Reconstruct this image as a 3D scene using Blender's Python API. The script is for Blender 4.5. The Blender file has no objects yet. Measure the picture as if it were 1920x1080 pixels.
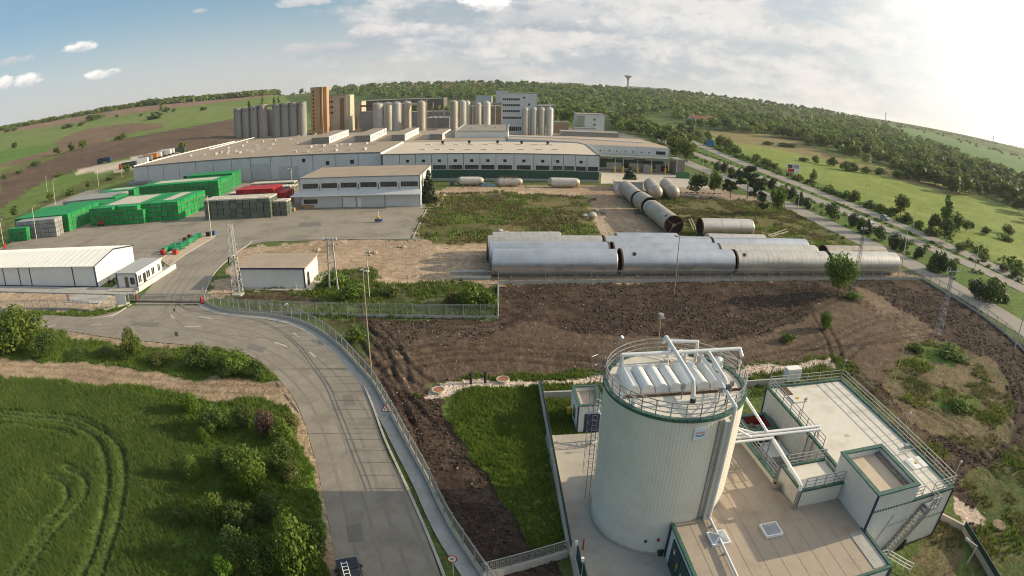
import bpy, math, random
import numpy as np
from mathutils import Vector, Matrix
R = math.radians
SC = bpy.context.scene
COL = SC.collection
rng = np.random.default_rng(7)
random.seed(7)

# ------------------------------------------------------------------ camera (wide action-camera lens), world, sun, exposure
HC, FPX, PITCH, ROLL = 32.0, 1109.5, R(19.38), 0.0106
cam = bpy.data.cameras.new('camera'); cam.type = 'PANO'; cam.panorama_type = 'FISHEYE_EQUISOLID'
cam.fisheye_fov = R(170); cam.fisheye_lens = FPX / 1920 * 36.0; cam.sensor_width = 36.0; cam.sensor_height = 20.25
cam.sensor_fit = 'HORIZONTAL'; cam.clip_start = 0.1; cam.clip_end = 30000
camo = bpy.data.objects.new('camera', cam); COL.objects.link(camo)
_cr, _sr, _cp, _sp = math.cos(ROLL), math.sin(ROLL), math.cos(PITCH), math.sin(PITCH)
_X, _U, _F = Vector((1, 0, 0)), Vector((0, _sp, _cp)), Vector((0, _cp, -_sp))
_right, _up = _cr * _X + _sr * _U, -_sr * _X + _cr * _U
mw = Matrix((_right, _up, -_F)).transposed().to_4x4(); mw.translation = (0, 0, HC)
camo.matrix_world = mw
SC.camera = camo
SC.cycles.pixel_filter_type = 'BLACKMAN_HARRIS'; SC.cycles.filter_width = 1.05

SUN_EL, SUN_AZ = R(20), R(83)          # azimuth measured from +Y towards +X
SKY_STRENGTH, SUN_STRENGTH, EXPOSURE = 0.095, 5.0, 0.32
HAZE_DENSITY = 0.00008
SC.view_settings.view_transform = 'Standard'; SC.view_settings.look = 'None'
SC.view_settings.exposure = EXPOSURE; SC.view_settings.gamma = 1.0; SC.view_settings.use_curve_mapping = False
sl = bpy.data.lights.new('sun', 'SUN'); sl.energy = SUN_STRENGTH; sl.angle = R(0.53); sl.color = (1.0, 0.84, 0.58)
so = bpy.data.objects.new('sun', sl); COL.objects.link(so)
_sd = Vector((math.cos(SUN_EL) * math.sin(SUN_AZ), math.cos(SUN_EL) * math.cos(SUN_AZ), math.sin(SUN_EL)))
so.rotation_euler = _sd.to_track_quat('Z', 'Y').to_euler(); so.location = _sd * 300

def dirs(p):
    p = np.atleast_2d(np.asarray(p, float)); u = (p[:, 0] - 960) / FPX; v = -(p[:, 1] - 540) / FPX
    r = np.hypot(u, v) + 1e-12; th = 2 * np.arcsin(np.clip(r / 2, 0, 1))
    x = np.sin(th) * u / r; y = np.sin(th) * v / r; z = np.cos(th)
    x, y = _cr * x - _sr * y, _sr * x + _cr * y
    return np.stack([x, z * _cp + y * _sp, -z * _sp + y * _cp], 1)
def project(q):
    q = np.atleast_2d(np.asarray(q, float)) - [0, 0, HC]
    n = q / np.linalg.norm(q, axis=1)[:, None]
    x = n[:, 0]; y = n[:, 1] * _sp + n[:, 2] * _cp; z = n[:, 1] * _cp - n[:, 2] * _sp
    x, y = _cr * x + _sr * y, -_sr * x + _cr * y
    th = np.arccos(np.clip(z, -1, 1)); r = 2 * np.sin(th / 2) * FPX; h = np.hypot(x, y) + 1e-12
    return np.c_[960 + x / h * r, 540 - y / h * r]
def at(px, py, z=0.0):
    """the point of the place at height z that is seen at this point of the photograph"""
    d = dirs([(px, py)])[0]; t = (z - HC) / d[2]
    return (d[0] * t, d[1] * t)
def ats(pts, z=0.0): return [at(x, y, z) for x, y in pts]
def on_y(px, py, y):
    d = dirs([(px, py)])[0]; t = y / d[1]; return (d[0] * t, y, HC + d[2] * t)
_ca, _sa = math.cos(R(4.3)), math.sin(R(4.3))
def SF(x, y): return (x * _ca - y * _sa, x * _sa + y * _ca)     # frame of the treatment plant and tank yard
def SFI(x, y): return (x * _ca + y * _sa, -x * _sa + y * _ca)

# ------------------------------------------------------------------ noise
def _hash(ix, iy, s):
    n = (ix * 374761393 + iy * 668265263 + s * 974634777) & 0xFFFFFFFF
    n = ((n ^ (n >> 13)) * 1274126177) & 0xFFFFFFFF
    return ((n ^ (n >> 16)) & 0xFFFF) / 65535.0
def vnoise(x, y, sc, s=0):
    x = np.asarray(x) / sc; y = np.asarray(y) / sc
    ix = np.floor(x).astype(np.int64); iy = np.floor(y).astype(np.int64); fx = x - ix; fy = y - iy
    fx = fx * fx * (3 - 2 * fx); fy = fy * fy * (3 - 2 * fy)
    a = _hash(ix, iy, s); b = _hash(ix + 1, iy, s); c = _hash(ix, iy + 1, s); d = _hash(ix + 1, iy + 1, s)
    return (a * (1 - fx) + b * fx) * (1 - fy) + (c * (1 - fx) + d * fx) * fy
def fbm(x, y, sc, o=4, s=0):
    t = 0; a = .5; w = 0
    for i in range(o): t = t + a * vnoise(x, y, sc / 2 ** i, s + i); w += a; a *= .55
    return t / w
def inpoly(px, py, poly):
    poly = np.asarray(poly, float); r = np.zeros(len(px), bool)
    sel = (px >= poly[:, 0].min()) & (px <= poly[:, 0].max()) & (py >= poly[:, 1].min()) & (py <= poly[:, 1].max())
    i = np.nonzero(sel)[0]
    if len(i) == 0: return r
    x = px[i]; y = py[i]; c = np.zeros(len(i), bool); n = len(poly)
    for k in range(n):
        x0, y0 = poly[k]; x1, y1 = poly[(k + 1) % n]
        if y0 == y1: continue
        c ^= ((y0 > y) != (y1 > y)) & (x < (x1 - x0) * (y - y0) / (y1 - y0) + x0)
    r[i] = c; return r
def dline(x, y, pts):
    d = np.full(len(x), 1e9)
    for (x0, y0), (x1, y1) in zip(pts[:-1], pts[1:]):
        dx, dy = x1 - x0, y1 - y0; L = dx * dx + dy * dy + 1e-9
        t = np.clip(((x - x0) * dx + (y - y0) * dy) / L, 0, 1)
        d = np.minimum(d, np.hypot(x - x0 - t * dx, y - y0 - t * dy))
    return d
def spline(pts, n=6):
    pts = [np.array(p, float) for p in pts]; P = [2 * pts[0] - pts[1]] + pts + [2 * pts[-1] - pts[-2]]; out = []
    for i in range(1, len(P) - 2):
        for k in range(n):
            t = k / n; a, b, c, d = P[i - 1:i + 3]
            out.append(.5 * (2 * b + (c - a) * t + (2 * a - 5 * b + 4 * c - d) * t * t + (3 * b - a - 3 * c + d) * t ** 3))
    out.append(P[-2]); return [tuple(p) for p in out]

# ------------------------------------------------------------------ terrain
_AZ = np.array([-180, -75, -60, -50.7, -45.1, -39.6, -34.3, -29, -23.8, -21.7, -17.5, -8.3, -1.5, 7, 17, 27.6, 38, 44, 50.5, 60, 75, 180])
_EL = np.array([.3, .6, 1.0, 1.12, .95, .87, .8, .5, .42, .2, .34, .4, .42, .3, .25, .08, .3, .38, .42, .4, .3, .3])
def terrain(x, y):
    x = np.asarray(x, float); y = np.asarray(y, float)
    r = np.hypot(x, y); az = np.degrees(np.arctan2(x, y))
    el = np.interp(az, _AZ, _EL)
    r0 = np.interp(az, [-180, -60, -30, -18, 0, 20, 30, 60, 180], [400, 300, 330, 560, 620, 520, 420, 380, 400])
    r1 = np.interp(az, [-180, -60, -24, -15, 30, 45, 60, 180], [1500, 1200, 1300, 1500, 1700, 2200, 2300, 1500])
    hh = HC + r1 * np.tan(np.radians(el)); t = np.clip((r - r0) / (r1 - r0), 0, 1.0)
    z = hh * t ** 1.25
    return np.where(r > r1, hh - (r - r1) * .004, z)
def at_t(px, py):
    d = dirs([(px, py)])[0]; h = math.hypot(d[0], d[1]); rs = np.geomspace(25, 2600, 700)
    x = rs * d[0] / h; y = rs * d[1] / h; g = HC + rs * d[2] / h - terrain(x, y)
    k = np.nonzero(g <= 0)[0]; k = k[0] if len(k) else int(np.argmin((g / rs)[350:])) + 350
    if k > 0 and g[k] <= 0:
        a, b = rs[k - 1], rs[k]; f = g[k - 1] / (g[k - 1] - g[k]); r = a + (b - a) * f
    else: r = rs[k]
    x, y = r * d[0] / h, r * d[1] / h
    return x, y, float(terrain(x, y))

# ------------------------------------------------------------------ materials
def _nt(name):
    m = bpy.data.materials.new(name); m.use_nodes = True; nt = m.node_tree; nt.nodes.clear()
    return m, nt, nt.nodes, nt.links
def mat(name, c1, c2=None, sc=1.0, rough=.75, metal=0.0, bump=0.0, bsc=None, spec=.35, dirt=None, rnd=0.0, stretch=None, coord='Object', emit=None):
    """Principled surface: two tones mixed by noise, a second patch layer (dirt) and fine relief."""
    m, nt, N, Lk = _nt(name)
    out = N.new('ShaderNodeOutputMaterial'); b = N.new('ShaderNodeBsdfPrincipled'); Lk.new(b.outputs[0], out.inputs[0])
    b.inputs['Roughness'].default_value = rough; b.inputs['Metallic'].default_value = metal; b.inputs['Specular IOR Level'].default_value = spec
    c2 = c2 or tuple(v * .82 for v in c1)
    tc = N.new('ShaderNodeTexCoord'); v = tc.outputs[coord]
    if coord == 'World':
        pass
    if stretch:
        mp = N.new('ShaderNodeMapping'); mp.inputs['Scale'].default_value = stretch; Lk.new(v, mp.inputs[0]); v = mp.outputs[0]
    n1 = N.new('ShaderNodeTexNoise'); n1.inputs['Scale'].default_value = sc; n1.inputs['Detail'].default_value = 5; n1.inputs['Roughness'].default_value = .65
    Lk.new(v, n1.inputs['Vector'])
    rp = N.new('ShaderNodeMapRange'); rp.inputs[1].default_value = .35; rp.inputs[2].default_value = .65; Lk.new(n1.outputs[0], rp.inputs[0])
    mx = N.new('ShaderNodeMix'); mx.data_type = 'RGBA'; mx.inputs[6].default_value = (*c1, 1); mx.inputs[7].default_value = (*c2, 1); Lk.new(rp.outputs[0], mx.inputs[0])
    c = mx.outputs[2]
    if dirt:
        dc, dsc, amt = dirt
        n2 = N.new('ShaderNodeTexNoise'); n2.inputs['Scale'].default_value = dsc; n2.inputs['Detail'].default_value = 7; n2.inputs['Roughness'].default_value = .7; Lk.new(v, n2.inputs['Vector'])
        r2 = N.new('ShaderNodeMapRange'); r2.inputs[1].default_value = .48; r2.inputs[2].default_value = .72; r2.inputs[4].default_value = amt; Lk.new(n2.outputs[0], r2.inputs[0])
        m2 = N.new('ShaderNodeMix'); m2.data_type = 'RGBA'; m2.inputs[7].default_value = (*dc, 1); Lk.new(c, m2.inputs[6]); Lk.new(r2.outputs[0], m2.inputs[0]); c = m2.outputs[2]
    if rnd:
        oi = N.new('ShaderNodeObjectInfo'); r3 = N.new('ShaderNodeMapRange'); r3.inputs[3].default_value = 1 - rnd; r3.inputs[4].default_value = 1 + rnd; Lk.new(oi.outputs['Random'], r3.inputs[0])
        hs = N.new('ShaderNodeHueSaturation'); Lk.new(c, hs.inputs['Color']); Lk.new(r3.outputs[0], hs.inputs['Value']); c = hs.outputs[0]
    Lk.new(c, b.inputs['Base Color'])
    if bump:
        n4 = N.new('ShaderNodeTexNoise'); n4.inputs['Scale'].default_value = bsc or sc * 6; n4.inputs['Detail'].default_value = 4; Lk.new(v, n4.inputs['Vector'])
        bp = N.new('ShaderNodeBump'); bp.inputs['Strength'].default_value = bump; bp.inputs['Distance'].default_value = .05; Lk.new(n4.outputs[0], bp.inputs['Height']); Lk.new(bp.outputs[0], b.inputs['Normal'])
    if emit:
        b.inputs['Emission Color'].default_value = (*emit, 1); b.inputs['Emission Strength'].default_value = 1
    return m
def leafmat(name, c1, c2, sc=.35, trans=.3, rnd=.22):
    m, nt, N, Lk = _nt(name)
    out = N.new('ShaderNodeOutputMaterial'); b = N.new('ShaderNodeBsdfPrincipled'); t = N.new('ShaderNodeBsdfTranslucent'); ms = N.new('ShaderNodeMixShader')
    ms.inputs[0].default_value = trans; Lk.new(b.outputs[0], ms.inputs[1]); Lk.new(t.outputs[0], ms.inputs[2]); Lk.new(ms.outputs[0], out.inputs[0])
    b.inputs['Roughness'].default_value = .6; b.inputs['Specular IOR Level'].default_value = .25
    ge = N.new('ShaderNodeNewGeometry'); n1 = N.new('ShaderNodeTexNoise'); n1.inputs['Scale'].default_value = sc; n1.inputs['Detail'].default_value = 4; Lk.new(ge.outputs['Position'], n1.inputs['Vector'])
    rp = N.new('ShaderNodeMapRange'); rp.inputs[1].default_value = .33; rp.inputs[2].default_value = .67; Lk.new(n1.outputs[0], rp.inputs[0])
    mx = N.new('ShaderNodeMix'); mx.data_type = 'RGBA'; mx.inputs[6].default_value = (*c1, 1); mx.inputs[7].default_value = (*c2, 1); Lk.new(rp.outputs[0], mx.inputs[0])
    oi = N.new('ShaderNodeObjectInfo'); ad = N.new('ShaderNodeMath'); ad.operation = 'ADD'; Lk.new(oi.outputs['Random'], ad.inputs[0])
    ri = N.new('ShaderNodeMath'); ri.operation = 'MULTIPLY'; ri.inputs[1].default_value = .6; Lk.new(ge.outputs['Random Per Island'], ri.inputs[0]); Lk.new(ri.outputs[0], ad.inputs[1])
    r3 = N.new('ShaderNodeMapRange'); r3.inputs[2].default_value = 1.6; r3.inputs[3].default_value = 1 - rnd * 1.5; r3.inputs[4].default_value = 1 + rnd * 1.7; Lk.new(ad.outputs[0], r3.inputs[0])
    hs = N.new('ShaderNodeHueSaturation'); Lk.new(mx.outputs[2], hs.inputs['Color']); Lk.new(r3.outputs[0], hs.inputs['Value'])
    r4 = N.new('ShaderNodeMapRange'); r4.inputs[3].default_value = .487; r4.inputs[4].default_value = .512; Lk.new(oi.outputs['Random'], r4.inputs[0]); Lk.new(r4.outputs[0], hs.inputs['Hue'])
    Lk.new(hs.outputs[0], b.inputs['Base Color']); Lk.new(hs.outputs[0], t.inputs['Color'])
    return m

# ------------------------------------------------------------------ mesh building
class MB:
    def __init__(s, T=None): s.v = []; s.f = []; s.m = []; s.T = T
    def add(s, vs, fs, mi=0):
        n = len(s.v); s.v += [tuple(map(float, p)) for p in vs]; s.f += [[i + n for i in f] for f in fs]; s.m += [mi] * len(fs); return s
    def box(s, x0, x1, y0, y1, z0, z1, mi=0):
        return s.add([(x0, y0, z0), (x1, y0, z0), (x1, y1, z0), (x0, y1, z0), (x0, y0, z1), (x1, y0, z1), (x1, y1, z1), (x0, y1, z1)],
                     [(0, 3, 2, 1), (4, 5, 6, 7), (0, 1, 5, 4), (1, 2, 6, 5), (2, 3, 7, 6), (3, 0, 4, 7)], mi)
    def prism(s, poly, z0, z1, mi=0, mtop=None):
        a = sum(poly[i][0] * poly[(i + 1) % len(poly)][1] - poly[(i + 1) % len(poly)][0] * poly[i][1] for i in range(len(poly)))
        if a < 0: poly = poly[::-1]
        n = len(poly); vs = [(p[0], p[1], z0) for p in poly] + [(p[0], p[1], z1) for p in poly]
        s.add(vs, [tuple(range(n - 1, -1, -1))] + [(i, (i + 1) % n, n + (i + 1) % n, n + i) for i in range(n)], mi)
        s.f.append([len(s.v) - n + i for i in range(n)]); s.m.append(mi if mtop is None else mtop); return s
    def sheet(s, poly, z, mi=0):
        a = sum(poly[i][0] * poly[(i + 1) % len(poly)][1] - poly[(i + 1) % len(poly)][0] * poly[i][1] for i in range(len(poly)))
        if a < 0: poly = poly[::-1]
        return s.add([(p[0], p[1], z) for p in poly], [tuple(range(len(poly)))], mi)
    def strip(s, a, b, mi=0):
        """quads between two equally long 3-D polylines"""
        n = len(a); return s.add(list(a) + list(b), [(i, i + 1, n + i + 1, n + i) for i in range(n - 1)], mi)
    def cyl(s, p, q, r0, r1=None, n=10, caps=True, mi=0, mcap=None, half=False):
        r1 = r0 if r1 is None else r1; p = Vector(p); q = Vector(q); d = (q - p).normalized()
        a = d.orthogonal().normalized() if abs(d.z) > .98 else Vector((0, 0, 1)).cross(d).normalized(); b = d.cross(a)
        if a.length == 0: a = Vector((1, 0, 0)); b = d.cross(a)
        vs = []
        for c, r in ((p, r0), (q, r1)):
            for i in range(n):
                t = (math.pi * i / (n - 1)) if half else (2 * math.pi * i / n)
                vs.append(c + a * (r * math.cos(t)) + b * (r * math.sin(t)))
        s.add(vs, [(i, (i + 1) % n, n + (i + 1) % n, n + i) for i in range(n if not half else n)], mi)
        if caps:
            k = len(s.v) - 2 * n; s.f += [[k + n - 1 - i for i in range(n)], [k + n + i for i in range(n)]]; s.m += [mi if mcap is None else mcap] * 2
        return s
    def tube(s, pts, r, n=6, mi=0):
        for a, b in zip(pts[:-1], pts[1:]): s.cyl(a, b, r, r, n, True, mi)
        return s
    def lathe(s, c, prof, n=16, mi=0, axis=None):
        """profile of (radius, height) about a vertical axis, or about AXIS through c"""
        c = Vector(c); d = Vector(axis).normalized() if axis else Vector((0, 0, 1))
        a = (Vector((0, 0, 1)).cross(d).normalized() if abs(d.z) < .98 else Vector((1, 0, 0))); b = d.cross(a); vs = []; m = len(prof)
        for r, h in prof:
            for i in range(n):
                t = 2 * math.pi * i / n; vs.append(c + d * h + a * (r * math.cos(t)) + b * (r * math.sin(t)))
        return s.add(vs, [(k * n + i, k * n + (i + 1) % n, (k + 1) * n + (i + 1) % n, (k + 1) * n + i) for k in range(m - 1) for i in range(n)], mi)
    def bar(s, p, q, w, h=None, mi=0):
        h = h or w; p = Vector(p); q = Vector(q); d = (q - p).normalized()
        a = Vector((0, 0, 1)).cross(d); a = a.normalized() if a.length > 1e-3 else Vector((1, 0, 0)); b = d.cross(a); vs = []
        for c in (p, q):
            for i, j in ((-1, -1), (1, -1), (1, 1), (-1, 1)): vs.append(c + a * (i * w / 2) + b * (j * h / 2))
        return s.add(vs, [(0, 1, 5, 4), (1, 2, 6, 5), (2, 3, 7, 6), (3, 0, 4, 7), (3, 2, 1, 0), (4, 5, 6, 7)], mi)
    def build(s, name, mats, parent=None, smooth=False, loc=None):
        v = np.array(s.v, float).reshape(-1, 3)
        if s.T == 'SF': v = np.c_[v[:, 0] * _ca - v[:, 1] * _sa, v[:, 0] * _sa + v[:, 1] * _ca, v[:, 2]]
        o0 = (0, 0, 0)
        if parent is not None:
            o0 = parent.get('_base', (0, 0, 0))
        elif loc is not None: o0 = loc
        v = v - np.array(o0)
        me = bpy.data.meshes.new(name); me.from_pydata(v.tolist(), [], s.f); me.update()
        for m in (mats if isinstance(mats, (list, tuple)) else [mats]): me.materials.append(m)
        me.polygons.foreach_set('material_index', s.m)
        if smooth: me.polygons.foreach_set('use_smooth', [True] * len(me.polygons)); me.set_sharp_from_angle(angle=R(40))
        o = bpy.data.objects.new(name, me); COL.objects.link(o)
        if parent is not None: o.parent = parent
        o['_base'] = tuple(float(k) for k in o0)
        if parent is None and loc is not None: o.location = loc
        return o
def tag(o, label=None, cat=None, group=None, kind=None):
    if label: o['label'] = label
    if cat: o['category'] = cat
    if group: o['group'] = group
    if kind: o['kind'] = kind
    return o
def thing(name, label, cat, loc=(0, 0, 0), group=None, rot=0):
    o = bpy.data.objects.new(name, None); COL.objects.link(o); o.location = loc; o.rotation_euler = (0, 0, rot)
    o.empty_display_size = .3
    o['_base'] = tuple(float(k) for k in loc) if rot == 0 else (0., 0., 0.)
    return tag(o, label, cat, group)
def local(name, label, cat, loc, rot=0, group=None):
    """a thing whose parts are built about its own origin"""
    o = thing(name, label, cat, loc, group, rot); o['_base'] = (0., 0., 0.); return o
def struct(o): o['kind'] = 'structure'; return o
def kids(o): return [c for c in o.children]
def dup(root, loc, rot=0, label=None, group=None, scale=None):
    def cp(o, par):
        c = o.copy(); COL.objects.link(c)
        if par is not None: c.parent = par
        for k in list(o.children): cp(k, c)
        return c
    c = cp(root, None); c.location = loc; c.rotation_euler = (0, 0, rot)
    if scale is not None: c.scale = scale if hasattr(scale, '__len__') else (scale,) * 3
    if label: c['label'] = label
    if group: c['group'] = group
    return c
def npmesh(name, v, quads, mats, parent=None, mi=None, tri=False):
    v = np.asarray(v, np.float32).reshape(-1, 3); q = np.asarray(quads, np.int32); k = q.shape[1]; me = bpy.data.meshes.new(name)
    me.vertices.add(len(v)); me.vertices.foreach_set('co', v.ravel()); me.loops.add(q.size); me.loops.foreach_set('vertex_index', q.ravel())
    me.polygons.add(len(q)); me.polygons.foreach_set('loop_start', np.arange(0, q.size, k, dtype=np.int32)); me.polygons.foreach_set('loop_total', np.full(len(q), k, np.int32))
    for m in (mats if isinstance(mats, (list, tuple)) else [mats]): me.materials.append(m)
    if mi is not None: me.polygons.foreach_set('material_index', np.asarray(mi, np.int32))
    me.update(); me.validate()
    return me
def obj(name, me, parent=None, loc=None):
    o = bpy.data.objects.new(name, me); COL.objects.link(o)
    if parent is not None: o.parent = parent
    if loc is not None: o.location = loc
    return o

# ------------------------------------------------------------------ sky: Nishita air with broken cloud
W = bpy.data.worlds.new('World'); SC.world = W; W.use_nodes = True; nt = W.node_tree; N = nt.nodes; Lk = nt.links; N.clear()
wo = N.new('ShaderNodeOutputWorld'); bg = N.new('ShaderNodeBackground'); Lk.new(bg.outputs[0], wo.inputs[0]); bg.inputs[1].default_value = SKY_STRENGTH
sky = N.new('ShaderNodeTexSky'); sky.sky_type = 'NISHITA'; sky.sun_disc = False; sky.sun_elevation = SUN_EL; sky.sun_rotation = SUN_AZ
sky.altitude = 200; sky.air_density = 1.0; sky.dust_density = 1.2; sky.ozone_density = 2.2
tc = N.new('ShaderNodeTexCoord'); sx = N.new('ShaderNodeSeparateXYZ'); Lk.new(tc.outputs['Generated'], sx.inputs[0])
def M(op, a, b=None, c=None):
    n = N.new('ShaderNodeMath'); n.operation = op
    for i, q in enumerate((a, b, c)):
        if q is None: continue
        if isinstance(q, (int, float)): n.inputs[i].default_value = q
        else: Lk.new(q, n.inputs[i])
    return n.outputs[0]
def MR(v, a, b, c=0.0, d=1.0, smooth=True):
    n = N.new('ShaderNodeMapRange'); n.interpolation_type = 'SMOOTHSTEP' if smooth else 'LINEAR'; Lk.new(v, n.inputs[0])
    for i, q in enumerate((a, b, c, d)): n.inputs[i + 1].default_value = q
    return n.outputs[0]
def mixc(f, a, b):
    n = N.new('ShaderNodeMix'); n.data_type = 'RGBA'
    for i, q in ((0, f), (6, a), (7, b)):
        if isinstance(q, tuple): n.inputs[i].default_value = (*q, 1)
        elif isinstance(q, (int, float)): n.inputs[i].default_value = q
        else: Lk.new(q, n.inputs[i])
    return n.outputs[2]
elev = M('MULTIPLY', M('ARCSINE', sx.outputs[2]), 57.2958)
azim = M('MULTIPLY', M('ARCTAN2', sx.outputs[0], sx.outputs[1]), 57.2958)
def wnoise(kx, ky, det, seed, rough=.6):
    cb = N.new('ShaderNodeCombineXYZ'); Lk.new(M('MULTIPLY', azim, kx), cb.inputs[0]); Lk.new(M('MULTIPLY', elev, ky), cb.inputs[1]); cb.inputs[2].default_value = seed
    n = N.new('ShaderNodeTexNoise'); n.inputs['Scale'].default_value = 1; n.inputs['Detail'].default_value = det; n.inputs['Roughness'].default_value = rough; Lk.new(cb.outputs[0], n.inputs['Vector']); return n.outputs[0]
nA = wnoise(.045, .16, 7, 3.1, .55); nB = wnoise(.13, .33, 6, 9.7, .6); nC = wnoise(.5, .9, 5, 5.3, .62)
sdn = N.new('ShaderNodeVectorMath'); sdn.operation = 'DOT_PRODUCT'; Lk.new(tc.outputs['Generated'], sdn.inputs[0]); sdn.inputs[1].default_value = _sd
sunang = M('MULTIPLY', M('ARCCOSINE', sdn.outputs['Value']), 57.2958)
cov = MR(azim, -40, 8, -.10, .16)
mA = M('ADD', M('MULTIPLY', nA, .65), M('ADD', M('MULTIPLY', nB, .27), M('MULTIPLY', nC, .08)))
mask = MR(M('ADD', mA, cov), .50, .62)
shade = MR(M('ADD', M('MULTIPLY', nB, .7), M('MULTIPLY', nC, .3)), .40, .62)
cloudc = mixc(shade, (3.7, 4.25, 4.75), (7.4, 7.0, 6.7))
base = mixc(.4, sky.outputs[0], (2.5, 4.3, 5.3))              # thin high veil over the blue
veil = MR(elev, -1.0, 11.0, .85, .0)                      # pale air low over the land
base = mixc(veil, base, (6.3, 6.1, 5.9))
c = mixc(M('MULTIPLY', mask, .9), base, cloudc)
def blob(c, px, py, wpx, hpx, seed, top=(9.6, 9.2, 8.6), low=(4.8, 5.1, 5.6), amt=1.0):
    d = dirs([(px, py)])[0]; a0 = math.degrees(math.atan2(d[0], d[1])); e0 = math.degrees(math.asin(d[2])); k = 57.3 / FPX
    dx = M('MULTIPLY', M('SUBTRACT', azim, a0), 1 / (wpx * k)); dy = M('MULTIPLY', M('SUBTRACT', elev, e0), 1 / (hpx * k))
    dl = M('MULTIPLY', M('MINIMUM', dy, 0.0), 1.8)                                   # flat underside
    r2 = M('ADD', M('MULTIPLY', dx, dx), M('ADD', M('MULTIPLY', dy, dy), M('MULTIPLY', dl, dl)))
    n = wnoise(.55, .9, 6, seed, .68)
    m = MR(M('ADD', M('SUBTRACT', 1.0, r2), M('MULTIPLY', M('SUBTRACT', n, .5), 2.6)), .10, .75)
    sh = MR(M('ADD', M('MULTIPLY', dy, .5), M('SUBTRACT', n, .5)), -.3, .35)
    return mixc(M('MULTIPLY', m, amt), c, mixc(sh, low, top))
for a in ((152, 92, 42, 16, 1.3), (190, 142, 45, 14, 4.1), (52, 156, 36, 20, 7.7), (8, 160, 34, 20, 2.2), (20, 118, 50, 14, 6.2, (6.2, 6, 6), (4.6, 4.8, 5.2), .6),
          (570, 6, 70, 16, 8.4, (7, 6.9, 6.8), (5, 5.1, 5.3), .8), (375, 22, 20, 8, 3.6, (6, 6, 6), (5, 5, 5), .6), (915, 10, 60, 34, 5.5, (11.5, 11, 10.2), (6.2, 6.2, 6.3)),
          (760, 62, 120, 26, 9.1, (7.4, 7.0, 6.9), (3.6, 4.1, 4.7), .9), (1060, 45, 190, 40, 1.9, (5.8, 5.8, 5.9), (3.2, 3.8, 4.3), .9), (1300, 60, 230, 40, 2.7, (7.4, 7.2, 7.0), (4.0, 4.5, 4.9), .8),
          (600, 90, 90, 14, 6.6, (6.2, 5.8, 5.8), (4.8, 4.9, 5.3), .6), (985, 140, 180, 14, 3.3, (6, 5.8, 5.6), (5.2, 5.2, 5.3), .4), (730, 118, 60, 8, 8.8, (6.4, 5.9, 5.8), (5, 5, 5.2), .6)):
    c = blob(c, *a)
warm = MR(sunang, 78, 42, 0, .4); c = mixc(warm, c, (8.4, 8.1, 7.5))
glow = MR(sunang, 54, 29, 0, 1); c = mixc(M('MULTIPLY', glow, .86), c, (13.5, 13.0, 12.2))
Lk.new(c, bg.inputs[0])
# ------------------------------------------------------------------ ground: one sheet to the horizon, its soils and crops by place
a1 = np.radians(np.r_[np.linspace(-180, -75, 22)[:-1], np.linspace(-75, -56, 30)[:-1], np.linspace(-56, 56, 860), np.linspace(56, 75, 30)[1:], np.linspace(75, 180, 22)[1:-1]])
dep = np.radians(np.r_[np.linspace(89.99, 62, 14)[:-1], np.linspace(62, 3.6, 350)])
rr = np.r_[HC / np.tan(dep), np.geomspace(520, 2600, 110)[1:], np.geomspace(2650, 12000, 14)]
NR, NA = len(rr), len(a1)
gr, ga = np.meshgrid(rr, a1, indexing='ij'); GX = (gr * np.sin(ga)).ravel(); GY = (gr * np.cos(ga)).ravel()
GZ = terrain(GX, GY)
gp = project(np.c_[GX, GY, GZ]); front = (np.abs(ga.ravel()) < R(72))
jit = np.clip(gr.ravel() * .014, .25, 4)
jx = GX + (fbm(GX, GY, 4.0, 5, 11) - .5) * 4 * jit; jy = GY + (fbm(GX, GY, 4.0, 5, 23) - .5) * 4 * jit
gpj = project(np.c_[jx, jy, GZ])
sg = lambda r, g, b: tuple(((v / 255) / 12.92 if v < 10 else ((v / 255 + .055) / 1.055) ** 2.4) for v in (r, g, b))
col = np.zeros((len(GX), 3)); relief = np.zeros(len(GX)); rsc = np.full(len(GX), 1.0); zone = np.zeros(len(GX), int)
n_big = fbm(GX, GY, 30, 5, 1); n_mid = fbm(GX, GY, 6, 5, 2); n_fin = fbm(GX, GY, 1.2, 3, 3); n_far = fbm(GX, GY, 160, 5, 4)
ZN = {}
def paint(name, poly, c1, c2, rel=0.0, nz='mid', jitter=True, lo=.38, hi=.62, amt=1.0):
    p = gpj if jitter else gp
    m = inpoly(p[:, 0], p[:, 1], poly) & front
    n = {'mid': n_mid * .6 + n_fin * .4, 'big': n_big * .5 + n_mid * .3 + n_fin * .2, 'far': n_far, 'fin': n_fin * .7 + n_mid * .3}[nz][m]
    t = np.clip((n - lo) / (hi - lo), 0, 1)[:, None]
    c = np.array(c1) * (1 - t) + np.array(c2) * t
    col[m] = col[m] * (1 - amt) + c * amt; relief[m] = rel; ZN.setdefault(name, len(ZN) + 1); zone[m] = ZN[name]
GRASS1, GRASS2 = (.060, .105, .022), (.10, .135, .035)
t = np.clip((n_far - .4) * 5, 0, 1)[:, None]; col[:] = np.array((.055, .095, .025)) * (1 - t) + np.array((.085, .115, .035)) * t
XL, XR = -900, 2800
SOILD1, SOILD2 = (.043, .029, .022), (.074, .051, .038)
SOILL1, SOILL2 = (.082, .057, .041), (.130, .093, .066)
SAND1, SAND2 = (.30, .215, .145), (.38, .285, .20)
DRY1, DRY2 = (.085, .095, .03), (.15, .125, .055)
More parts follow.
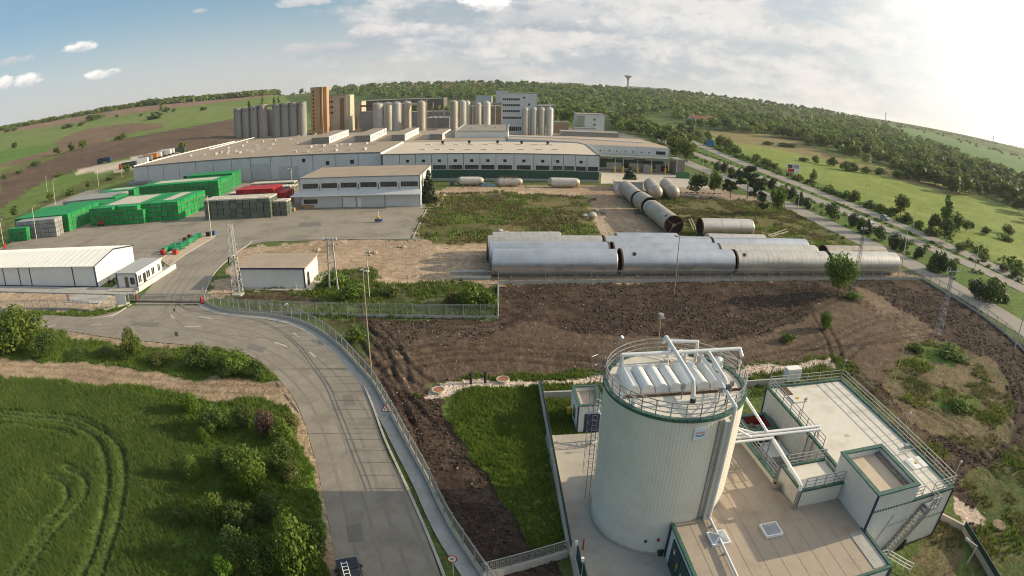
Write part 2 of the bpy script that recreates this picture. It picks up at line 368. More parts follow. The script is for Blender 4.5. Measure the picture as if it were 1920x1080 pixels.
# hills on the left
paint('hill', [(XL, 500), (XL, 100), (700, 100), (700, 270), (430, 275), (0, 460)], (.105, .16, .038), (.14, .175, .055), nz='far')
paint('hill', [(XL, 440), (0, 238), (55, 222), (160, 205), (255, 190), (350, 178), (475, 168), (530, 166), (530, 178), (475, 185), (375, 197), (325, 203), (275, 210), (240, 215), (212, 219), (190, 223), (160, 228), (100, 237), (0, 250), (XL, 470)], (.17, .115, .078), (.21, .145, .10), nz='big')
paint('hill', [(155, 230), (170, 220), (205, 212), (195, 220), (165, 230)], (.06, .09, .03), (.08, .11, .04))
paint('hill', [(40, 290), (100, 268), (140, 248), (190, 237), (255, 231), (300, 232), (310, 238), (250, 249), (165, 272), (100, 292), (0, 316), (0, 306)], (.13, .09, .06), (.17, .12, .08), nz='big')
paint('hill', [(XL, 520), (0, 284), (110, 268), (87, 284), (0, 308), (XL, 560)], (.08, .15, .03), (.10, .17, .04))
paint('hill', [(XL, 700), (0, 360), (0, 322), (70, 300), (160, 272), (300, 248), (440, 222), (470, 230), (470, 262), (440, 268), (300, 290), (215, 300), (120, 328), (60, 352), (0, 390), (0, 452), (XL, 800)], (.095, .066, .048), (.125, .088, .062), nz='big')
paint('hill', [(0, 322), (60, 300), (150, 275), (130, 286), (60, 312), (0, 330)], (.10, .12, .04), (.13, .12, .05))
paint('hill', [(-200, 520), (0, 428), (70, 385), (125, 352), (190, 330), (250, 318), (250, 334), (180, 352), (110, 378), (40, 412), (0, 440), (-200, 540)], (.075, .10, .03), (.11, .115, .04))
paint('lot', [(128, 327), (160, 315), (215, 303), (290, 288), (345, 284), (330, 296), (260, 318), (222, 321)], (.42, .36, .29), (.48, .42, .34), jitter=False)
# far country, middle and right
paint('wood', [(520, 170), (620, 150), (900, 140), (1180, 150), (1560, 195), (1920, 270), (2600, 400), (2600, 620), (1900, 380), (1480, 300), (1200, 245), (1000, 250), (620, 250)], (.055, .088, .022), (.085, .118, .032), nz='far')
paint('field', [(1330, 246), (1360, 250), (1500, 268), (1650, 310), (1800, 352), (1980, 420), (2600, 640), (2600, 900), (1990, 560), (1900, 508), (1780, 450), (1600, 373), (1450, 315), (1340, 272)], (.165, .215, .044), (.205, .24, .062), nz='big')
paint('field', [(1325, 245), (1400, 246), (1490, 262), (1590, 300), (1720, 335), (1830, 370), (1780, 366), (1690, 338), (1560, 303), (1440, 276), (1350, 262)], (.20, .165, .075), (.23, .19, .09), nz='big')
paint('field', [(1600, 218), (1750, 250), (1940, 300), (2600, 470), (2600, 520), (1950, 340), (1850, 302), (1780, 292), (1700, 262), (1590, 228)], (.09, .17, .055), (.115, .19, .06), nz='far')
paint('field', [(1370, 210), (1500, 220), (1510, 226), (1380, 216)], (.15, .12, .07), (.18, .14, .08))
for poly in ([(620, 165), (760, 158), (760, 164), (640, 176)], [(760, 160), (900, 157), (900, 161), (770, 166)]): paint('field', poly, (.09, .13, .04), (.12, .15, .05))
# industrial ground behind the warehouse
paint('works', [(430, 300), (430, 262), (700, 236), (1060, 240), (1180, 250), (1270, 285), (1130, 345), (1120, 330), (250, 335)], (.17, .15, .125), (.22, .19, .155), jitter=False)
# verges along the highway
paint('verge', [(1240, 250), (1330, 265), (1480, 320), (1600, 370), (1780, 450), (1930, 525), (2300, 740), (2300, 1100), (1930, 620), (1740, 505), (1560, 420), (1400, 345), (1300, 300)], (.075, .13, .028), (.11, .16, .04), .05)
# lawn and waste land round the lying vessels
paint('rough', [(1135, 365), (1130, 345), (1250, 340), (1320, 345), (1480, 395), (1600, 465), (1560, 470), (1500, 462), (1420, 450), (1300, 450), (1190, 400)], DRY1, DRY2, .06)
paint('rough', [(1100, 322), (1130, 322), (1170, 345), (1125, 346)], (.06, .09, .025), DRY2, .04)
paint('yard', [(380, 560), (420, 520), (450, 468), (600, 448), (770, 450), (815, 362), (830, 350), (1120, 347), (1180, 350), (1190, 400), (1300, 450), (1500, 465), (1590, 470), (1720, 520), (1340, 524), (930, 535), (600, 545)], SAND1, SAND2, .04, 'big')
paint('yard', [(1190, 350), (1330, 352), (1420, 372), (1420, 378), (1300, 372), (1190, 362)], (.27, .21, .155), (.34, .27, .20))
paint('rough', [(778, 448), (800, 395), (818, 364), (880, 362), (950, 363), (1040, 366), (1100, 372), (1115, 398), (1108, 415), (1130, 440), (1140, 455), (1080, 448), (1020, 447), (920, 452), (850, 460)], DRY1, DRY2, .08, 'mid', lo=.42, hi=.6)
paint('rough', [(855, 400), (900, 395), (960, 398), (940, 408), (870, 408)], (.12, .085, .055), (.15, .11, .07), .06, amt=.8)
paint('soil', [(905, 372), (930, 366), (958, 370), (955, 376), (915, 377)], (.05, .037, .028), (.075, .055, .04), .25)
paint('gravelly', [(1085, 402), (1125, 398), (1150, 445), (1135, 448), (1115, 420)], (.34, .27, .20), (.40, .33, .25), .1)
paint('rough', [(480, 476), (560, 458), (640, 462), (620, 474), (520, 480)], (.16, .13, .07), SAND1, .04, amt=.7)
paint('weeds', [(590, 545), (590, 510), (630, 500), (690, 508), (700, 530), (880, 532), (935, 540), (935, 575), (600, 575), (440, 560), (455, 545)], (.045, .062, .022), (.085, .085, .035), .16)
paint('soil', [(440, 552), (520, 548), (600, 560), (600, 575), (500, 570), (440, 562)], SOILD1, (.10, .085, .045), .12)
paint('grass', [(440, 568), (600, 570), (935, 572), (935, 598), (600, 598), (500, 592)], (.060, .085, .026), (.095, .115, .04), .06)
# ploughed and driven soil in front of the tank yard
paint('soil', [(600, 600), (700, 598), (935, 600), (935, 535), (1340, 525), (1720, 524), (1800, 560), (1930, 655), (2100, 800), (2100, 1300), (1800, 1300), (1850, 1040), (1780, 930), (1600, 690), (1400, 700), (1150, 710), (830, 735), (835, 760), (900, 850), (1060, 1080), (915, 1092), (850, 988), (800, 893), (765, 830), (735, 772), (702, 715), (664, 668), (622, 630)], SOILD1, SOILD2, .085, 'fin')
paint('driven', [(640, 640), (720, 660), (860, 640), (1000, 605), (1140, 628), (1400, 640), (1500, 600), (1590, 540), (1640, 555), (1760, 630), (1790, 700), (1820, 760), (1760, 800), (1600, 690), (1400, 690), (1120, 700), (830, 712), (800, 740), (720, 720), (690, 690)], SOILL1, SOILL2, .07, 'big', lo=.3, hi=.7)
paint('driven', [(1590, 535), (1620, 540), (1760, 625), (1730, 640), (1650, 590)], (.15, .11, .078), (.205, .155, .108), .05, amt=.75)
paint('soil', [(700, 605), (935, 605), (925, 635), (840, 640), (720, 650), (690, 640)], (.075, .055, .042), (.10, .072, .053), .09, 'fin')
paint('weeds', [(600, 600), (680, 605), (700, 640), (690, 680), (640, 640)], (.045, .065, .022), (.09, .085, .04), .08)
paint('weeds', [(1710, 645), (1770, 640), (1830, 660), (1870, 690), (1900, 760), (1900, 830), (1820, 850), (1720, 790), (1650, 720), (1680, 680)], (.085, .09, .034), (.145, .11, .068), .09, lo=.34, hi=.54)
paint('weeds', [(1715, 650), (1760, 642), (1810, 668), (1790, 690), (1730, 676)], (.07, .115, .022), (.10, .15, .03), .12)
paint('weeds', [(1740, 735), (1780, 725), (1840, 750), (1830, 780), (1770, 775)], (.065, .115, .022), (.10, .14, .03), .12, lo=.35)
paint('weeds', [(1800, 910), (1920, 830), (2000, 1000), (1960, 1180), (1780, 1100), (1840, 990)], (.055, .085, .022), (.10, .095, .04), .08)
paint('weeds', [(1600, 690), (1720, 790), (1800, 870), (1760, 860), (1640, 760), (1585, 700)], (.10, .105, .04), SOILL1, .07)
# strip of pale rubble behind the plant and its grass
paint('grass', [(800, 720), (960, 700), (1130, 700), (1400, 685), (1560, 672), (1600, 690), (1560, 715), (1440, 720), (1130, 735), (1000, 725), (830, 745)], (.055, .09, .022), (.12, .11, .05), .05)
paint('rubble', [(798, 742), (808, 730), (850, 715), (940, 711), (1060, 713), (1140, 708), (1390, 690), (1560, 678), (1566, 690), (1400, 706), (1150, 722), (1060, 723), (940, 727), (870, 735), (812, 744)], (.50, .39, .32), (.60, .49, .41), .05)
paint('grass', [(830, 745), (870, 736), (940, 729), (1012, 726), (1022, 800), (1040, 912), (1062, 1015), (1010, 1045), (968, 985), (926, 918), (886, 842), (852, 790)], (.070, .110, .018), (.115, .155, .030), .10)
paint('grass', [(1012, 722), (1130, 720), (1130, 745), (1016, 745)], (.06, .11, .02), (.09, .13, .03), .1)
paint('grass', [(1018, 752), (1080, 750), (1080, 822), (1030, 822)], (.095, .075, .035), (.07, .09, .025), .08)
paint('grass', [(1405, 715), (1450, 715), (1440, 745), (1400, 750)], (.055, .095, .022), (.08, .12, .03), .06)
paint('plantedge', [(1690, 1075), (1740, 1000), (1760, 960), (1810, 1000), (1780, 1120)], (.09, .085, .035), (.13, .105, .06), .05)
paint('rubble', [(1780, 930), (1830, 960), (1840, 985), (1810, 990)], (.42, .33, .27), (.5, .4, .33), .08)
# outside the works: crop, track, verges
paint('verge', [(-700, 900), (-700, 600), (60, 590), (250, 575), (240, 590), (560, 620), (620, 800), (640, 1200), (-700, 1300)], GRASS1, GRASS2, .10)
paint('track', [(-700, 690), (0, 672), (150, 680), (350, 712), (512, 712), (530, 700), (610, 780), (604, 850), (624, 950), (648, 1080), (670, 1200), (612, 1200), (588, 950), (560, 800), (540, 768), (480, 750), (400, 748), (200, 722), (0, 706), (-700, 730)], (.26, .19, .125), (.34, .255, .17), .05, 'mid')
paint('track', [(60, 612), (160, 640), (300, 655), (420, 660), (500, 690), (520, 712), (545, 760), (590, 770), (470, 650), (300, 615), (80, 600)], (.25, .185, .13), (.33, .25, .18), .03)
CROP = [(-700, 760), (-100, 722), (0, 712), (140, 722), (260, 745), (330, 765), (345, 800), (350, 850), (345, 920), (330, 1000), (300, 1080), (270, 1250), (-700, 1300)]
paint('crop', CROP, (.058, .094, .023), (.080, .118, .030), .06)
paint('verge', [(345, 775), (440, 745), (540, 765), (575, 850), (590, 950), (610, 1080), (620, 1200), (280, 1200), (330, 1000), (355, 900)], (.042, .080, .016), (.075, .125, .026), .15)
paint('verge', [(520, 770), (548, 775), (575, 850), (592, 930), (605, 1010), (590, 1010), (560, 900), (545, 830)], (.075, .14, .022), (.10, .17, .03), .12)
paint('verge', [(180, 575), (380, 585), (170, 592)], (.06, .10, .03), (.12, .11, .05), .03)
paint('yard', [(-400, 548), (0, 548), (165, 548), (240, 560), (170, 585), (0, 578), (-400, 585)], (.36, .27, .19), (.43, .33, .24), .07)
paint('yard', [(-200, 480), (0, 464), (60, 448), (90, 450), (60, 460), (0, 478), (-200, 500)], (.36, .28, .20), (.42, .34, .26))
# drifts: tyre tracks in the soil (lines pressed into it)
def ruts(lines, w, depth, dark, gauge=1.7):
    for ln in lines:
        P3 = spline(ats(ln), 8)
        for off in (-gauge / 2, gauge / 2):
            Q = []
            for i in range(len(P3)):
                a = P3[max(0, i - 1)]; b = P3[min(len(P3) - 1, i + 1)]; dx, dy = b[0] - a[0], b[1] - a[1]; L = math.hypot(dx, dy) + 1e-9
                Q.append((P3[i][0] - dy / L * off, P3[i][1] + dx / L * off))
            q = np.array(Q); sel = np.nonzero((GX > q[:, 0].min() - 2) & (GX < q[:, 0].max() + 2) & (GY > q[:, 1].min() - 2) & (GY < q[:, 1].max() + 2))[0]
            d = dline(GX[sel], GY[sel], Q) + (n_fin[sel] - .5) * .25
            k = np.exp(-(d / w) ** 2); GZ[sel] -= depth * k; GZ[sel] += depth * .55 * np.exp(-((d - 2 * w) / w) ** 2)
            col[sel] *= (1 - dark * k)[:, None]
RUTS = [[(705, 690), (760, 665), (850, 650), (960, 655), (1100, 665)], [(720, 700), (790, 680), (900, 668), (1050, 678), (1130, 685)], [(690, 650), (720, 690), (745, 740), (800, 800)], [(660, 640), (705, 700), (740, 760), (770, 830)], [(680, 620), (730, 655), (770, 700), (800, 720)],
        [(1320, 650), (1420, 620), (1540, 570), (1600, 545)], [(1400, 680), (1520, 650), (1640, 600), (1720, 590)], [(1560, 690), (1620, 640), (1700, 620), (1800, 600)], [(1600, 560), (1680, 600), (1760, 640)], [(1560, 640), (1580, 690), (1650, 760)],
        [(1690, 700), (1760, 720), (1840, 740), (1900, 800), (1905, 900)], [(1640, 720), (1740, 770), (1830, 830), (1880, 900)], [(1850, 640), (1900, 720), (1915, 820)], [(1740, 820), (1820, 850), (1890, 900)], [(700, 610), (740, 660), (755, 720)],
        [(880, 410), (960, 420), (1040, 440)], [(1050, 405), (1065, 425), (1095, 448)], [(980, 590), (900, 610), (800, 612)], [(1450, 540), (1520, 580), (1560, 640)]]
ruts(RUTS, .28, .10, .42)
ruts([[(0, 690), (150, 698), (350, 725), (520, 730)]], .35, .05, .25, 1.8)
FURROW = (zone == ZN['soil']) & (gr.ravel() < 130)
fx, fy = SFI(GX, GY); fw = np.sin((fx * .35 + fy * 1.0 + fbm(GX, GY, 8, 3, 55) * 3) * 5.2)
GZ[FURROW] += .03 * fw[FURROW]; col[FURROW] *= (1 + .06 * fw[FURROW])[:, None]
T_ = lambda l: [(x / 3, 760 + y / 3) for x, y in l]
TRAM = [T_(l) for l in ([(-600, 30), (-200, 20), (0, 38), (200, 60), (430, 75), (560, 130), (640, 190), (690, 260), (705, 400), (690, 560), (640, 760), (570, 960), (520, 1100)], [(-600, 60), (0, 68), (150, 85), (350, 100), (500, 150), (570, 220), (605, 330), (610, 460), (580, 640), (540, 800), (470, 960), (400, 1100)],
        [(-300, 90), (0, 100), (200, 128), (350, 155), (440, 180)], [(280, 405), (350, 430), (385, 490), (370, 560), (300, 640), (190, 800), (80, 960), (0, 1080)], [(370, 350), (470, 400), (495, 470), (470, 550), (380, 640), (270, 780), (165, 960), (90, 1090)], [(0, 590), (130, 480), (230, 410)], [(640, 130), (700, 80), (800, 40)])]
TRAMW = [spline(ats(l), 6) for l in TRAM]
TRK = np.full(len(GX), 9e9); _s = np.nonzero(zone == ZN['crop'])[0]
for i, l in enumerate(TRAMW):
    d = dline(GX[_s], GY[_s], l); TRK[_s] = np.minimum(TRK[_s], d * (1 if i < 2 or i in (3, 4) else 1.8))
_k = np.exp(-(TRK / .27) ** 2); GZ -= .14 * _k; col *= (1 - .62 * _k)[:, None]
# relief
near = np.clip(1.4 - gr.ravel() / 160, .0, 1.0)
rl = (fbm(GX, GY, .55, 3, 31) - .5) * 2.0 + (fbm(GX, GY, 2.6, 2, 37) - .5) * 1.0
GZ += relief * rl * near
lum = np.clip(fbm(GX, GY, .8, 3, 41), .2, .8); soilm = np.isin(zone, [ZN['soil'], ZN['driven'], ZN['yard'], ZN['weeds'], ZN['rough']])
col[soilm] *= (.72 + .56 * lum[soilm])[:, None]
# ---- sheets: outlines of made surfaces
ROAD_R = [(250, 573), (372, 573), (383, 577), (430, 588), (500, 600), (560, 614), (610, 645), (650, 680), (686, 735), (722, 840), (757, 905), (797, 1000), (826, 1080), (860, 1180)]
ROAD_L = [(-500, 560), (-100, 588), (70, 590), (170, 594)]
ROAD_OUT = [(-500, 640), (-60, 615), (60, 612), (200, 632), (330, 645), (430, 655), (490, 680), (530, 720), (560, 765), (588, 850), (608, 940), (624, 1020), (635, 1080), (655, 1180)]
road_poly = spline(ats(ROAD_L + [(240, 578)]), 3) + spline(ats(ROAD_R), 5) + spline(ats(ROAD_OUT), 5)[::-1]
yard_poly = ats([(250, 572), (300, 520), (328, 480), (404, 442), (400, 438), (300, 487)]) 
lane_poly = spline(ats([(252, 571), (285, 535), (315, 500), (345, 478), (395, 448), (408, 436)]), 4) + ats([(396, 437), (380, 442), (345, 455), (315, 480), (310, 485), (-20, 480), (-60, 470), (70, 449), (120, 440), (150, 400), (30, 380)]) 
LANE_IN = spline(ats([(252, 571), (285, 535), (315, 500), (345, 478), (395, 448), (404, 441), (400, 437), (385, 440), (345, 455), (312, 487), (302, 512)]), 5)
XY_pave = [(-160, 131), (-205, 190), (-205, 226), (-48, 212), (-48, 202), (-46, 180), (-23.4, 180), (-23.4, 156.5), (-22.2, 122.4)]
PAVE = spline(ats([(372, 571), (382, 550), (398, 518), (424, 490), (462, 462), (500, 453)]), 5) + XY_pave[::-1] + [(-156, 122.5), (-157, 104), (-78, 104.5)] + [(-75.5, 105.5)] + ats([(300, 486), (345, 455), (385, 440), (400, 437), (404, 441), (395, 448), (345, 478), (315, 500), (285, 535), (252, 571)])
SLAB = [SF(*p) for p in ((6.7, 10), (31.0, 10), (31.0, 25.2), (38.3, 25.3), (38.3, 47.6), (6.9, 47.6))]
def widen(pts, w0, w1=None):
    L, Rr = [], []
    for i in range(len(pts)):
        a = pts[max(0, i - 1)]; b = pts[min(len(pts) - 1, i + 1)]; dx, dy = b[0] - a[0], b[1] - a[1]; l = math.hypot(dx, dy); w = w0 if w1 is None else w0 + (w1 - w0) * i / (len(pts) - 1)
        L.append((pts[i][0] - dy / l * w / 2, pts[i][1] + dx / l * w / 2)); Rr.append((pts[i][0] + dy / l * w / 2, pts[i][1] - dx / l * w / 2))
    return L, Rr
HW_NEAR = spline([(131, 30), (126, 70), (123, 98), (115, 136), (111.2, 173), (107, 235), (103, 294), (101.5, 345), (103, 400)] + [at_t(*p)[:2] for p in ((1215, 238), (1185, 227), (1155, 216), (1120, 206.5), (1085, 199), (1050, 193.5))], 5)
HW_FAR = spline([(143, 30), (136, 70), (131, 104), (127.5, 132), (122.5, 183), (119.5, 251), (120, 310), (124, 378), (129, 440)] + [at_t(*p)[:2] for p in ((1228, 237), (1196, 225), (1164, 214.5), (1128, 205), (1092, 197.5), (1055, 192))], 5)
SERV = spline([(100, 30), (97.5, 60), (96.4, 76), (95.5, 105), (92.8, 128), (91.2, 155), (89, 190), (88, 220), (85, 253), (83, 285)], 4)
WALLP = spline(ats([(383, 560), (386, 570), (410, 581), (450, 588), (500, 592), (545, 600), (580, 613), (612, 632), (640, 655), (672, 690), (700, 722), (722, 760), (745, 800), (772, 850), (800, 900), (826, 955), (850, 1000), (880, 1045), (905, 1082), (940, 1130)]), 3)
gl = min(widen(WALLP, 1.5), key=lambda l: sum(p[0] for p in l)); GUT = widen(gl, 2.0)
WIDE = {'near': 7.4, 'far': 7.6, 'serv': 8.6}
flat = np.zeros(len(GX), bool)
for poly in (road_poly, PAVE, SLAB, GUT[0] + GUT[1][::-1]): flat |= inpoly(GX, GY, poly)
for pts, w in ((HW_NEAR, 7.4), (HW_FAR, 7.6), (SERV, 8.6)):
    L, Rr = widen(pts, w); flat |= inpoly(GX, GY, L + Rr[::-1])
GZ[flat] = np.minimum(GZ[flat], terrain(GX[flat], GY[flat])) - .10
idx = (np.arange(NR - 1)[:, None] * NA + np.arange(NA)[None, :]).ravel(); jn = (np.arange(NR - 1)[:, None] * NA + (np.arange(NA)[None, :] + 1) % NA).ravel()
quads = np.c_[idx, idx + NA, jn + NA, jn]
def groundmat():
    m, nt, N, Lk = _nt('ground soils and grasses')
    out = N.new('ShaderNodeOutputMaterial'); b = N.new('ShaderNodeBsdfPrincipled'); Lk.new(b.outputs[0], out.inputs[0]); b.inputs['Roughness'].default_value = .95; b.inputs['Specular IOR Level'].default_value = .1
    at_ = N.new('ShaderNodeAttribute'); at_.attribute_name = 'soil'; ge = N.new('ShaderNodeNewGeometry'); c = at_.outputs['Color']
    for sc, lo, hi, det in ((.06, .82, 1.2, 6), (.7, .72, 1.3, 5), (3.0, .62, 1.4, 4)):
        n = N.new('ShaderNodeTexNoise'); n.inputs['Scale'].default_value = sc; n.inputs['Detail'].default_value = det; n.inputs['Roughness'].default_value = .7; Lk.new(ge.outputs['Position'], n.inputs['Vector'])
        r = N.new('ShaderNodeMapRange'); r.inputs[1].default_value = .32; r.inputs[2].default_value = .68; r.inputs[3].default_value = lo; r.inputs[4].default_value = hi; Lk.new(n.outputs[0], r.inputs[0])
        h = N.new('ShaderNodeHueSaturation'); Lk.new(c, h.inputs['Color']); Lk.new(r.outputs[0], h.inputs['Value']); c = h.outputs[0]
    Lk.new(c, b.inputs['Base Color'])
    n = N.new('ShaderNodeTexNoise'); n.inputs['Scale'].default_value = 2.2; n.inputs['Detail'].default_value = 6; Lk.new(ge.outputs['Position'], n.inputs['Vector'])
    bp = N.new('ShaderNodeBump'); bp.inputs['Strength'].default_value = .55; bp.inputs['Distance'].default_value = .25; Lk.new(n.outputs[0], bp.inputs['Height']); Lk.new(bp.outputs[0], b.inputs['Normal'])
    return m
gme = npmesh('ground', np.c_[GX, GY, GZ], quads[:, ::-1], groundmat())
ca_ = gme.attributes.new('soil', 'FLOAT_COLOR', 'POINT'); ca_.data.foreach_set('color', np.c_[col, np.ones(len(col))].astype(np.float32).ravel())
gme.polygons.foreach_set('use_smooth', np.ones(len(quads), bool))
g_o = struct(obj('ground', gme))
# ---- made surfaces
asph = mat('old dusty asphalt', (.235, .208, .172), (.285, .25, .21), .25, .9, dirt=((.16, .14, .115), .35, .8), bump=.4, bsc=9, spec=.2)
asph2 = mat('highway asphalt', (.26, .235, .205), (.30, .27, .24), .12, .9, dirt=((.20, .18, .16), .3, .5), bump=.3, bsc=8, spec=.2)
pave = mat('yard paving', (.255, .225, .185), (.295, .26, .215), .08, .9, dirt=((.155, .138, .115), .14, .9), bump=.3, bsc=8, spec=.2)
conc = mat('pale concrete', (.40, .36, .31), (.46, .42, .36), .5, .85, dirt=((.27, .23, .19), .35, .55), bump=.3, bsc=8)
concg = mat('grey concrete', (.34, .33, .31), (.41, .40, .375), .6, .85, dirt=((.22, .20, .18), .7, .6), bump=.4, bsc=10)
white_line = mat('worn road paint', (.50, .47, .41), (.30, .27, .23), 1.2, .8)
b = MB(); b.sheet(road_poly, .02); struct(b.build('asphalt_road', asph))
b = MB(); b.sheet(PAVE, .016); struct(b.build('yard_paving', pave))
b = MB(); b.sheet(SLAB, .02); struct(b.build('concrete_pad', conc))
def ribbon(name, pts, w, m, dz=.05):
    L, Rr = widen(pts, w); z = lambda p: float(terrain(*p)) + dz
    b = MB(); b.strip([(p[0], p[1], z(p)) for p in Rr], [(p[0], p[1], z(p)) for p in L]); o = b.build(name, m); struct(o); return L, Rr
hn = ribbon('highway', HW_NEAR, 7.4, asph2); hf = ribbon('highway', HW_FAR, 7.6, asph2); sv = ribbon('service_road', SERV, 8.6, asph2, .03)
def dashes(name, pts, w, dash, gap, m, dz, s0=0):
    b = MB(); p = [np.array(q) for q in pts]; acc = -s0
    for a, c in zip(p[:-1], p[1:]):
        L = np.linalg.norm(c - a); d = (c - a) / L; n_ = np.array((-d[1], d[0])); t = 0.0
        while t < L:
            ph = (acc + t) % (dash + gap)
            if ph < dash:
                e = min(L, t + dash - ph)
                q = [a + d * t + n_ * w / 2, a + d * e + n_ * w / 2, a + d * e - n_ * w / 2, a + d * t - n_ * w / 2]
                b.add([(k[0], k[1], float(terrain(k[0], k[1])) + dz) for k in q], [(3, 2, 1, 0)]); t = e + 1e-4
            else: t += dash + gap - ph
        acc += L
    return struct(b.build(name, m))
for nm, pts in (('near', HW_NEAR), ('far', HW_FAR)):
    dashes('road_marking', pts, .18, 4, 8, white_line, .056)
    for sgn in (-1, 1):
        L, Rr = widen(pts, 6.6); dashes('road_marking', L if sgn < 0 else Rr, .16, 500, 0.1, white_line, .056)
dashes('road_marking', SERV, .14, 3, 6, white_line, .036)
MID = spline(ats([(420, 606), (500, 628), (548, 655), (595, 700), (620, 745), (640, 800), (655, 860), (672, 925), (700, 1000), (728, 1080)]), 6)
dashes('road_marking', MID, .13, 30, .2, mat('faded road paint', (.27, .245, .21), (.20, .18, .155), 2, .9), .027)
for i, (x, y, x2, y2) in enumerate([(320, 590, 326, 597), (373, 593, 398, 598), (345, 613, 378, 612), (90, 613, 105, 609), (170, 610, 190, 608), (550, 624, 560, 632), (515, 642, 545, 652), (580, 660, 592, 670)]):
    a, c = at(x, y), at(x2, y2); b = MB(); L, Rr = widen([a, c], .35); b.strip([(*q, .027) for q in Rr], [(*q, .027) for q in L]); struct(b.build('road_marking', white_line))
crk = mat('tar and cracks', (.07, .062, .055), (.10, .09, .08), 2, .95); crkb = MB()
def smear(b, pts, w, z=.024):
    L, Rr = widen(spline(pts, 4), w); b.strip([(*q, z) for q in Rr], [(*q, z) for q in L])
smear(crkb, ats([(516, 714), (530, 735), (540, 748), (551, 763)]), .25); smear(crkb, ats([(552, 762), (560, 775)]), .14)
for l in ([(470, 628), (520, 640), (545, 652)], [(330, 600), (350, 615), (420, 628), (500, 634)]): smear(crkb, ats(l), .07)
struct(crkb.build('road_cracks', crk))
worn = mat('tyre rubber on paving', (.185, .165, .138), (.225, .20, .168), 1.5, .85); tmb = MB()
for l in ([(700, 1075), (668, 960), (640, 860), (605, 770), (555, 705), (490, 660), (400, 632), (300, 618)], [(790, 1075), (745, 960), (712, 870), (680, 790), (630, 720), (570, 665), (500, 625), (430, 608), (360, 595), (330, 570), (340, 540), (370, 500), (410, 470)], [(300, 560), (330, 520), (365, 480), (420, 455), (520, 435), (640, 420)], [(120, 612), (220, 615), (300, 600), (320, 575)]):
    c_ = spline(ats(l), 5); q0, q1 = widen(c_, 1.75)
    for q in (q0, q1): smear(tmb, q[::3] + [q[-1]], .34, .0225)
struct(tmb.build('tyre_marks', worn))
ptb = MB(); patch = mat('newer asphalt patch', (.15, .137, .12), (.18, .165, .145), 1.2, .9)
for l in ([(648, 985), (676, 983), (684, 1016), (654, 1018)], [(470, 645), (500, 652), (492, 662), (462, 654)], [(640, 742), (660, 740), (668, 760), (648, 762)], [(250, 604), (300, 606), (296, 614), (246, 611)], [(560, 418), (600, 416), (603, 424), (562, 426)]): ptb.sheet(ats(l), .0245)
struct(ptb.build('asphalt_patches', patch))
redp = mat('faded red paint', (.26, .10, .085), (.21, .12, .10), .8, .9)
for a, c in ([(92, 466), (172, 443)], [(130, 466), (178, 448)], [(155, 466), (219, 442)], [(180, 466), (226, 446)], [(210, 466), (267, 440)]):
    p, q = at(*a), at(*c); L, Rr = widen([p, q], .35); b = MB(); b.strip([(*k, .021) for k in Rr], [(*k, .021) for k in L]); struct(b.build('yard_marking', redp))
# ------------------------------------------------------------------ treatment plant (own square frame, turned 4.3 degrees)
clad = mat('cream cladding', (.70, .665, .58), (.65, .62, .55), .3, .5, dirt=((.50, .45, .37), .35, .5))
cladw = mat('white cladding', (.66, .665, .65), (.62, .625, .61), .25, .5, dirt=((.5, .49, .45), .4, .3))
clads = mat('grey white cladding', (.56, .575, .575), (.52, .535, .54), .25, .55, dirt=((.44, .44, .42), .5, .3))
green = mat('green trim', (.034, .092, .074), (.048, .118, .092), 1.2, .5, dirt=((.13, .2, .16), .8, .5))
dkgreen = mat('dark green paint', (.018, .05, .045), (.025, .06, .05), 1, .5)
navy = mat('dark blue trim', (.022, .028, .075), (.03, .035, .085), 1, .5)
deck = mat('cream roof coating', (.585, .55, .485), (.635, .60, .535), .35, .8, dirt=((.43, .385, .31), .3, .85), bump=.2, bsc=9)
tan = mat('tan roof felt', (.34, .28, .22), (.39, .325, .26), .35, .85, dirt=((.24, .185, .14), .35, .85), bump=.35, bsc=12)
galv = mat('galvanised steel', (.42, .43, .43), (.36, .37, .375), 2, .45, .7)
steelw = mat('bright pipe cladding', (.74, .745, .74), (.68, .685, .68), 1.5, .35, .25)
white = mat('white paint', (.76, .755, .73), (.71, .70, .68), .8, .5)
black = mat('black rubber', (.02, .02, .022), (.03, .03, .032), 3, .6)
glass = mat('dark window glass', (.02, .025, .03), (.035, .04, .045), .8, .08, spec=.6)
skyg = mat('skylight dome', (.22, .26, .29), (.30, .34, .37), 1, .12, spec=.6)
red = mat('red paint', (.45, .03, .025), (.38, .03, .025), 2, .5)
yellow = mat('yellow paint', (.62, .42, .03), (.55, .37, .03), 2, .5)
dark = mat('dark interior', (.02, .02, .02), (.03, .028, .025), 1, .9)
rust = mat('rusted steel', (.10, .06, .038), (.15, .085, .05), 2, .9, dirt=((.05, .035, .028), 1.5, .7))
rubb = mat('pale rubble', (.42, .34, .26), (.30, .24, .18), 1.2, .95, bump=.8, bsc=6)
def railing(parent, path, h=1.05, gap=1.5, m=None, T='SF', r=.028, rails=3):
    m = m or galv; b = MB(T); path = [Vector(p) for p in path]
    for k in range(rails):
        z = h * (k + 1) / rails
        for a, c in zip(path[:-1], path[1:]): b.bar(a + Vector((0, 0, z)), c + Vector((0, 0, z)), r * 2, r * 2)
    o = b.build('railing', m, parent)
    for i, (a, c) in enumerate(zip(path[:-1], path[1:])):
        n = max(1, round((c - a).length / gap))
        for k in range(n + (1 if i == len(path) - 2 else 0)):
            p = a + (c - a) * (k / n); q = MB(T); q.bar(p, p + Vector((0, 0, h)), r * 2.2, r * 2.2); q.build('railing_post', m, o)
    return o
def sfl(x, y, z=0): p = SF(x, y); return (p[0], p[1], z)
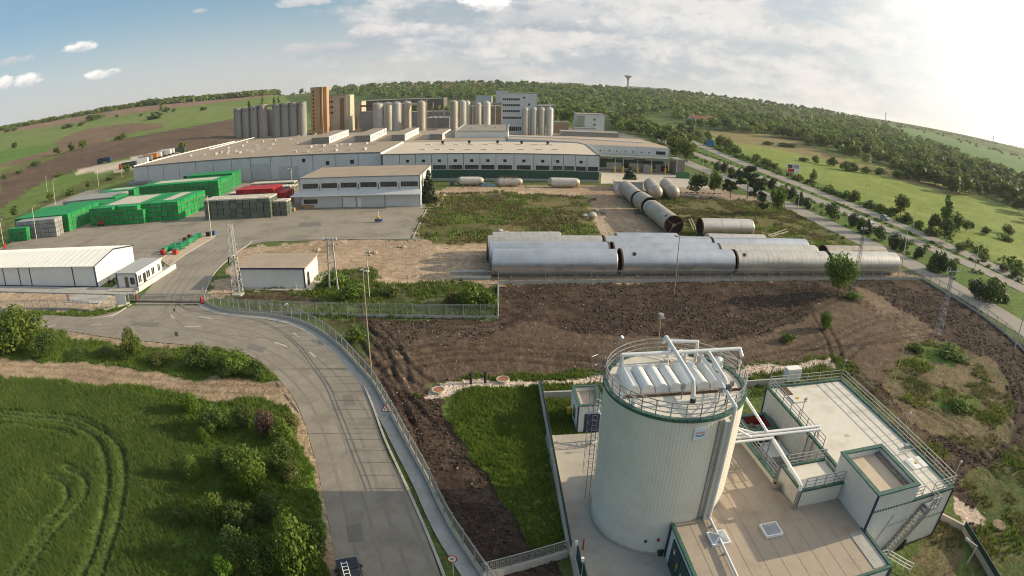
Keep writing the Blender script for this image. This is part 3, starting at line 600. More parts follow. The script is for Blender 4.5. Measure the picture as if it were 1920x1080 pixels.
def ribs(b, x0, x1, y0, y1, z0, z1, gap=.34, d=.03, w=.07, mi=0, sides='wesn'):
    b.box(x0, x1, y0, y1, z0, z1, mi)
    for x in np.arange(x0 + gap / 2, x1, gap):
        if 's' in sides: b.box(x - w / 2, x + w / 2, y0 - d, y0 + .005, z0 + .01, z1 - .01, mi)
        if 'n' in sides: b.box(x - w / 2, x + w / 2, y1 - .005, y1 + d, z0 + .01, z1 - .01, mi)
    for y in np.arange(y0 + gap / 2, y1, gap):
        if 'w' in sides: b.box(x0 - d, x0 + .005, y - w / 2, y + w / 2, z0 + .01, z1 - .01, mi)
        if 'e' in sides: b.box(x1 - .005, x1 + d, y - w / 2, y + w / 2, z0 + .01, z1 - .01, mi)
    return b
def cap(parent, x0, x1, y0, y1, z, w=.30, h=.16, m=None, name='parapet_cap', over=.06, sides='nesw'):
    """coping plates round a flat roof, laid in lengths"""
    m = m or green
    def run(ax, a, c, fix):
        n = max(1, round((c - a) / 2.4)); L = (c - a) / n
        for i in range(n):
            b = MB('SF'); s, e = a + i * L + .012, a + (i + 1) * L - .012
            (b.box(s, e, fix - w / 2, fix + w / 2, z, z + h) if ax == 'x' else b.box(fix - w / 2, fix + w / 2, s, e, z, z + h)); b.build(name, m, parent)
    if 's' in sides: run('x', x0 - over, x1 + over, y0 - over + w / 2)
    if 'n' in sides: run('x', x0 - over, x1 + over, y1 + over - w / 2)
    if 'w' in sides: run('y', y0 - over + w, y1 + over - w, x0 - over + w / 2)
    if 'e' in sides: run('y', y0 - over + w, y1 + over - w, x1 + over - w / 2)
def corner(parent, pts, z0, z1, m=navy, w=.22):
    for x, y in pts:
        b = MB('SF'); b.box(x - w / 2, x + w / 2, y - w / 2, y + w / 2, z0, z1); b.build('corner_trim', m, parent)

# ---- digester tank
DX, DY, DR, DH = 14.47, 35.19, 5.2, 12.2
t = thing('digester_tank', 'tall round cream ribbed tank with railed roof full of white pipes and vaults', 'storage tank', sfl(DX, DY))
b = MB('SF'); n = 132; prof = []
for i in range(n):
    for dt, dr in ((0, 0), (.6, 0), (.66, .010), (.94, .010)):
        a = 2 * math.pi * (i + dt) / n; prof.append((DX + (DR + dr) * math.cos(a), DY + (DR + dr) * math.sin(a)))
m_ = len(prof); b.add([(x, y, .25) for x, y in prof] + [(x, y, DH - .1) for x, y in prof], [(i, (i + 1) % m_, m_ + (i + 1) % m_, m_ + i) for i in range(m_)]); b.build('wall', clad, t)
b = MB('SF'); b.cyl((DX, DY, 0), (DX, DY, .25), DR + .12, n=64); b.build('foot_ring', conc, t)
b = MB('SF'); b.cyl((DX, DY, DH - .12), (DX, DY, DH), DR - .25, n=64); b.build('roof_deck', deck, t)
for i in range(36):
    b = MB('SF'); a0, a1_ = 2 * math.pi * (i + .02) / 36, 2 * math.pi * (i + .98) / 36; vs = []
    for a in (a0, (a0 + a1_) / 2, a1_):
        for r, z in ((DR - .24, DH + .12), (DR + .09, DH + .12), (DR + .09, DH - .12), (DR - .24, DH - .12)): vs.append((DX + r * math.cos(a), DY + r * math.sin(a), z))
    fs = []
    for k in range(2):
        for j in range(4): fs.append((k * 4 + j, k * 4 + (j + 1) % 4, k * 4 + 4 + (j + 1) % 4, k * 4 + 4 + j))
    fs += [(3, 2, 1, 0), (8, 9, 10, 11)]; b.add(vs, fs); b.build('rim_plate', green, t)
circ = [(DX + (DR - .08) * math.cos(a), DY + (DR - .08) * math.sin(a), DH + .12) for a in np.linspace(0, 2 * math.pi, 33)]
railing(t, circ, 1.1, 1.0, galv)
for i in range(7):
    x = 10.95 + i * 1.04; b = MB('SF'); nseg = 10; vs = []
    for y in (33.95, 37.1):
        for k in range(nseg): a = math.pi * k / (nseg - 1); vs.append((x + .48 * math.cos(a), y, DH + .02 + .16 + .5 * math.sin(a)))
        vs += [(x - .48, y, DH + .01), (x + .48, y, DH + .01)]
    q = nseg + 2; b.add(vs, [(k, (k + 1) % q, q + (k + 1) % q, q + k) for k in range(q)] + [tuple(range(q))[::-1], tuple(range(q, 2 * q))]); b.build('vault_cover', white, t)
b = MB('SF'); b.box(10.1, 19.2, 33.4, 33.52, DH + .05, DH + .2); b.build('cross_beam', rust, t)
_sm = mat('roof seam', (.42, .37, .30), None, 1, .85)
for i in range(8): b = MB('SF'); b.box(9.7 + i * 1.3, 9.73 + i * 1.3, 31.2 + abs(i - 3.5) * .45, 33.3, DH, DH + .012); b.build('roof_seam', _sm, t)
def pipe(parent, pts, r=.14, m=None, name='pipe', n=10):
    b = MB('SF'); b.tube(pts, r, n)
    for p in pts[1:-1]: b.lathe(p, [(0.001, -r * 1.05), (r * .75, -r * .75), (r * 1.06, 0), (r * .75, r * .75), (0.001, r * 1.05)], 8)
    return b.build(name, m or steelw, parent, smooth=True)
Z = DH
pipe(t, [(14.72, 39.6, Z + 1.2), (14.72, 39.0, Z + 1.9), (14.5, 32.3, Z + 1.75), (14.75, 32.3, Z + .35)], .16)
pipe(t, [(10.75, 37.0, Z + .35), (10.75, 37.0, Z + 1.55), (20.2, 37.0, Z + 1.6), (20.2, 36.4, Z + 1.2)], .15)
pipe(t, [(17.5, 36.9, Z + 1.5), (17.15, 32.6, Z + 1.4), (17.15, 32.6, Z + .2)], .15)
pipe(t, [(16.9, 37.2, Z + 1.3), (16.8, 32.8, Z + 1.25), (16.75, 29.75, Z + 1.0), (16.75, 29.75, 3.5)], .13)
pipe(t, [(14.9, 38.6, Z + .1), (14.9, 38.6, Z + 1.75), (17.1, 38.3, Z + 1.75), (17.1, 38.3, Z + .1)], .13)
pipe(t, [(16.1, 38.0, Z + .1), (16.1, 38.0, Z + 1.0), (15.5, 37.7, Z + 1.4)], .11)
for x, y in ((14.75, 32.3), (14.9, 38.6)):
    b = MB('SF'); b.lathe((x, y, Z), [(.16, 0), (.2, .05), (.22, .22), (.17, .3), (.15, .42)], 12); b.build('pipe_boot', black, t, smooth=True)
b = MB('SF')
for x, y in ((18.6, 36.2), (19.3, 35.4), (19.0, 37.4), (18.2, 37.3)): b.bar((x, y, Z), (x, y, Z + 1.5), .07)
for p, q in (((18.6, 36.2), (19.3, 35.4)), ((19.3, 35.4), (19.0, 37.4)), ((19.0, 37.4), (18.2, 37.3)), ((18.6, 36.2), (18.2, 37.3))):
    b.bar((*p, Z + 1.5), (*q, Z + 1.5), .07); b.bar((*p, Z + .8), (*q, Z + .8), .05)
b.build('pipe_frame', galv, t)
b = MB('SF'); b.cyl((18.4, 36.8, Z + .1), (18.4, 36.8, Z + .9), .42, n=14); b.lathe((18.4, 36.8, Z + .9), [(.42, 0), (.3, .14), (.01, .2)], 14); b.build('valve_drum', white, t, smooth=True)
for x, y, h in ((17.3, 37.9, .75), (14.4, 37.5, .8), (16.3, 38.6, .5)):
    b = MB('SF'); b.cyl((x, y, Z), (x, y, Z + h), .2, n=12); b.cyl((x, y, Z + h), (x, y, Z + h + .08), .28, n=12); b.build('nozzle', deck, t)
for x, y, h in ((16.9, 31.6, 1.6), (14.1, 32.9, 1.2), (17.9, 33.0, 1.1), (16.5, 31.9, 1.3)):
    b = MB('SF'); b.bar((x, y, Z), (x, y, Z + h), .07); b.box(x - .14, x + .14, y - .1, y + .1, Z + h - .4, Z + h); b.build('control_box', mat('box grey', (.11, .11, .12), None, 1, .6) if (x, y) == (16.9, 31.6) else galv, t)
b = MB('SF'); b.lathe((10.6, 32.6, Z), [(.2, 0), (.2, .3), (.13, .4), (.13, .6)], 10); b.build('vent_pipe', steelw, t, smooth=True)
b = MB('SF'); b.bar((14.5, 39.85, Z + .1), (14.4, 39.85, Z + 3.3), .05); b.build('mast', mat('yellowed steel', (.5, .44, .25), None, 1, .5), t)
b = MB('SF'); b.cyl((14.4, 39.85, Z + 3.3), (14.4, 39.85, Z + 3.5), .22, n=10); b.box(14.2, 14.75, 39.8, 39.9, Z + 3.1, Z + 3.15); b.build('floodlight', galv, t)
b = MB('SF'); b.bar((11.0, 38.8, Z + .1), (11.0, 38.8, Z + 2.0), .05); b.cyl((11.0, 38.8, Z + 2.0), (11.15, 38.7, Z + 2.2), .15, n=8); b.build('floodlight', galv, t)
# pilaster duct with downpipes on the sunny side
for nm, a, w, d, m in (('duct', -67, .62, .34, clad), ('duct', -60.5, .26, .26, mat('ochre pipe cladding', (.40, .33, .20), (.34, .28, .18), 1, .5)), ('downpipe', -72.5, .14, .16, galv)):
    b = MB('SF'); a = R(a); ux, uy = math.cos(a), math.sin(a); c = (DX + (DR + d / 2) * ux, DY + (DR + d / 2) * uy)
    b.bar((c[0], c[1], 3.3), (c[0], c[1], DH - .26), d, w); o = b.build(nm, m, t)
# bar() keeps its width across the x axis, so the ducts sit square to the plant
# maker's plate
b = MB('SF'); fy = DY - DR - .06; b.box(14.15, 15.05, fy - .03, fy, 10.75, 11.7); pl = b.build('name_plate', mat('plate blue white', (.62, .70, .76), (.58, .66, .72), 2, .4), t)
def lettering(txt, size, m, parent, pos, rot, ext=.004, name='lettering'):
    c = bpy.data.curves.new(name, 'FONT'); c.body = txt; c.size = size; c.align_x = 'CENTER'; c.align_y = 'CENTER'; c.extrude = ext; c.materials.append(m)
    o = bpy.data.objects.new(name, c); COL.objects.link(o); o.parent = parent
    base = Vector(parent['_base']) if parent else Vector((0, 0, 0)); o.location = Vector(pos) - base; o.rotation_euler = rot
    bpy.context.view_layer.update(); me = bpy.data.meshes.new_from_object(o); q = bpy.data.objects.new(name, me); COL.objects.link(q); q.parent = parent; q.location = o.location; q.rotation_euler = rot; bpy.data.objects.remove(o); return q
b = MB('SF'); b.box(14.27, 14.93, fy - .04, fy - .03, 11.24, 11.38); b.build('plate_text', mat('plate red', (.42, .10, .09), (.6, .5, .48), 9, .5), pl)
b = MB('SF'); vs = [(14.6 + .33 * math.cos(a), fy - .04, 11.2 - .2 * math.sin(a)) for a in np.linspace(.15, math.pi - .15, 9)] + [(14.6 + .24 * math.cos(a), fy - .04, 11.2 - .10 * math.sin(a)) for a in np.linspace(.15, math.pi - .15, 9)]
b.add(vs, [(k, k + 1, 10 + k, 9 + k) for k in range(8)]); b.build('plate_emblem', mat('plate blue', (.06, .22, .45), None, 2, .4), pl)
b = MB('SF'); a = R(-104); c = (DX + (DR + .05) * math.cos(a), DY + (DR + .05) * math.sin(a)); b.cyl((c[0], c[1], 1.7), (c[0] - .03, c[1] - .12, 1.7), .12, n=10); b.build('hydrant_cap', red, t)
b = MB('SF'); a = R(-114); c = (DX + (DR + .05) * math.cos(a), DY + (DR + .05) * math.sin(a)); b.cyl((c[0], c[1], 1.4), (c[0] - .03, c[1] - .12, 1.4), .1, n=10); b.build('port_cap', black, t)
# caged ladder and stair on the left
b = MB('SF')
for x in (9.0, 9.35): b.bar((x, 37.2, .3), (x, 37.2, DH + 2.2), .05)
for k in range(30): b.bar((9.0, 37.2, .5 + k * .45), (9.35, 37.2, .5 + k * .45), .03)
b.build('ladder', galv, t)
b = MB('SF')
for k in range(14):
    z = 3 + k * .8; b.tube([(8.8, 37.2, z), (8.7, 37.6, z), (9.17, 37.95, z), (9.65, 37.6, z), (9.55, 37.2, z)], .02, 4)
for x, y in ((8.7, 37.6), (9.17, 37.95), (9.65, 37.6)): b.bar((x, y, 3), (x, y, DH + 1), .03)
b.build('ladder_cage', galv, t)
# spiral stair between hut and tank
t = thing('access_stair', 'white mesh access stair standing between the small hut and the round tank', 'stairs', sfl(12.0, 47.0))
b = MB('SF'); c = (12.1, 46.3); nst = 12
for k in range(nst):
    a0 = R(-150 + k * 22); z = .2 + k * .24
    b.add([(c[0] + .12 * math.cos(a0), c[1] + .12 * math.sin(a0), z), (c[0] + 1.1 * math.cos(a0), c[1] + 1.1 * math.sin(a0), z), (c[0] + 1.1 * math.cos(a0 + .4), c[1] + 1.1 * math.sin(a0 + .4), z), (c[0] + .12 * math.cos(a0 + .4), c[1] + .12 * math.sin(a0 + .4), z)], [(0, 1, 2, 3)])
    b.bar((c[0] + 1.1 * math.cos(a0), c[1] + 1.1 * math.sin(a0), z), (c[0] + 1.1 * math.cos(a0), c[1] + 1.1 * math.sin(a0), z + 1.05), .05)
    for hh in (.5, 1.05): b.bar((c[0] + 1.1 * math.cos(a0), c[1] + 1.1 * math.sin(a0), z + hh), (c[0] + 1.1 * math.cos(a0 + R(22)), c[1] + 1.1 * math.sin(a0 + R(22)), z + hh + .24), .045)
b.build('steps', white, t)
b = MB('SF'); b.cyl((c[0], c[1], .02), (c[0], c[1], 3.2), .1, n=8); b.build('post', white, t)

# ---- low building with the tan roof
LZ = 3.3
t = thing('low_plant_building', 'low building under a tan flat roof with two skylights, foot of the round tank', 'building', sfl(21, 25))
LP = [(13.95, 20.9), (28.65, 20.9), (28.65, 29.6), (24.3, 29.6), (23.75, 33.0), (23.45, 40.6), (17.2, 41.2), (14.6, 36), (13.95, 29.9)]
b = MB('SF'); b.prism(LP, 0.02, LZ - .06); b.build('wall', cladw, t)
b = MB('SF'); b.prism([(x + (.02 if x < 20 else -.02), y + .02) for x, y in LP], LZ - .06, LZ); b.build('roof', tan, t)
for p, q in zip([LP[8], LP[0], LP[1]], [LP[0], LP[1], (28.65, 25.6)]):
    p = Vector((*p, 0)); q = Vector((*q, 0)); L = (q - p).length; k = max(1, round(L / 2.3))
    for i in range(k):
        b = MB('SF'); a_, c_ = p + (q - p) * ((i + .006) / k), p + (q - p) * ((i + .994) / k); b.bar(a_ + Vector((0, 0, LZ + .06)), c_ + Vector((0, 0, LZ + .06)), .26, .2); b.build('parapet_cap', green, t)
_rs = mat('felt seam', (.27, .22, .17), (.31, .255, .20), 2, .9)
for k in range(9):
    x = 15.2 + k * 1.35; b = MB('SF'); b.box(x, x + .06, 21.2, 29.4 if x > 24 else (29.6 if x < 17.5 else 32.6), LZ + .003, LZ + .009); b.build('roof_seam', _rs, t)
b = MB('SF'); b.box(27.2, 28.5, 21.2, 25.4, LZ + .003, LZ + .05); b.build('roof_gutter', concg, t)
for x, y in ((21.1, 27.55), (16.8, 27.65)):
    b = MB('SF'); b.box(x - .72, x + .72, y - .72, y + .72, LZ, LZ + .22); o = b.build('skylight', white, t)
    b = MB('SF'); b.box(x - .58, x + .58, y - .58, y + .58, LZ + .22, LZ + .27); b.add([(x - .56, y - .56, LZ + .27), (x + .56, y - .56, LZ + .27), (x + .56, y + .56, LZ + .27), (x - .56, y + .56, LZ + .27), (x, y, LZ + .42)], [(0, 1, 4), (1, 2, 4), (2, 3, 4), (3, 0, 4)]); b.build('dome', skyg, o)
corner(t, [(13.93, 29.85), (13.93, 20.88), (28.7, 20.85)], .02, LZ - .05, navy, .2)
b = MB('SF'); b.box(13.86, 13.93, 27.0, 28.9, .03, 2.75); d = b.build('door', dkgreen, t)
b = MB('SF'); b.box(13.86, 13.93, 25.0, 26.9, .03, 2.75); d2 = b.build('door', dkgreen, t)
b = MB('SF'); b.box(13.80, 13.855, 27.2, 27.3, 1.0, 1.2); b.build('handle', galv, d)
for y, z, m in ((28.2, 2.05, white), (27.3, 1.5, yellow), (26.3, 1.4, white)):
    b = MB('SF'); b.box(13.84, 13.858, y - .14, y + .14, z - .2, z + .2); s = b.build('door_sign', m, d)
    b = MB('SF'); b.box(13.83, 13.838, y - .1, y + .1, z + .05, z + .15); b.build('sign_band', red, s)
b = MB('SF'); b.lathe((13.6, 30.1, .02), [(.25, 0), (.25, .5), (.14, .6)], 10); b.build('pump_pot', black, t)
pipe(t, [(16.85, 30.6, LZ + .25), (16.6, 22.0, LZ + .3), (16.6, 20.6, LZ + .2)], .1, steelw)
for y in (29.0, 26.0, 23.0): b = MB('SF'); b.box(16.55, 16.95, y - .06, y + .06, LZ, LZ + .16); b.build('pipe_support', galv, t)

# ---- main block
MX0, MX1, MY0, MY1, MZ = 28.85, 38.4, 25.25, 45.5, 5.1
t = thing('plant_building', 'large cream flat roofed plant building with railed roof and outside stair', 'building', sfl(33.6, 35))
b = MB('SF'); ribs(b, MX0, MX1, MY0, MY1, .02, MZ - .05, .5, .02, .05); b.build('wall', clad, t)
b = MB('SF'); b.box(MX0 + .02, MX1 - .02, MY0 + .02, MY1 - .02, MZ - .05, MZ); b.build('roof', deck, t)
cap(t, MX0, MX1, MY0, MY1, MZ - .04, .28, .2)
corner(t, [(MX1, MY0), (MX1, MY1), (MX0, MY1)], .02, MZ - .05, navy, .16)
b = MB('SF'); b.box(33.2, MX1 + .03, MY0 - .06, MY0 - .035, 2.6, 2.68); b.build('wall_seam', galv, t)
rz = MZ + .16
railing(t, [(31.9, MY0 + .1, rz), (34.2, MY0 + .1, rz)], 1.05, .8)
railing(t, [(35.5, MY0 + .1, rz), (MX1 - .1, MY0 + .1, rz), (MX1 - .1, MY1 - .1, rz), (MX0 + .1, MY1 - .1, rz), (MX0 + .1, 34.2, rz)], 1.1, 1.5)
# hatches, pads and posts on the roof
for x, y, w, l, m, lid in ((31.0, 42.7, .8, .7, deck, True), (37.0, 29.6, .95, .8, white, True), (30.6, 44.5, .35, .9, rust, False)):
    b = MB('SF'); b.box(x - w, x + w, y - l, y + l, MZ, MZ + (.14 if lid else .1)); o = b.build('hatch' if lid else 'plank', m, t)
    if lid: b = MB('SF'); b.cyl((x, y, MZ + .14), (x, y, MZ + .2), .18, n=12); b.build('hatch_lid', yellow, o)
b = MB('SF'); b.box(36.0, 38.2, 31.3, 31.38, MZ + .25, MZ + .33); b.box(37.5, 37.9, 31.9, 32.3, MZ, MZ + .35); b.build('roof_conduit', galv, t)
b = MB('SF'); b.box(32.4, 32.9, 35.3, 35.8, MZ + .002, MZ + .012); b.build('roof_patch', mat('roof patch', (.40, .33, .24), (.5, .43, .33), 2, .85), t)
for x, y, z, hh in ((29.2, 39.0, MZ, 2.2), (38.2, 33.6, MZ, 2.6), (38.3, 25.6, MZ, 2.4), (38.25, 45.4, MZ, 2.3), (29.0, 45.4, MZ, 2.3)):
    b = MB('SF'); b.bar((x, y, z), (x, y, z + hh), .06); o = b.build('lamp_post', galv, t)
    b = MB('SF'); b.cyl((x, y, z + hh), (x + .22, y + .05, z + hh + .08), .13, n=10); b.build('floodlight', galv, o)
# outside stair on the front
b = MB('SF')
p0, p1 = Vector((31.9, MY0 - .55, .25)), Vector((34.75, MY0 - .55, 4.55))
for s in (-.48, .48): b.bar(p0 + Vector((0, s, 0)), p1 + Vector((0, s, 0)), .08, .26)
st = b.build('stair', galv, t)
for k in range(16):
    u = (k + .5) / 16; c = p0 + (p1 - p0) * u; q = MB('SF'); q.box(c.x - .12, c.x + .12, c.y - .44, c.y + .44, c.z - .02, c.z + .02); q.build('tread', galv, st)
b = MB('SF'); b.box(34.7, 35.75, MY0 - 1.05, MY0 - .03, 4.5, 4.58); b.build('landing', galv, t)
railing(t, [(34.75, MY0 - 1.0, 4.58), (35.7, MY0 - 1.0, 4.58), (35.7, MY0 - .1, 4.58)], 1.05, .5)
railing(t, [(31.9, MY0 - 1.05, .3), (34.75, MY0 - 1.05, 4.6)], 1.0, .8, rails=2)
railing(t, [(30.2, 24.6, .05), (31.9, 24.3, .05), (32.8, 22.6, .05), (33.2, 22.0, .05)], 1.0, .6, white)
# hazard plate by the stair
b = MB('SF'); yk = MY0 - .05; b.add([(33.9, yk, 1.55), (34.2, yk, 1.25), (34.5, yk, 1.55), (34.2, yk, 1.85)], [(0, 1, 2, 3)]); hz = b.build('hazard_plate', white, t)
for dx, dz, m in ((0, .15, red), (.15, 0, yellow), (-.15, 0, mat('sign blue', (.03, .12, .4), None, 1, .5))):
    b = MB('SF'); x, z = 34.2 + dx, 1.55 + dz; b.add([(x - .14, yk - .01, z), (x, yk - .01, z - .14), (x + .14, yk - .01, z), (x, yk - .01, z + .14)], [(0, 1, 2, 3)]); b.build('hazard_field', m, hz)
for x in (33.8, 34.2): b = MB('SF'); b.box(x - .12, x + .12, MY0 - .5, MY0 - .2, .02, 1.05); b.build('gas_bottle_stand', black, t)
# tower on the left of the block
TX0, TX1, TY0, TY1, TZ = 28.6, 33.15, 25.9, 31.2, 6.75
t = thing('plant_tower', 'taller cream ribbed box with an open green topped parapet on the plant roof', 'building', sfl(30.8, 28.5))
b = MB('SF'); w = .3
for x0, x1, y0, y1 in ((TX0, TX1, TY0 - .7, TY0 - .7 + w), (TX0, TX1, TY1 - w, TY1), (TX0, TX0 + w, TY0 - .7 + w, TY1 - w), (TX1 - w, TX1, TY0 - .7 + w, TY1 - w)): b.box(x0, x1, y0, y1, .03, TZ)
for x in np.arange(TX0 + .15, TX1, .3): b.box(x - .03, x + .03, TY0 - .72, TY0 - .695, 2.0, TZ - .02)
for y in np.arange(TY0 - .55, TY1, .3): b.box(TX0 - .02, TX0 + .005, y - .03, y + .03, LZ, TZ - .02); b.box(TX1 - .005, TX1 + .02, y - .03, y + .03, MZ, TZ - .02)
b.build('wall', clads, t)
b = MB('SF'); b.box(TX0 + w + .005, TX1 - w - .005, TY0 - .7 + w + .005, TY1 - w - .005, TZ - .9, TZ - .55); b.build('roof', mat('bare roof screed', (.46, .37, .28), (.52, .43, .34), .6, .9, dirt=((.34, .27, .2), .7, .5)), t)
b = MB('SF'); b.box(TX1 - w - .55, TX1 - w - .01, TY0, TY1 - w - .02, TZ - .54, TZ - .40); b.build('roof_flashing', mat('torn flashing', (.16, .10, .085), (.30, .26, .22), 3, .8), t)
cap(t, TX0, TX1, TY0 - .7, TY1, TZ, .42, .12)
corner(t, [(TX0 - .01, TY0 - .72)], 2.0, TZ, navy, .16)
b = MB('SF'); b.bar((30.4, TY0 - .8, 1.6), (31.3, TY0 - .8, 4.3), .05); b.bar((31.2, TY0 - .8, 3.2), (33.4, TY0 - .8, 3.35), .04); b.build('conduit', galv, t)
# small block with pipe bridge
t = thing('pump_room', 'small cream block with green parapet and railed roof beside the tall tower', 'building', sfl(26.3, 31.3))
BX0, BX1, BY0, BY1, BZ = 24.3, 28.5, 29.6, 33.1, 4.85
b = MB('SF'); ribs(b, BX0, BX1, BY0, BY1, .03, BZ - .04, .3, .02, .05); b.build('wall', clad, t)
b = MB('SF'); b.box(BX0 + .02, BX1 - .02, BY0 + .02, BY1 - .02, BZ - .04, BZ); b.build('roof', deck, t)
cap(t, BX0, BX1, BY0, BY1, BZ - .03, .28, .18, sides='nsw')
corner(t, [(BX0, BY0 - .01)], LZ, BZ, navy, .18)
railing(t, [(BX1, BY0 + .15, BZ + .15), (BX0 + .4, BY0 + .15, BZ + .15)], 1.0, .9); railing(t, [(BX0 + .4, BY1 - .12, BZ + .15), (BX1, BY1 - .12, BZ + .15)], 1.0, .9)
pipe(t, [(24.05, 29.45, BZ + .35), (24.05, 29.45, LZ)], .16, galv, 'downpipe')
b = MB('SF'); b.lathe((23.9, 32.4, LZ), [(.36, 0), (.36, .35), (.3, .6), (.12, .75)], 12, axis=(-.5, -.2, .8)); b.build('duct_bend', mat('dusty duct', (.33, .29, .24), None, 2, .6), t, smooth=True)
# pit behind: low wall, containers
t = thing('pit_wall', 'low green capped wall with railing along the pit edge of the tan roof', 'wall', sfl(23.5, 37))
b = MB('SF'); b.bar((23.85, 33.0, LZ + .25), (23.5, 40.6, LZ + .25), .24, .5); b.build('parapet', clad, t)
b = MB('SF'); b.bar((23.85, 33.0, LZ + .56), (23.5, 40.6, LZ + .56), .36, .1); b.build('parapet_cap', green, t)
railing(t, [(23.9, 33.0, LZ + .6), (23.55, 40.6, LZ + .6)], 1.0, .9)
t = thing('pit_roof', 'sunken grey deck between the tan roof and the plant building', 'deck', sfl(26.2, 38))
b = MB('SF'); b.box(23.95, 28.8, 33.15, 45.4, .03, 1.2); b.build('slab', concg, t)
railing(t, [(24.3, 34.0, 1.2), (24.3, 40.0, 1.2)], 1.0, 1.0); railing(t, [(28.4, 33.5, 1.2), (26.0, 33.5, 1.2), (26.0, 36.0, 1.2)], 1.0, 1.0)
b = MB('SF'); b.box(26.7, 27.9, 34.2, 34.6, 1.2, 2.2); b.box(27.6, 28.3, 36.2, 37.4, 1.2, 2.6); b.build('pump_set', galv, t)
t = thing('cover_box', 'flat white rectangular cover box lying in the sunken pit', 'tank cover', sfl(27.6, 39.6))
b = MB('SF'); b.box(26.5, 28.5, 38.3, 40.6, 1.2, 1.85); b.build('box', white, t); b = MB('SF'); b.box(26.4, 28.6, 38.2, 40.7, 1.85, 1.93); b.build('lid', cladw, t)
for k in range(3): b = MB('SF'); b.box(26.5, 28.5, 38.8 + k * .65, 38.84 + k * .65, 1.935, 1.95); b.build('lid_rib', white, t)
t = thing('waste_skip', 'open green rimmed bin with red inside, full of rubbish behind the tank', 'skip', sfl(26.8, 42.7))
b = MB('SF'); w = .22
for x0, x1, y0, y1 in ((25.2, 28.4, 41.2, 41.2 + w), (25.2, 28.4, 44.2 - w, 44.2), (25.2, 25.2 + w, 41.2 + w, 44.2 - w), (28.4 - w, 28.4, 41.2 + w, 44.2 - w)): b.box(x0, x1, y0, y1, .9, 2.95)
b.build('body', green, t); cap(t, 25.2, 28.4, 41.2, 44.2, 2.95, .42, .1)
b = MB('SF')
for x0, x1, y0, y1 in ((25.45, 28.15, 43.94, 43.975), (28.14, 28.175, 41.45, 43.9), (25.45, 28.15, 41.43, 41.46), (25.43, 25.46, 41.5, 43.9)): b.box(x0, x1, y0, y1, 1.2, 2.9)
b.build('lining', mat('red lining', (.28, .035, .03), (.20, .03, .025), 2, .7), t)
b = MB('SF'); b.box(25.5, 28.1, 41.5, 43.9, 1.0, 1.9)
for k in range(70): x, y = 25.6 + 2.4 * rng.random(), 41.6 + 2.2 * rng.random(); s = .1 + .25 * rng.random(); b.box(x - s, x + s, y - s * .5, y + s * .5, 1.9, 1.95 + .3 * rng.random())
b.build('rubbish', mat('rubbish', (.25, .18, .12), (.5, .44, .36), 3, .95), t)
# pipe bridge from tank to plant
t = thing('pipe_bridge', 'bundle of bright pipes bridging from the round tank to the plant roof', 'pipes', sfl(24, 36))
for pts, r in (([(19.6, 36.35, 6.3), (29.3, 36.0, 6.3), (29.5, 35.9, 5.2)], .15), ([(19.6, 35.95, 6.3), (29.2, 35.5, 6.3)], .13), ([(19.6, 35.6, 6.1), (24.3, 35.5, 6.1)], .13), ([(19.3, 37.3, 7.2), (22.7, 36.2, 6.35)], .11), ([(19.5, 36.9, 7.6), (22.2, 35.7, 6.3)], .11), ([(20.1, 36.4, Z + .9), (21.6, 38.5, 9.5), (23.9, 36.1, 6.4)], .12), ([(24.25, 35.9, 6.0), (24.1, 29.6, 5.55), (24.05, 29.45, BZ + .3)], .15), ([(24.5, 35.9, 5.9), (24.35, 30.0, 5.4)], .1)):
    pipe(t, pts, r)
for x in (24.0, 28.6):
    for y in (35.4, 36.3): b = MB('SF'); b.bar((x, y, 1.2), (x, y, 6.15), .1); b.build('leg', galv, t)
# hut
t = thing('plant_hut', 'small white hut with green parapet and dark door left of the tank', 'hut', sfl(11.3, 49.9))
b = MB('SF'); hw = .16
for x0, x1, y0, y1 in ((10.1, 12.6, 47.9, 47.9 + hw), (10.1, 12.6, 51.85 - hw, 51.85), (10.1, 10.1 + hw, 47.9 + hw, 51.85 - hw), (12.6 - hw, 12.6, 47.9 + hw, 51.85 - hw)): b.box(x0, x1, y0, y1, .03, 3.0)
for x in np.arange(10.25, 12.6, .25): b.box(x - .03, x + .03, 47.88, 47.905, .05, 2.98)
b.build('wall', cladw, t)
b = MB('SF'); b.box(10.1 + hw, 12.6 - hw, 47.9 + hw, 51.85 - hw, 2.3, 2.55); b.build('roof', mat('sand drift', (.5, .4, .29), (.36, .32, .28), .8, .9), t)
cap(t, 10.1, 12.6, 47.9, 51.85, 3.0, .3, .12)
b = MB('SF'); b.box(10.75, 12.3, 47.82, 47.875, .05, 2.1); b.build('door', navy, t); corner(t, [(10.1, 47.88)], .03, 3.0, navy, .12)
b = MB('SF'); b.box(10.04, 10.09, 49.2, 50.2, .8, 1.9); b.build('window', glass, t)
b = MB('SF'); b.cyl((9.85, 51.2, .02), (9.85, 51.2, .95), .25, n=10); o = b.build('gas_bottle', yellow); tag(o, 'yellow drum standing against the left wall of the small hut', 'drum')
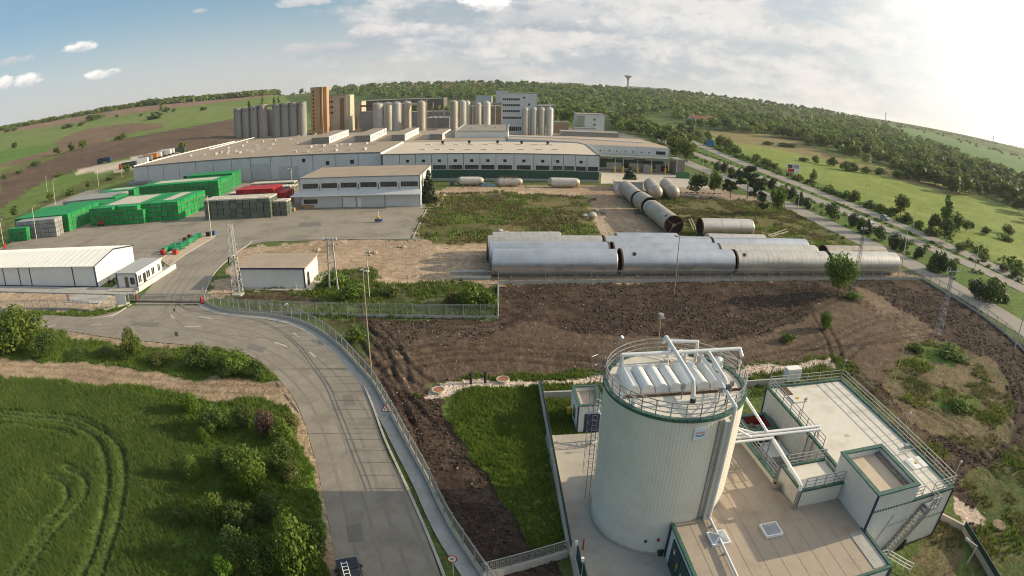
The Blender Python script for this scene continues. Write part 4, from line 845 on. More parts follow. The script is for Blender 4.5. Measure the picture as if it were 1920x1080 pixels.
# fences and walls of the plant
def slatfence(name, label, p, q, h, m_post, m_top, gap=2.4, wall=.35, T='SF', mesh=True, cat='fence', wallm=None, wires=galv):
    p = Vector((*p, 0)); q = Vector((*q, 0)); t = thing(name, label, cat, (sfl(*p.xy) if T == 'SF' else tuple(p)))
    if wall: b = MB(T); b.bar(p + Vector((0, 0, wall / 2)), q + Vector((0, 0, wall / 2)), .25, wall); b.build('base_wall', wallm or concg, t)
    L = (q - p).length; n = max(1, round(L / gap)); d = (q - p) / L
    for i in range(n + 1):
        c = p + d * (L * i / n); b = MB(T); b.bar(c + Vector((0, 0, wall)), c + Vector((0, 0, wall + h)), .07); b.build('post', m_post, t)
    b = MB(T); b.bar(p + Vector((0, 0, wall + h)), q + Vector((0, 0, wall + h)), .06); b.bar(p + Vector((0, 0, wall + .08)), q + Vector((0, 0, wall + .08)), .04); b.build('rail', m_top, t)
    if mesh:
        b = MB(T); k = int(L / .14)
        for i in range(k): c = p + d * (L * (i + .5) / k); b.bar(c + Vector((0, 0, wall + .1)), c + Vector((0, 0, wall + h - .03)), .022)
        for z in np.arange(.3, h, .25): b.bar(p + Vector((0, 0, wall + z)), q + Vector((0, 0, wall + z)), .018)
        b.build('mesh_panel', wires, t)
    return t
def greenwall(name, label, p, q, h=.75):
    p = Vector((*p, 0)); q = Vector((*q, 0)); t = thing(name, label, 'wall', sfl(*p.xy)); L = (q - p).length; n = max(1, round(L / 2.5))
    b = MB('SF'); b.bar(p + Vector((0, 0, h / 2)), q + Vector((0, 0, h / 2)), .22, h); b.build('wall', conc, t)
    nd = (q - p).normalized(); off = Vector((nd.y, -nd.x, 0)) * .16
    for i in range(n):
        b = MB('SF'); b.bar(p + (q - p) * ((i + .01) / n) + Vector((0, 0, h + .22)) + off, p + (q - p) * ((i + .99) / n) + Vector((0, 0, h + .22)) + off, .07, .55); b.build('fence_panel', dkgreen, t)
    return t
greenwall('boundary_wall', 'pale wall with dark green panels between the grass and concrete pad', (6.75, 31.2), (7.45, 57.4))
greenwall('boundary_wall', 'green panelled wall running down to the lower right corner past the plant', (42.0, 24.2), (39.2, 10))
t = thing('boundary_wall', 'low plain concrete wall behind the small hut', 'wall', sfl(9, 54.8)); b = MB('SF'); b.bar((7.6, 54.9, .4), (12.0, 54.9, .4), .25, .8); b.build('wall', concg, t)
t = thing('boundary_wall', 'low plain concrete wall between the tank and the plant building', 'wall', sfl(32, 54.8)); b = MB('SF'); b.bar((20.0, 54.9, .4), (37.0, 54.7, .4), .25, .8); b.build('wall', concg, t)
t = thing('boundary_wall', 'short pale concrete wall behind the right hand corner of the plant', 'wall', sfl(40.3, 26)); b = MB('SF'); b.bar((39.6, 28.6, .35), (42.0, 24.3, .35), .25, .7); b.build('wall', conc, t)
t = slatfence('ornate_fence', 'grey steel picket fence on a concrete wall below the dark soil corner', (.3, 28.9), (6.6, 30.9), 1.05, galv, galv, 2.1, .7)
b = MB('SF'); L = 6.6
for i in range(46):
    u = (i + .5) / 46; x, y = .3 + 6.3 * u, 28.9 + 2.0 * u; b.bar((x, y, .75), (x, y, 1.72), .03)
    if i % 3 == 1: b.bar((x, y, 1.0), (x + .14, y + .045, 1.0), .03); b.bar((x, y, 1.4), (x + .14, y + .045, 1.4), .03)
b.build('pickets', galv, t)
t = thing('retaining_ramp', 'bare concrete ramp walls below the picket fence at the lower edge', 'wall', sfl(4, 27)); b = MB('SF'); b.box(1.5, 6.9, 26.2, 26.5, 0, .6); b.box(1.5, 6.9, 24.6, 24.9, 0, .45); b.build('wall', concg, t)
for x, y, l in ((7.15, 30.6, 'tall white post left of the plant gate'), (7.3, 28.8, 'tall white post right of the plant gate')):
    t = thing('gate_post', l + ' with dark green leaf', 'post', sfl(x, y)); b = MB('SF'); b.box(x - .1, x + .1, y - .1, y + .1, .02, 1.9); b.build('post', white, t); b = MB('SF'); b.box(x + .05, x + .12, y - 2.0, y - .15, .2, 1.6); b.build('leaf', dkgreen, t)
b = MB('SF'); b.cyl((7.9, 31.5, .02), (7.9, 31.5, 1.1), .06, n=8); o = b.build('bollard', red); tag(o, 'slim red post standing on the concrete pad by the gate', 'bollard')
t = thing('cabinet', 'white equipment cabinet on the grass strip behind the plant building', 'cabinet', sfl(38.4, 55.2)); b = MB('SF'); b.box(37.5, 39.5, 54.9, 56.0, 0, 1.7); b.build('body', white, t)
for k in range(4): b = MB('SF'); b.box(37.55 + k * .49, 37.98 + k * .49, 54.86, 54.895, .15, 1.55); b.build('door', cladw, t)
def lamppost(name, label, x, y, h, arm=0.0, T=None, m=None, r=.07, head=True, cat='lamp post', group=None, ang=0.0):
    t = thing(name, label, cat, (x, y, 0), group); b = MB(); b.cyl((x, y, -.3), (x, y, h), r * 1.3, r * .8, 8); b.build('pole', m or galv, t)
    if head:
        c, s = math.cos(ang), math.sin(ang); b = MB(); b.bar((x, y, h), (x + c * arm, y + s * arm, h + .12), .06); b.cyl((x + c * arm, y + s * arm, h + .08), (x + c * (arm + .5), y + s * (arm + .5), h + .2), .13, .16, 8); b.build('lamp_head', m or galv, t)
    return t
cream_m = mat('pale pole paint', (.55, .52, .44), None, 1, .5)
lamppost('lamp_post', 'thin leaning lamp post with pale head on the green panelled wall', *SF(39.6, 20.5), 2.0, .9, m=cream_m, ang=2.2)
lamppost('lamp_post', 'thin yellowish pole on waste ground right of the plant railing', *SF(50.4, 48.8), 7.2, .1, m=mat('yellow pole', (.42, .38, .16), None, 1, .5))
b = MB('SF'); b.cyl((46.8, 23.0, 0), (46.8, 23.0, .2), .8, n=16); o = b.build('manhole', mat('clay lid', (.26, .18, .13), None, 2, .9)); tag(o, 'round brown manhole lid in the weeds at the right edge', 'manhole')
for px, py, l in ((822, 735, 'brown topped pipe well at the left end of the rubble strip'), (943, 715, 'brown topped pipe well in the middle of the rubble strip')):
    x, y = at(px, py); t = thing('pipe_well', l, 'well', (x, y, 0)); b = MB(); b.lathe((x, y, -.1), [(.75, 0), (.75, .45), (.6, .45), (.6, .25)], 18); b.build('ring', conc, t); b = MB(); b.cyl((x, y, .05), (x, y, .3), .6, n=18); b.build('lid', mat('clay red', (.33, .13, .07), None, 3, .9), t)
for px, py, l in ((883, 720, 'dark upright pipe stub left of its twin by the rubble strip'), (910, 718, 'dark upright pipe stub right of its twin by the rubble strip')):
    x, y = at(px, py); b = MB(); b.cyl((x, y, -.1), (x, y, 1.3), .16, n=8); b.cyl((x, y, 1.3), (x, y, 1.42), .22, n=8); o = b.build('pipe_stub', dark); tag(o, l, 'pipe')
# ------------------------------------------------------------------ roadside wall, gutter, fences, gate
def poly3(b, pts, w, z0, z1, mi=0):
    L, Rr = widen(pts, w); n = len(pts)
    for i in range(n - 1):
        vs = [(*L[i], z0), (*L[i + 1], z0), (*Rr[i + 1], z0), (*Rr[i], z0), (*L[i], z1), (*L[i + 1], z1), (*Rr[i + 1], z1), (*Rr[i], z1)]
        f = [(0, 1, 5, 4), (2, 3, 7, 6), (4, 5, 6, 7)] + ([(3, 0, 4, 7)] if i == 0 else []) + ([(1, 2, 6, 5)] if i == n - 2 else []); b.add(vs, f, mi)
    return b
wallm = mat('roadside concrete wall', (.42, .385, .33), (.49, .45, .39), .5, .85, dirt=((.30, .26, .21), .5, .6))
wirem = mat('fence wire', (.30, .31, .30), (.34, .35, .33), 2, .5, .5)
postm = mat('fence post steel', (.38, .39, .385), None, 2, .5, .4)
def meshfence(name, label, pts, wall, h, gap, wm, step=.2, z=0.0, wire=.0055, cat='fence'):
    base = (pts[len(pts) // 2][0], pts[len(pts) // 2][1], z); t = thing(name, label, cat, base)
    if wall: b = MB(); poly3(b, pts, .28, z - .2, z + wall); b.build('base_wall', wm, t)
    P = [np.array(p) for p in pts]; seg = [np.linalg.norm(b_ - a) for a, b_ in zip(P[:-1], P[1:])]; tot = sum(seg); cum = np.r_[0, np.cumsum(seg)]
    def pt(s): i = min(len(seg) - 1, max(0, int(np.searchsorted(cum, s) - 1))); u = (s - cum[i]) / seg[i]; p = P[i] * (1 - u) + P[i + 1] * u; return Vector((p[0], p[1], z + wall))
    n = max(1, round(tot / gap)); pr = None
    for i in range(n + 1):
        p = pt(tot * i / n); b = MB(); b.bar((0, 0, 0), (0, 0, h), .10); b.bar((0, 0, h), (.0, .0, h + .04), .12)
        if pr is None: _t = b.build('post', postm); pr = _t.data; bpy.data.objects.remove(_t)
        o = obj('post', pr, t, p - Vector(base))
    b = MB(); m = int(tot / step); U = Vector((0, 0, 1))
    k = max(2, int(round(h / step)))
    for i in range(m):
        s0 = tot * i / m
        for sg_ in (1, -1):
            s1 = s0 + sg_ * h
            a_, c_ = max(0, min(tot, s0)), max(0, min(tot, s1)); f = abs(c_ - a_) / h
            if f < .05: continue
            q = 2 if tot > 3 else 1
            for j in range(q):
                p0 = pt(a_ + (c_ - a_) * j / q) + U * (h * f * j / q); p1 = pt(a_ + (c_ - a_) * (j + 1) / q) + U * (h * f * (j + 1) / q)
                d = (p1 - p0).normalized(); sd = d.cross(U).normalized(); up = sd.cross(d); r = wire
                vs = [p0 + up * r, p0 - up * r * .5 + sd * r, p0 - up * r * .5 - sd * r, p1 + up * r, p1 - up * r * .5 + sd * r, p1 - up * r * .5 - sd * r]; b.add(vs, [(0, 1, 4, 3), (1, 2, 5, 4), (2, 0, 3, 5)])
    for zz in (.03, h - .2, h - .02):
        for i in range(len(pts) - 1): b.bar(pt(cum[i]) + U * zz, pt(min(tot, cum[i + 1])) + U * zz, .05)
    b.build('mesh_panel', wirem, t); return t
meshfence('roadside_fence', 'long curving mesh fence on a pale concrete wall along the asphalt road', WALLP, .5, 1.6, 2.05, wallm, wire=.005)
FB = ats([(420, 583), (500, 590), (600, 595), (690, 596), (770, 597), (850, 598), (930, 598)])
meshfence('mesh_fence', 'straight mesh fence on a low wall below the weeds, meeting the roadside fence', [(-46.0, 78.9)] + [(-37, 78.2), (-28, 77.9), (-20, 77.8), (-12, 77.8), (-2.0, 77.9)], .35, 1.7, 2.5, concg)
meshfence('mesh_fence', 'short side of mesh fence running from the weeds to the tank yard corner', [(-2.0, 77.9), (-2.3, 92.8)], .3, 1.7, 2.5, concg)
meshfence('mesh_fence', 'long mesh fence on a low wall in front of the row of lying tanks', [(-2.3, 92.8), (8.9, 93.6), (30.0, 95.3), (60, 97.4), (89.0, 99.4)], .5, 1.7, 2.6, concg)
RF = ats([(1727, 523), (1755, 540), (1790, 560), (1830, 585), (1870, 615), (1900, 640), (1930, 668), (1990, 740), (2060, 850)])
meshfence('mesh_fence', 'mesh fence on a pale kerb along the service road at the right edge', RF, .35, 1.7, 3.4, wallm)
LF = ats([(-60, 585), (0, 582), (50, 580), (100, 580), (140, 581), (170, 584)])
meshfence('mesh_fence', 'mesh fence in front of the long white hall at the left edge', LF, .3, 1.6, 2.4, concg)
meshfence('mesh_fence', 'short mesh fence carrying the white board left of the gate', ats([(196, 584), (215, 578), (243, 569)]), .3, 1.7, 1.6, wallm)
# gutter and kerbs along the road
g_in = spline(ats([(686, 716), (700, 745), (714, 775), (732, 815), (755, 865), (790, 935), (830, 1010), (862, 1065), (900, 1130)]), 3)
g2 = spline(ats([(395, 579), (430, 590), (500, 602), (560, 615), (600, 635), (640, 668), (672, 703), (690, 730)]), 3)
b = MB(); poly3(b, gl, 1.15, -.05, .035); struct(b.build('concrete_gutter', concg))
kb = spline(ats([(683, 722), (700, 765), (722, 825), (752, 890), (790, 975), (825, 1060), (850, 1130)]), 3)
b = MB(); poly3(b, kb, .22, -.05, .14); struct(b.build('kerb', conc))
b = MB(); poly3(b, spline(ats([(172, 598), (210, 592), (232, 580), (246, 571)]), 3), .25, -.05, .13); struct(b.build('kerb', conc))
isl = spline(ats([(300, 487), (345, 455), (385, 440), (400, 436), (405, 441), (395, 449), (345, 479), (318, 499)]), 3)
b = MB(); poly3(b, isl, .2, -.05, .13); struct(b.build('kerb', conc))
b = MB(); b.sheet(isl, .05); struct(b.build('gravel_island', mat('island gravel', (.42, .33, .25), (.48, .39, .30), .6, .95, bump=.6, bsc=5)))
b = MB(); poly3(b, spline(ats([(376, 575), (386, 545), (402, 512), (430, 485), (466, 459), (500, 450), (770, 449), (774, 446), (800, 392)]), 3), .25, -.05, .1); struct(b.build('kerb', concg))
# sliding gate
t = thing('sliding_gate', 'long low grey lattice gate closing the yard drive', 'gate', (*at(305, 568), 0))
ga_, gb_ = Vector((*at(243, 566), 0)), Vector((*at(378, 567), 0))
b = MB(); b.bar(ga_ + Vector((0, 0, .05)), gb_ + Vector((0, 0, .05)), .3, .1); b.build('track', dark, t)
b = MB()
for z in (.25, 1.5): b.bar(ga_ + Vector((0, 0, z)), gb_ + Vector((0, 0, z)), .1)
for i in range(9): c = ga_ + (gb_ - ga_) * (i / 8); b.bar(c + Vector((0, 0, .2)), c + Vector((0, 0, 1.5)), .08)
b.build('gate_frame', galv, t)
b = MB()
for i in range(70):
    c = ga_ + (gb_ - ga_) * (i / 70); c2 = ga_ + (gb_ - ga_) * ((i + 2.4) / 72.4)
    b.bar(c + Vector((0, 0, .25)), c2 + Vector((0, 0, 1.5)), .025); b.bar(c + Vector((0, 0, 1.5)), c2 + Vector((0, 0, .25)), .025)
b.build('mesh_panel', wirem, t)
for px, py, l in ((379, 570, 'orange red gate bollard at the right end of the lattice gate'), (257, 563, 'orange red gate bollard beside the gatehouse wall')):
    x, y = at(px, py); b = MB(); b.cyl((x, y, 0), (x, y, 1.1), .25, n=10); b.lathe((x, y, 1.1), [(.25, 0), (.18, .12), (.01, .16)], 10); o = b.build('bollard', red); tag(o, l, 'bollard')
x, y = at(229, 576); t = thing('notice_board', 'blank white board fixed to the fence left of the gate', 'sign', (x, y, 0)); b = MB(); b.box(x - 1.1, x + 1.3, y - .05, y, .5, 2.3); b.build('board', white, t)
for s in (-1, 1.2): b = MB(); b.bar((x + s, y + .06, 0), (x + s, y + .06, 2.4), .08); b.build('post', galv, t)
# gatehouse
KX0, KX1, KY0, KY1, KZ = -75.3, -70.0, 88.0, 97.4, 3.3
t = thing('gatehouse', 'white gatehouse with grey flat roof and dark windows at the drive', 'gatehouse', (-72.6, 92.6, 0))
b = MB(); b.box(KX0, KX1, KY0, KY1, 0, KZ - .2); b.build('wall', cladw, t)
b = MB(); b.box(KX0 - .25, KX1 + .2, KY0 - .3, KY1 + .2, KZ - .2, KZ); b.build('roof', mat('grey roof sheet', (.36, .36, .35), (.40, .40, .39), .5, .6), t)
b = MB(); b.box(KX1 + .2, KX1 + .27, KY0 - .3, KY1 + .2, KZ - .25, KZ + .06); b.build('roof_trim', white, t)
def window(parent, x0, x1, y0, y1, z0, z1, axis, out, bars=1, m=white, gl=glass, fw=.07):
    """a window: frame with panes as sub-parts; axis is the wall's outward side ('x' or 'y'), out its sign"""
    b = MB(); d = .05 * out
    if axis == 'y':
        Y = y0; a0, a1_ = sorted((Y, Y + d))
        for u0, u1, w0, w1 in ((x0, x1, z0, z0 + fw), (x0, x1, z1 - fw, z1), (x0, x0 + fw, z0 + fw, z1 - fw), (x1 - fw, x1, z0 + fw, z1 - fw)): b.box(u0, u1, a0, a1_, w0, w1)
        for k in range(1, bars): u = x0 + (x1 - x0) * k / bars; b.box(u - fw / 2, u + fw / 2, a0, a1_, z0 + fw, z1 - fw)
        o = b.build('window', m, parent); q = MB(); e = .02 * out; c0, c1 = sorted((Y, Y + e)); q.box(x0 + fw, x1 - fw, c0, c1, z0 + fw, z1 - fw); q.build('pane', gl, o)
    else:
        X = x0; a0, a1_ = sorted((X, X + d))
        for u0, u1, w0, w1 in ((y0, y1, z0, z0 + fw), (y0, y1, z1 - fw, z1), (y0, y0 + fw, z0 + fw, z1 - fw), (y1 - fw, y1, z0 + fw, z1 - fw)): b.box(a0, a1_, u0, u1, w0, w1)
        for k in range(1, bars): u = y0 + (y1 - y0) * k / bars; b.box(a0, a1_, u - fw / 2, u + fw / 2, z0 + fw, z1 - fw)
        o = b.build('window', m, parent); q = MB(); e = .02 * out; c0, c1 = sorted((X, X + e)); q.box(c0, c1, y0 + fw, y1 - fw, z0 + fw, z1 - fw); q.build('pane', gl, o)
    return o
for y0, y1 in ((88.4, 89.6), (91.4, 92.8), (93.3, 94.5), (95.7, 96.7)): window(t, KX1, 0, y0, y1, 1.0, 2.5, 'x', 1, 2)
b = MB(); b.box(KX1, KX1 + .05, 90.2, 91.2, .1, 2.4); b.build('door', dark, t)
window(t, -71.9, -70.5, KY0, 0, .9, 2.4, 'y', -1, 1); b = MB(); b.box(-73.2, -72.3, KY0 - .05, KY0, .1, 2.4); b.build('door', mat('brown door', (.16, .12, .08), None, 1, .6), t)
b = MB(); b.box(-74.6, -74.1, KY0 - .3, KY0, 2.2, 2.6); b.build('air_conditioner', white, t)
corner(t, [], 0, 1)
for x, y in ((KX0, KY0), (KX1, KY0)): b = MB(); b.box(x - .12, x + .12, y - .12, y + .1, 0, KZ - .2); b.build('corner_trim', navy, t)
t = thing('drive_wall', 'sunlit cream retaining wall beside the drive under the gatehouse', 'wall', (-69, 92, 0)); b = MB(); b.box(-69.1, -68.7, 86.5, 101, 0, .95); b.build('wall', clad, t)
b = MB(); b.box(-77, -69.1, 86.0, 101, 0, .35); struct(b.build('gatehouse_terrace', conc))
railing(t, [(-69.3, 97.5, .9), (-69.3, 101, .9), (-71.5, 101, .4)], 1.0, 1.5, galv, T=None)
# long white hall
t = thing('long_hall', 'long white hall with shallow pitched roof at the left edge', 'hall', (-100, 96, 0))
HX0, HX1, HY0, HY1, HE, HRZ, HRY = -150.0, -81.7, 88.5, 103.0, 4.45, 5.75, 95.7
b = MB(); b.add([(HX0, HY0, 0), (HX1, HY0, 0), (HX1, HY1, 0), (HX0, HY1, 0), (HX0, HY0, HE), (HX1, HY0, HE), (HX1, HY1, HE), (HX0, HY1, HE), (HX0, HRY, HRZ), (HX1, HRY, HRZ)], [(0, 1, 5, 4), (1, 2, 6, 9, 5), (2, 3, 7, 6), (3, 0, 4, 8, 7)]); b.build('wall', cladw, t)
hroof = mat('white roof sheet', (.84, .82, .75), (.80, .78, .71), .15, .5, dirt=((.55, .52, .46), .3, .3))
b = MB(); b.add([(HX0, HY0 - .3, HE - .04), (HX1 + .2, HY0 - .3, HE - .04), (HX1 + .2, HRY, HRZ + .06), (HX0, HRY, HRZ + .06), (HX0, HY1 + .3, HE - .04), (HX1 + .2, HY1 + .3, HE - .04),
    (HX0, HY0 - .3, HE + .08), (HX1 + .2, HY0 - .3, HE + .08), (HX1 + .2, HRY, HRZ + .18), (HX0, HRY, HRZ + .18), (HX0, HY1 + .3, HE + .08), (HX1 + .2, HY1 + .3, HE + .08)], [(6, 7, 8, 9), (9, 8, 11, 10), (0, 1, 7, 6), (1, 2, 8, 7), (2, 5, 11, 8), (5, 4, 10, 11)]); b.build('roof', hroof, t)
for x in np.arange(HX0 + 2, HX1 - .5, 2.0): b = MB(); b.bar((x, HY0 - .28, HE + .1), (x, HRY, HRZ + .2), .05, .03); b.bar((x, HRY, HRZ + .2), (x, HY1 + .28, HE + .1), .05, .03); b.build('roof_rib', hroof, t)
for i, x in enumerate((-143, -132, -124.5, -114.6, -108.1, -103.7, -88.6)):
    b = MB(); b.box(x - .13, x + .13, HY0 - .1, HY0, .1, HE - .05); b.build('downpipe', navy, t)
b = MB(); b.box(HX1 - .16, HX1 + .08, HY0 - .12, HY0 + .16, 0, HE); b.build('corner_trim', navy, t)
b = MB(); b.bar((HX1 + .22, HY0 - .32, HE + .02), (HX1 + .22, HRY, HRZ + .12), .06, .2); b.bar((HX1 + .22, HRY, HRZ + .12), (HX1 + .22, HY1 + .3, HE + .02), .06, .2); b.build('verge_trim', navy, t)
b = MB(); b.box(HX0, HX1 + .02, HY0 - .05, HY0 - .005, 0, .3); b.build('plinth', navy, t)
for y in (92.5, 97.0): b = MB(); b.cyl((HX1 + .25, y, 0), (HX1 + .25, y, 1.0), .12, n=8); b.build('vent_pipe', galv, t)
b = MB(); b.box(HX0, -68.8, 84.6, 88.2, 0, .22); struct(b.build('hall_terrace', concg))
b = MB(); b.box(-85, -74.5, 80.0, 84.3, 0, .12); struct(b.build('concrete_ramp', concg))
t = thing('parked_bike', 'dark motor scooter parked between the long hall and the gatehouse', 'scooter', (-79.2, 90.4, .22)); b = MB(); b.bar((-80, 90.4, .75), (-78.5, 90.4, .8), .35, .3); b.bar((-78.6, 90.4, .7), (-78.4, 90.4, 1.4), .12); b.build('body', black, t)
for x in (-79.9, -78.4): b = MB(); b.cyl((x, 90.33, .5), (x, 90.47, .5), .28, n=14); b.build('wheel', black, t)
# shed
t = thing('small_shed', 'low white shed with a tan roof behind the lattice mast', 'shed', (-41, 93, 0)); SX0, SX1, SY0, SY1 = -47.3, -34.8, 89.6, 97.0
b = MB(); b.box(SX0, SX1, SY0, SY1, 0, 3.55); b.build('wall', cladw, t); b = MB(); b.add([(SX0 - .3, SY0 - .25, 3.5), (SX1 + .3, SY0 - .25, 3.5), (SX1 + .3, SY1 + .2, 3.8), (SX0 - .3, SY1 + .2, 3.8), (SX0 - .3, SY0 - .25, 3.72), (SX1 + .3, SY0 - .25, 3.72), (SX1 + .3, SY1 + .2, 4.02), (SX0 - .3, SY1 + .2, 4.02)], [(0, 3, 2, 1), (4, 5, 6, 7), (0, 1, 5, 4), (1, 2, 6, 5), (2, 3, 7, 6), (3, 0, 4, 7)]); b.build('roof', mat('brown roof felt', (.33, .265, .20), (.38, .31, .24), .3, .85, dirt=((.27, .21, .16), .5, .5)), t)
b = MB(); b.box(SX0 - .32, SX1 + .32, SY0 - .3, SY0 - .25, 3.45, 3.7); b.build('gutter', navy, t)
for x in (SX1, SX0): b = MB(); b.box(x - .1, x + .1, SY0 - .1, SY0 + .1, 0, 3.5); b.build('corner_trim', navy, t)
b = MB(); b.box(SX1, SX1 + .05, 91.0, 92.0, .1, 2.3); b.build('door', dark, t)
b = MB(); b.box(-48, -33.2, 88.3, 98.2, -.1, .12); struct(b.build('shed_apron', conc)); b = MB(); b.bar((-36.4, 89.3, 0), (-36.4, 89.3, 1.3), .1); b.build('vent_pipe', white, t)
# ---- masts and poles
def lattice(t, base, top, w0, w1, h, n, m, leg=.09, br=.05):
    bx, by = base; tx, ty = top; C = lambda k: (bx + (tx - bx) * k, by + (ty - by) * k, h * k, w0 + (w1 - w0) * k)
    cs = ((-1, -1), (1, -1), (1, 1), (-1, 1))
    for sx_, sy_ in cs: b = MB(); a = C(0); c = C(1); b.bar((a[0] + sx_ * a[3] / 2, a[1] + sy_ * a[3] / 2, 0), (c[0] + sx_ * c[3] / 2, c[1] + sy_ * c[3] / 2, h), leg); b.build('leg', m, t)
    b = MB()
    for i in range(n):
        a, c = C(i / n), C((i + 1) / n)
        for j in range(4):
            s0, s1 = cs[j], cs[(j + 1) % 4]
            if i % 2: s0, s1 = s1, s0
            b.bar((a[0] + s0[0] * a[3] / 2, a[1] + s0[1] * a[3] / 2, a[2]), (c[0] + s1[0] * c[3] / 2, c[1] + s1[1] * c[3] / 2, c[2]), br)
            b.bar((c[0] + s0[0] * c[3] / 2, c[1] + s0[1] * c[3] / 2, c[2]), (c[0] + s1[0] * c[3] / 2, c[1] + s1[1] * c[3] / 2, c[2]), br)
    b.build('bracing', m, t)
mx, my = at(447, 553); t = thing('lattice_mast', 'tapering pale steel lattice mast between the drive and the small shed', 'mast', (mx, my, 0)); lattice(t, (mx, my), (mx, my), 1.5, .65, 12.2, 14, mat('mast grey white', (.50, .50, .49), None, 1, .5), .075, .04)
b = MB(); b.box(mx - .9, mx + .9, my - .9, my + .9, -.1, .25); b.build('footing', conc, t); b = MB(); b.box(mx - 1.0, mx - .7, my - .3, my + .3, 5.2, 6.6); b.build('cable_box', dark, t); b = MB(); b.cyl((mx, my, 12.2), (mx, my, 12.9), .05, n=6); b.build('tip', galv, t)
polec = mat('concrete pole', (.40, .37, .33), (.46, .43, .38), 1.5, .85)
ax, ay = at(626, 544); t = thing('twin_pole', 'pair of leaning concrete power poles joined at the top beside the small shed', 'power pole', (ax, ay, 0))
for s in (-.75, .75):
    b = MB(); b.bar((ax + s, ay, -.3), (ax + s * .55, ay, 9.0), .26, .2); b.build('leg', polec, t)
for z in (1.5, 3, 4.5, 6, 7.5): w = .75 - .3 * z / 9; b = MB(); b.bar((ax - w, ay, z), (ax + w, ay, z + .5), .1); b.build('brace', polec, t)
for z, w in ((8.6, 1.2), (7.6, .9)): b = MB(); b.bar((ax - w, ay, z), (ax + w, ay, z), .12); b.build('crossarm', galv, t)
for s in (-1.1, 0, 1.1): b = MB(); b.cyl((ax + s, ay, 8.66), (ax + s, ay, 9.0), .09, n=8); b.build('insulator', white, t)
def pole(px, py, h, label, m, arm=.9, head=True, ang=0.0, r=.1, lean=0): x, y = at(px, py); return lamppost('lamp_post', label, x, y, h, arm, m=m, r=r, head=head, ang=ang)
brn = mat('weathered pole', (.27, .22, .16), (.33, .28, .21), .7, .7)
pole(696, 690, 12.3, 'tall slim brown pole rising behind the roadside fence', brn, .2, r=.075)
pole(1264, 550, 9.6, 'tall slim brown pole standing in the dark soil before the tank row', brn, .3, r=.08, ang=math.pi)
x, y = at(693, 560); b = MB(); b.cyl((x, y, 0), (x, y, 7.5), .09, .07, 7); b.cyl((x - .2, y, 7.5), (x + .5, y, 7.7), .15, n=8); o = b.build('lamp_post', cream_m); tag(o, 'pale lamp post just inside the mesh fence among the weeds', 'lamp post')
pole(397, 447, 10.5, 'lamp post at the tip of the gravel island in the yard drive', cream_m, .8, ang=math.pi)
for px, py, h, l in ((69, 449, 10.4, 'lamp post in front of the leftmost green and grey crate stacks'), (104, 384, 11, 'lamp post by the far left fence between field and crates'), (89, 362, 9, 'mast with a white globe at the edge of the brown field'), (185, 349, 9, 'lamp post at the fence before the brown field, near the grey crates'), (229, 333, 8, 'short lamp post beside the truck park entrance'), (8, 466, 9, 'lamp post with a red bin at the far left edge of the yard')):
    pole(px, py, h, l, cream_m, .7)
x, y = at(10, 466); b = MB(); b.cyl((x, y, 0), (x, y, 1.6), .4, n=10); o = b.build('fire_box', red); tag(o, 'red box at the foot of the far left lamp post', 'box')
pole(550, 381, 10.5, 'lamp post at the left corner of the two storey office', cream_m, .7, ang=math.pi)
tx, ty = at(1600, 540); t = thing('antenna_mast', 'slender dark lattice mast with lamps beside the tree in front of the tanks', 'mast', (tx, ty, 0)); lattice(t, (tx, ty), (tx + .2, ty), .9, .35, 11.5, 13, mat('dull steel', (.12, .12, .115), None, 1, .6), .05, .025)
b = MB()
for s in (-.6, .1, .7): b.cyl((tx + .2 + s, ty, 11.5), (tx + .2 + s, ty - .2, 11.9), .18, n=8)
b.bar((tx - .6, ty, 11.5), (tx + 1.0, ty, 11.5), .07); b.build('floodlight', galv, t)
# mast lying across the right hand soil: a slender guyed power line frame with its crossbars
tx, ty = at(1757, 628); t = thing('power_mast', 'slender grey lattice power mast with crossarms standing in the soil at the right', 'mast', (tx, ty, 0)); lattice(t, (tx, ty), (tx + .35, ty), 1.2, .3, 11.0, 12, mat('grey steel', (.34, .34, .37), None, 1, .6, .3), .07, .04)
for k in range(6): b = MB(); z = 1.2 + 1.5 * k; b.bar((tx - .75, ty - .65, z + .3), (tx + .55, ty - .65, z - .35), .07, .1); b.build('step_bar', cream_m, t)
for z, w in ((10.9, 1.6), (10.0, 1.2)): b = MB(); b.bar((tx + .3 - w, ty, z), (tx + .3 + w, ty, z), .1); b.build('crossarm', galv, t)
for s in (-1.5, -.7, 1.3, 2.0): b = MB(); b.cyl((tx + .3 + s * .9, ty, 10.95), (tx + .3 + s * .9, ty, 11.5), .07, n=6); b.build('insulator', white, t)
tx, ty = at(1902, 655); pole(1902, 655, 9.5, 'cream pole standing at the fence by the right edge', cream_m, .4)
tank_pole = at(1690, 503); pole(1690, 503, 9.5, 'pale lamp post beyond the right end of the tank row', cream_m, .8, ang=math.pi)
# slack wires over the soil
wm = mat('cable', (.30, .27, .23), None, 1, .6)
def wire(p, q, sag, label, r=.03):
    b = MB(); p = Vector(p); q = Vector(q); pts = [p + (q - p) * u - Vector((0, 0, sag * 4 * u * (1 - u))) for u in np.linspace(0, 1, 15)]
    for a_, c_ in zip(pts[:-1], pts[1:]): b.bar(a_, c_, r)
    o = b.build('overhead_cable', wm); tag(o, label, 'cable')
p_ = (*at(1600, 540), 10.8); w_ = (*at(1757, 628), 10.9); m_ = (*at(696, 690), 12.0)
wire((at(1600, 540)[0] + .2, at(1600, 540)[1], 11.4), (tx + 20, ty + 12, 10), .4, 'thin overhead cable leading right from the antenna mast')
wire((*at(1264, 550), 9.5), (at(1600, 540)[0] + .2, at(1600, 540)[1], 11.3), .8, 'thin overhead cable between the brown pole and the antenna mast')

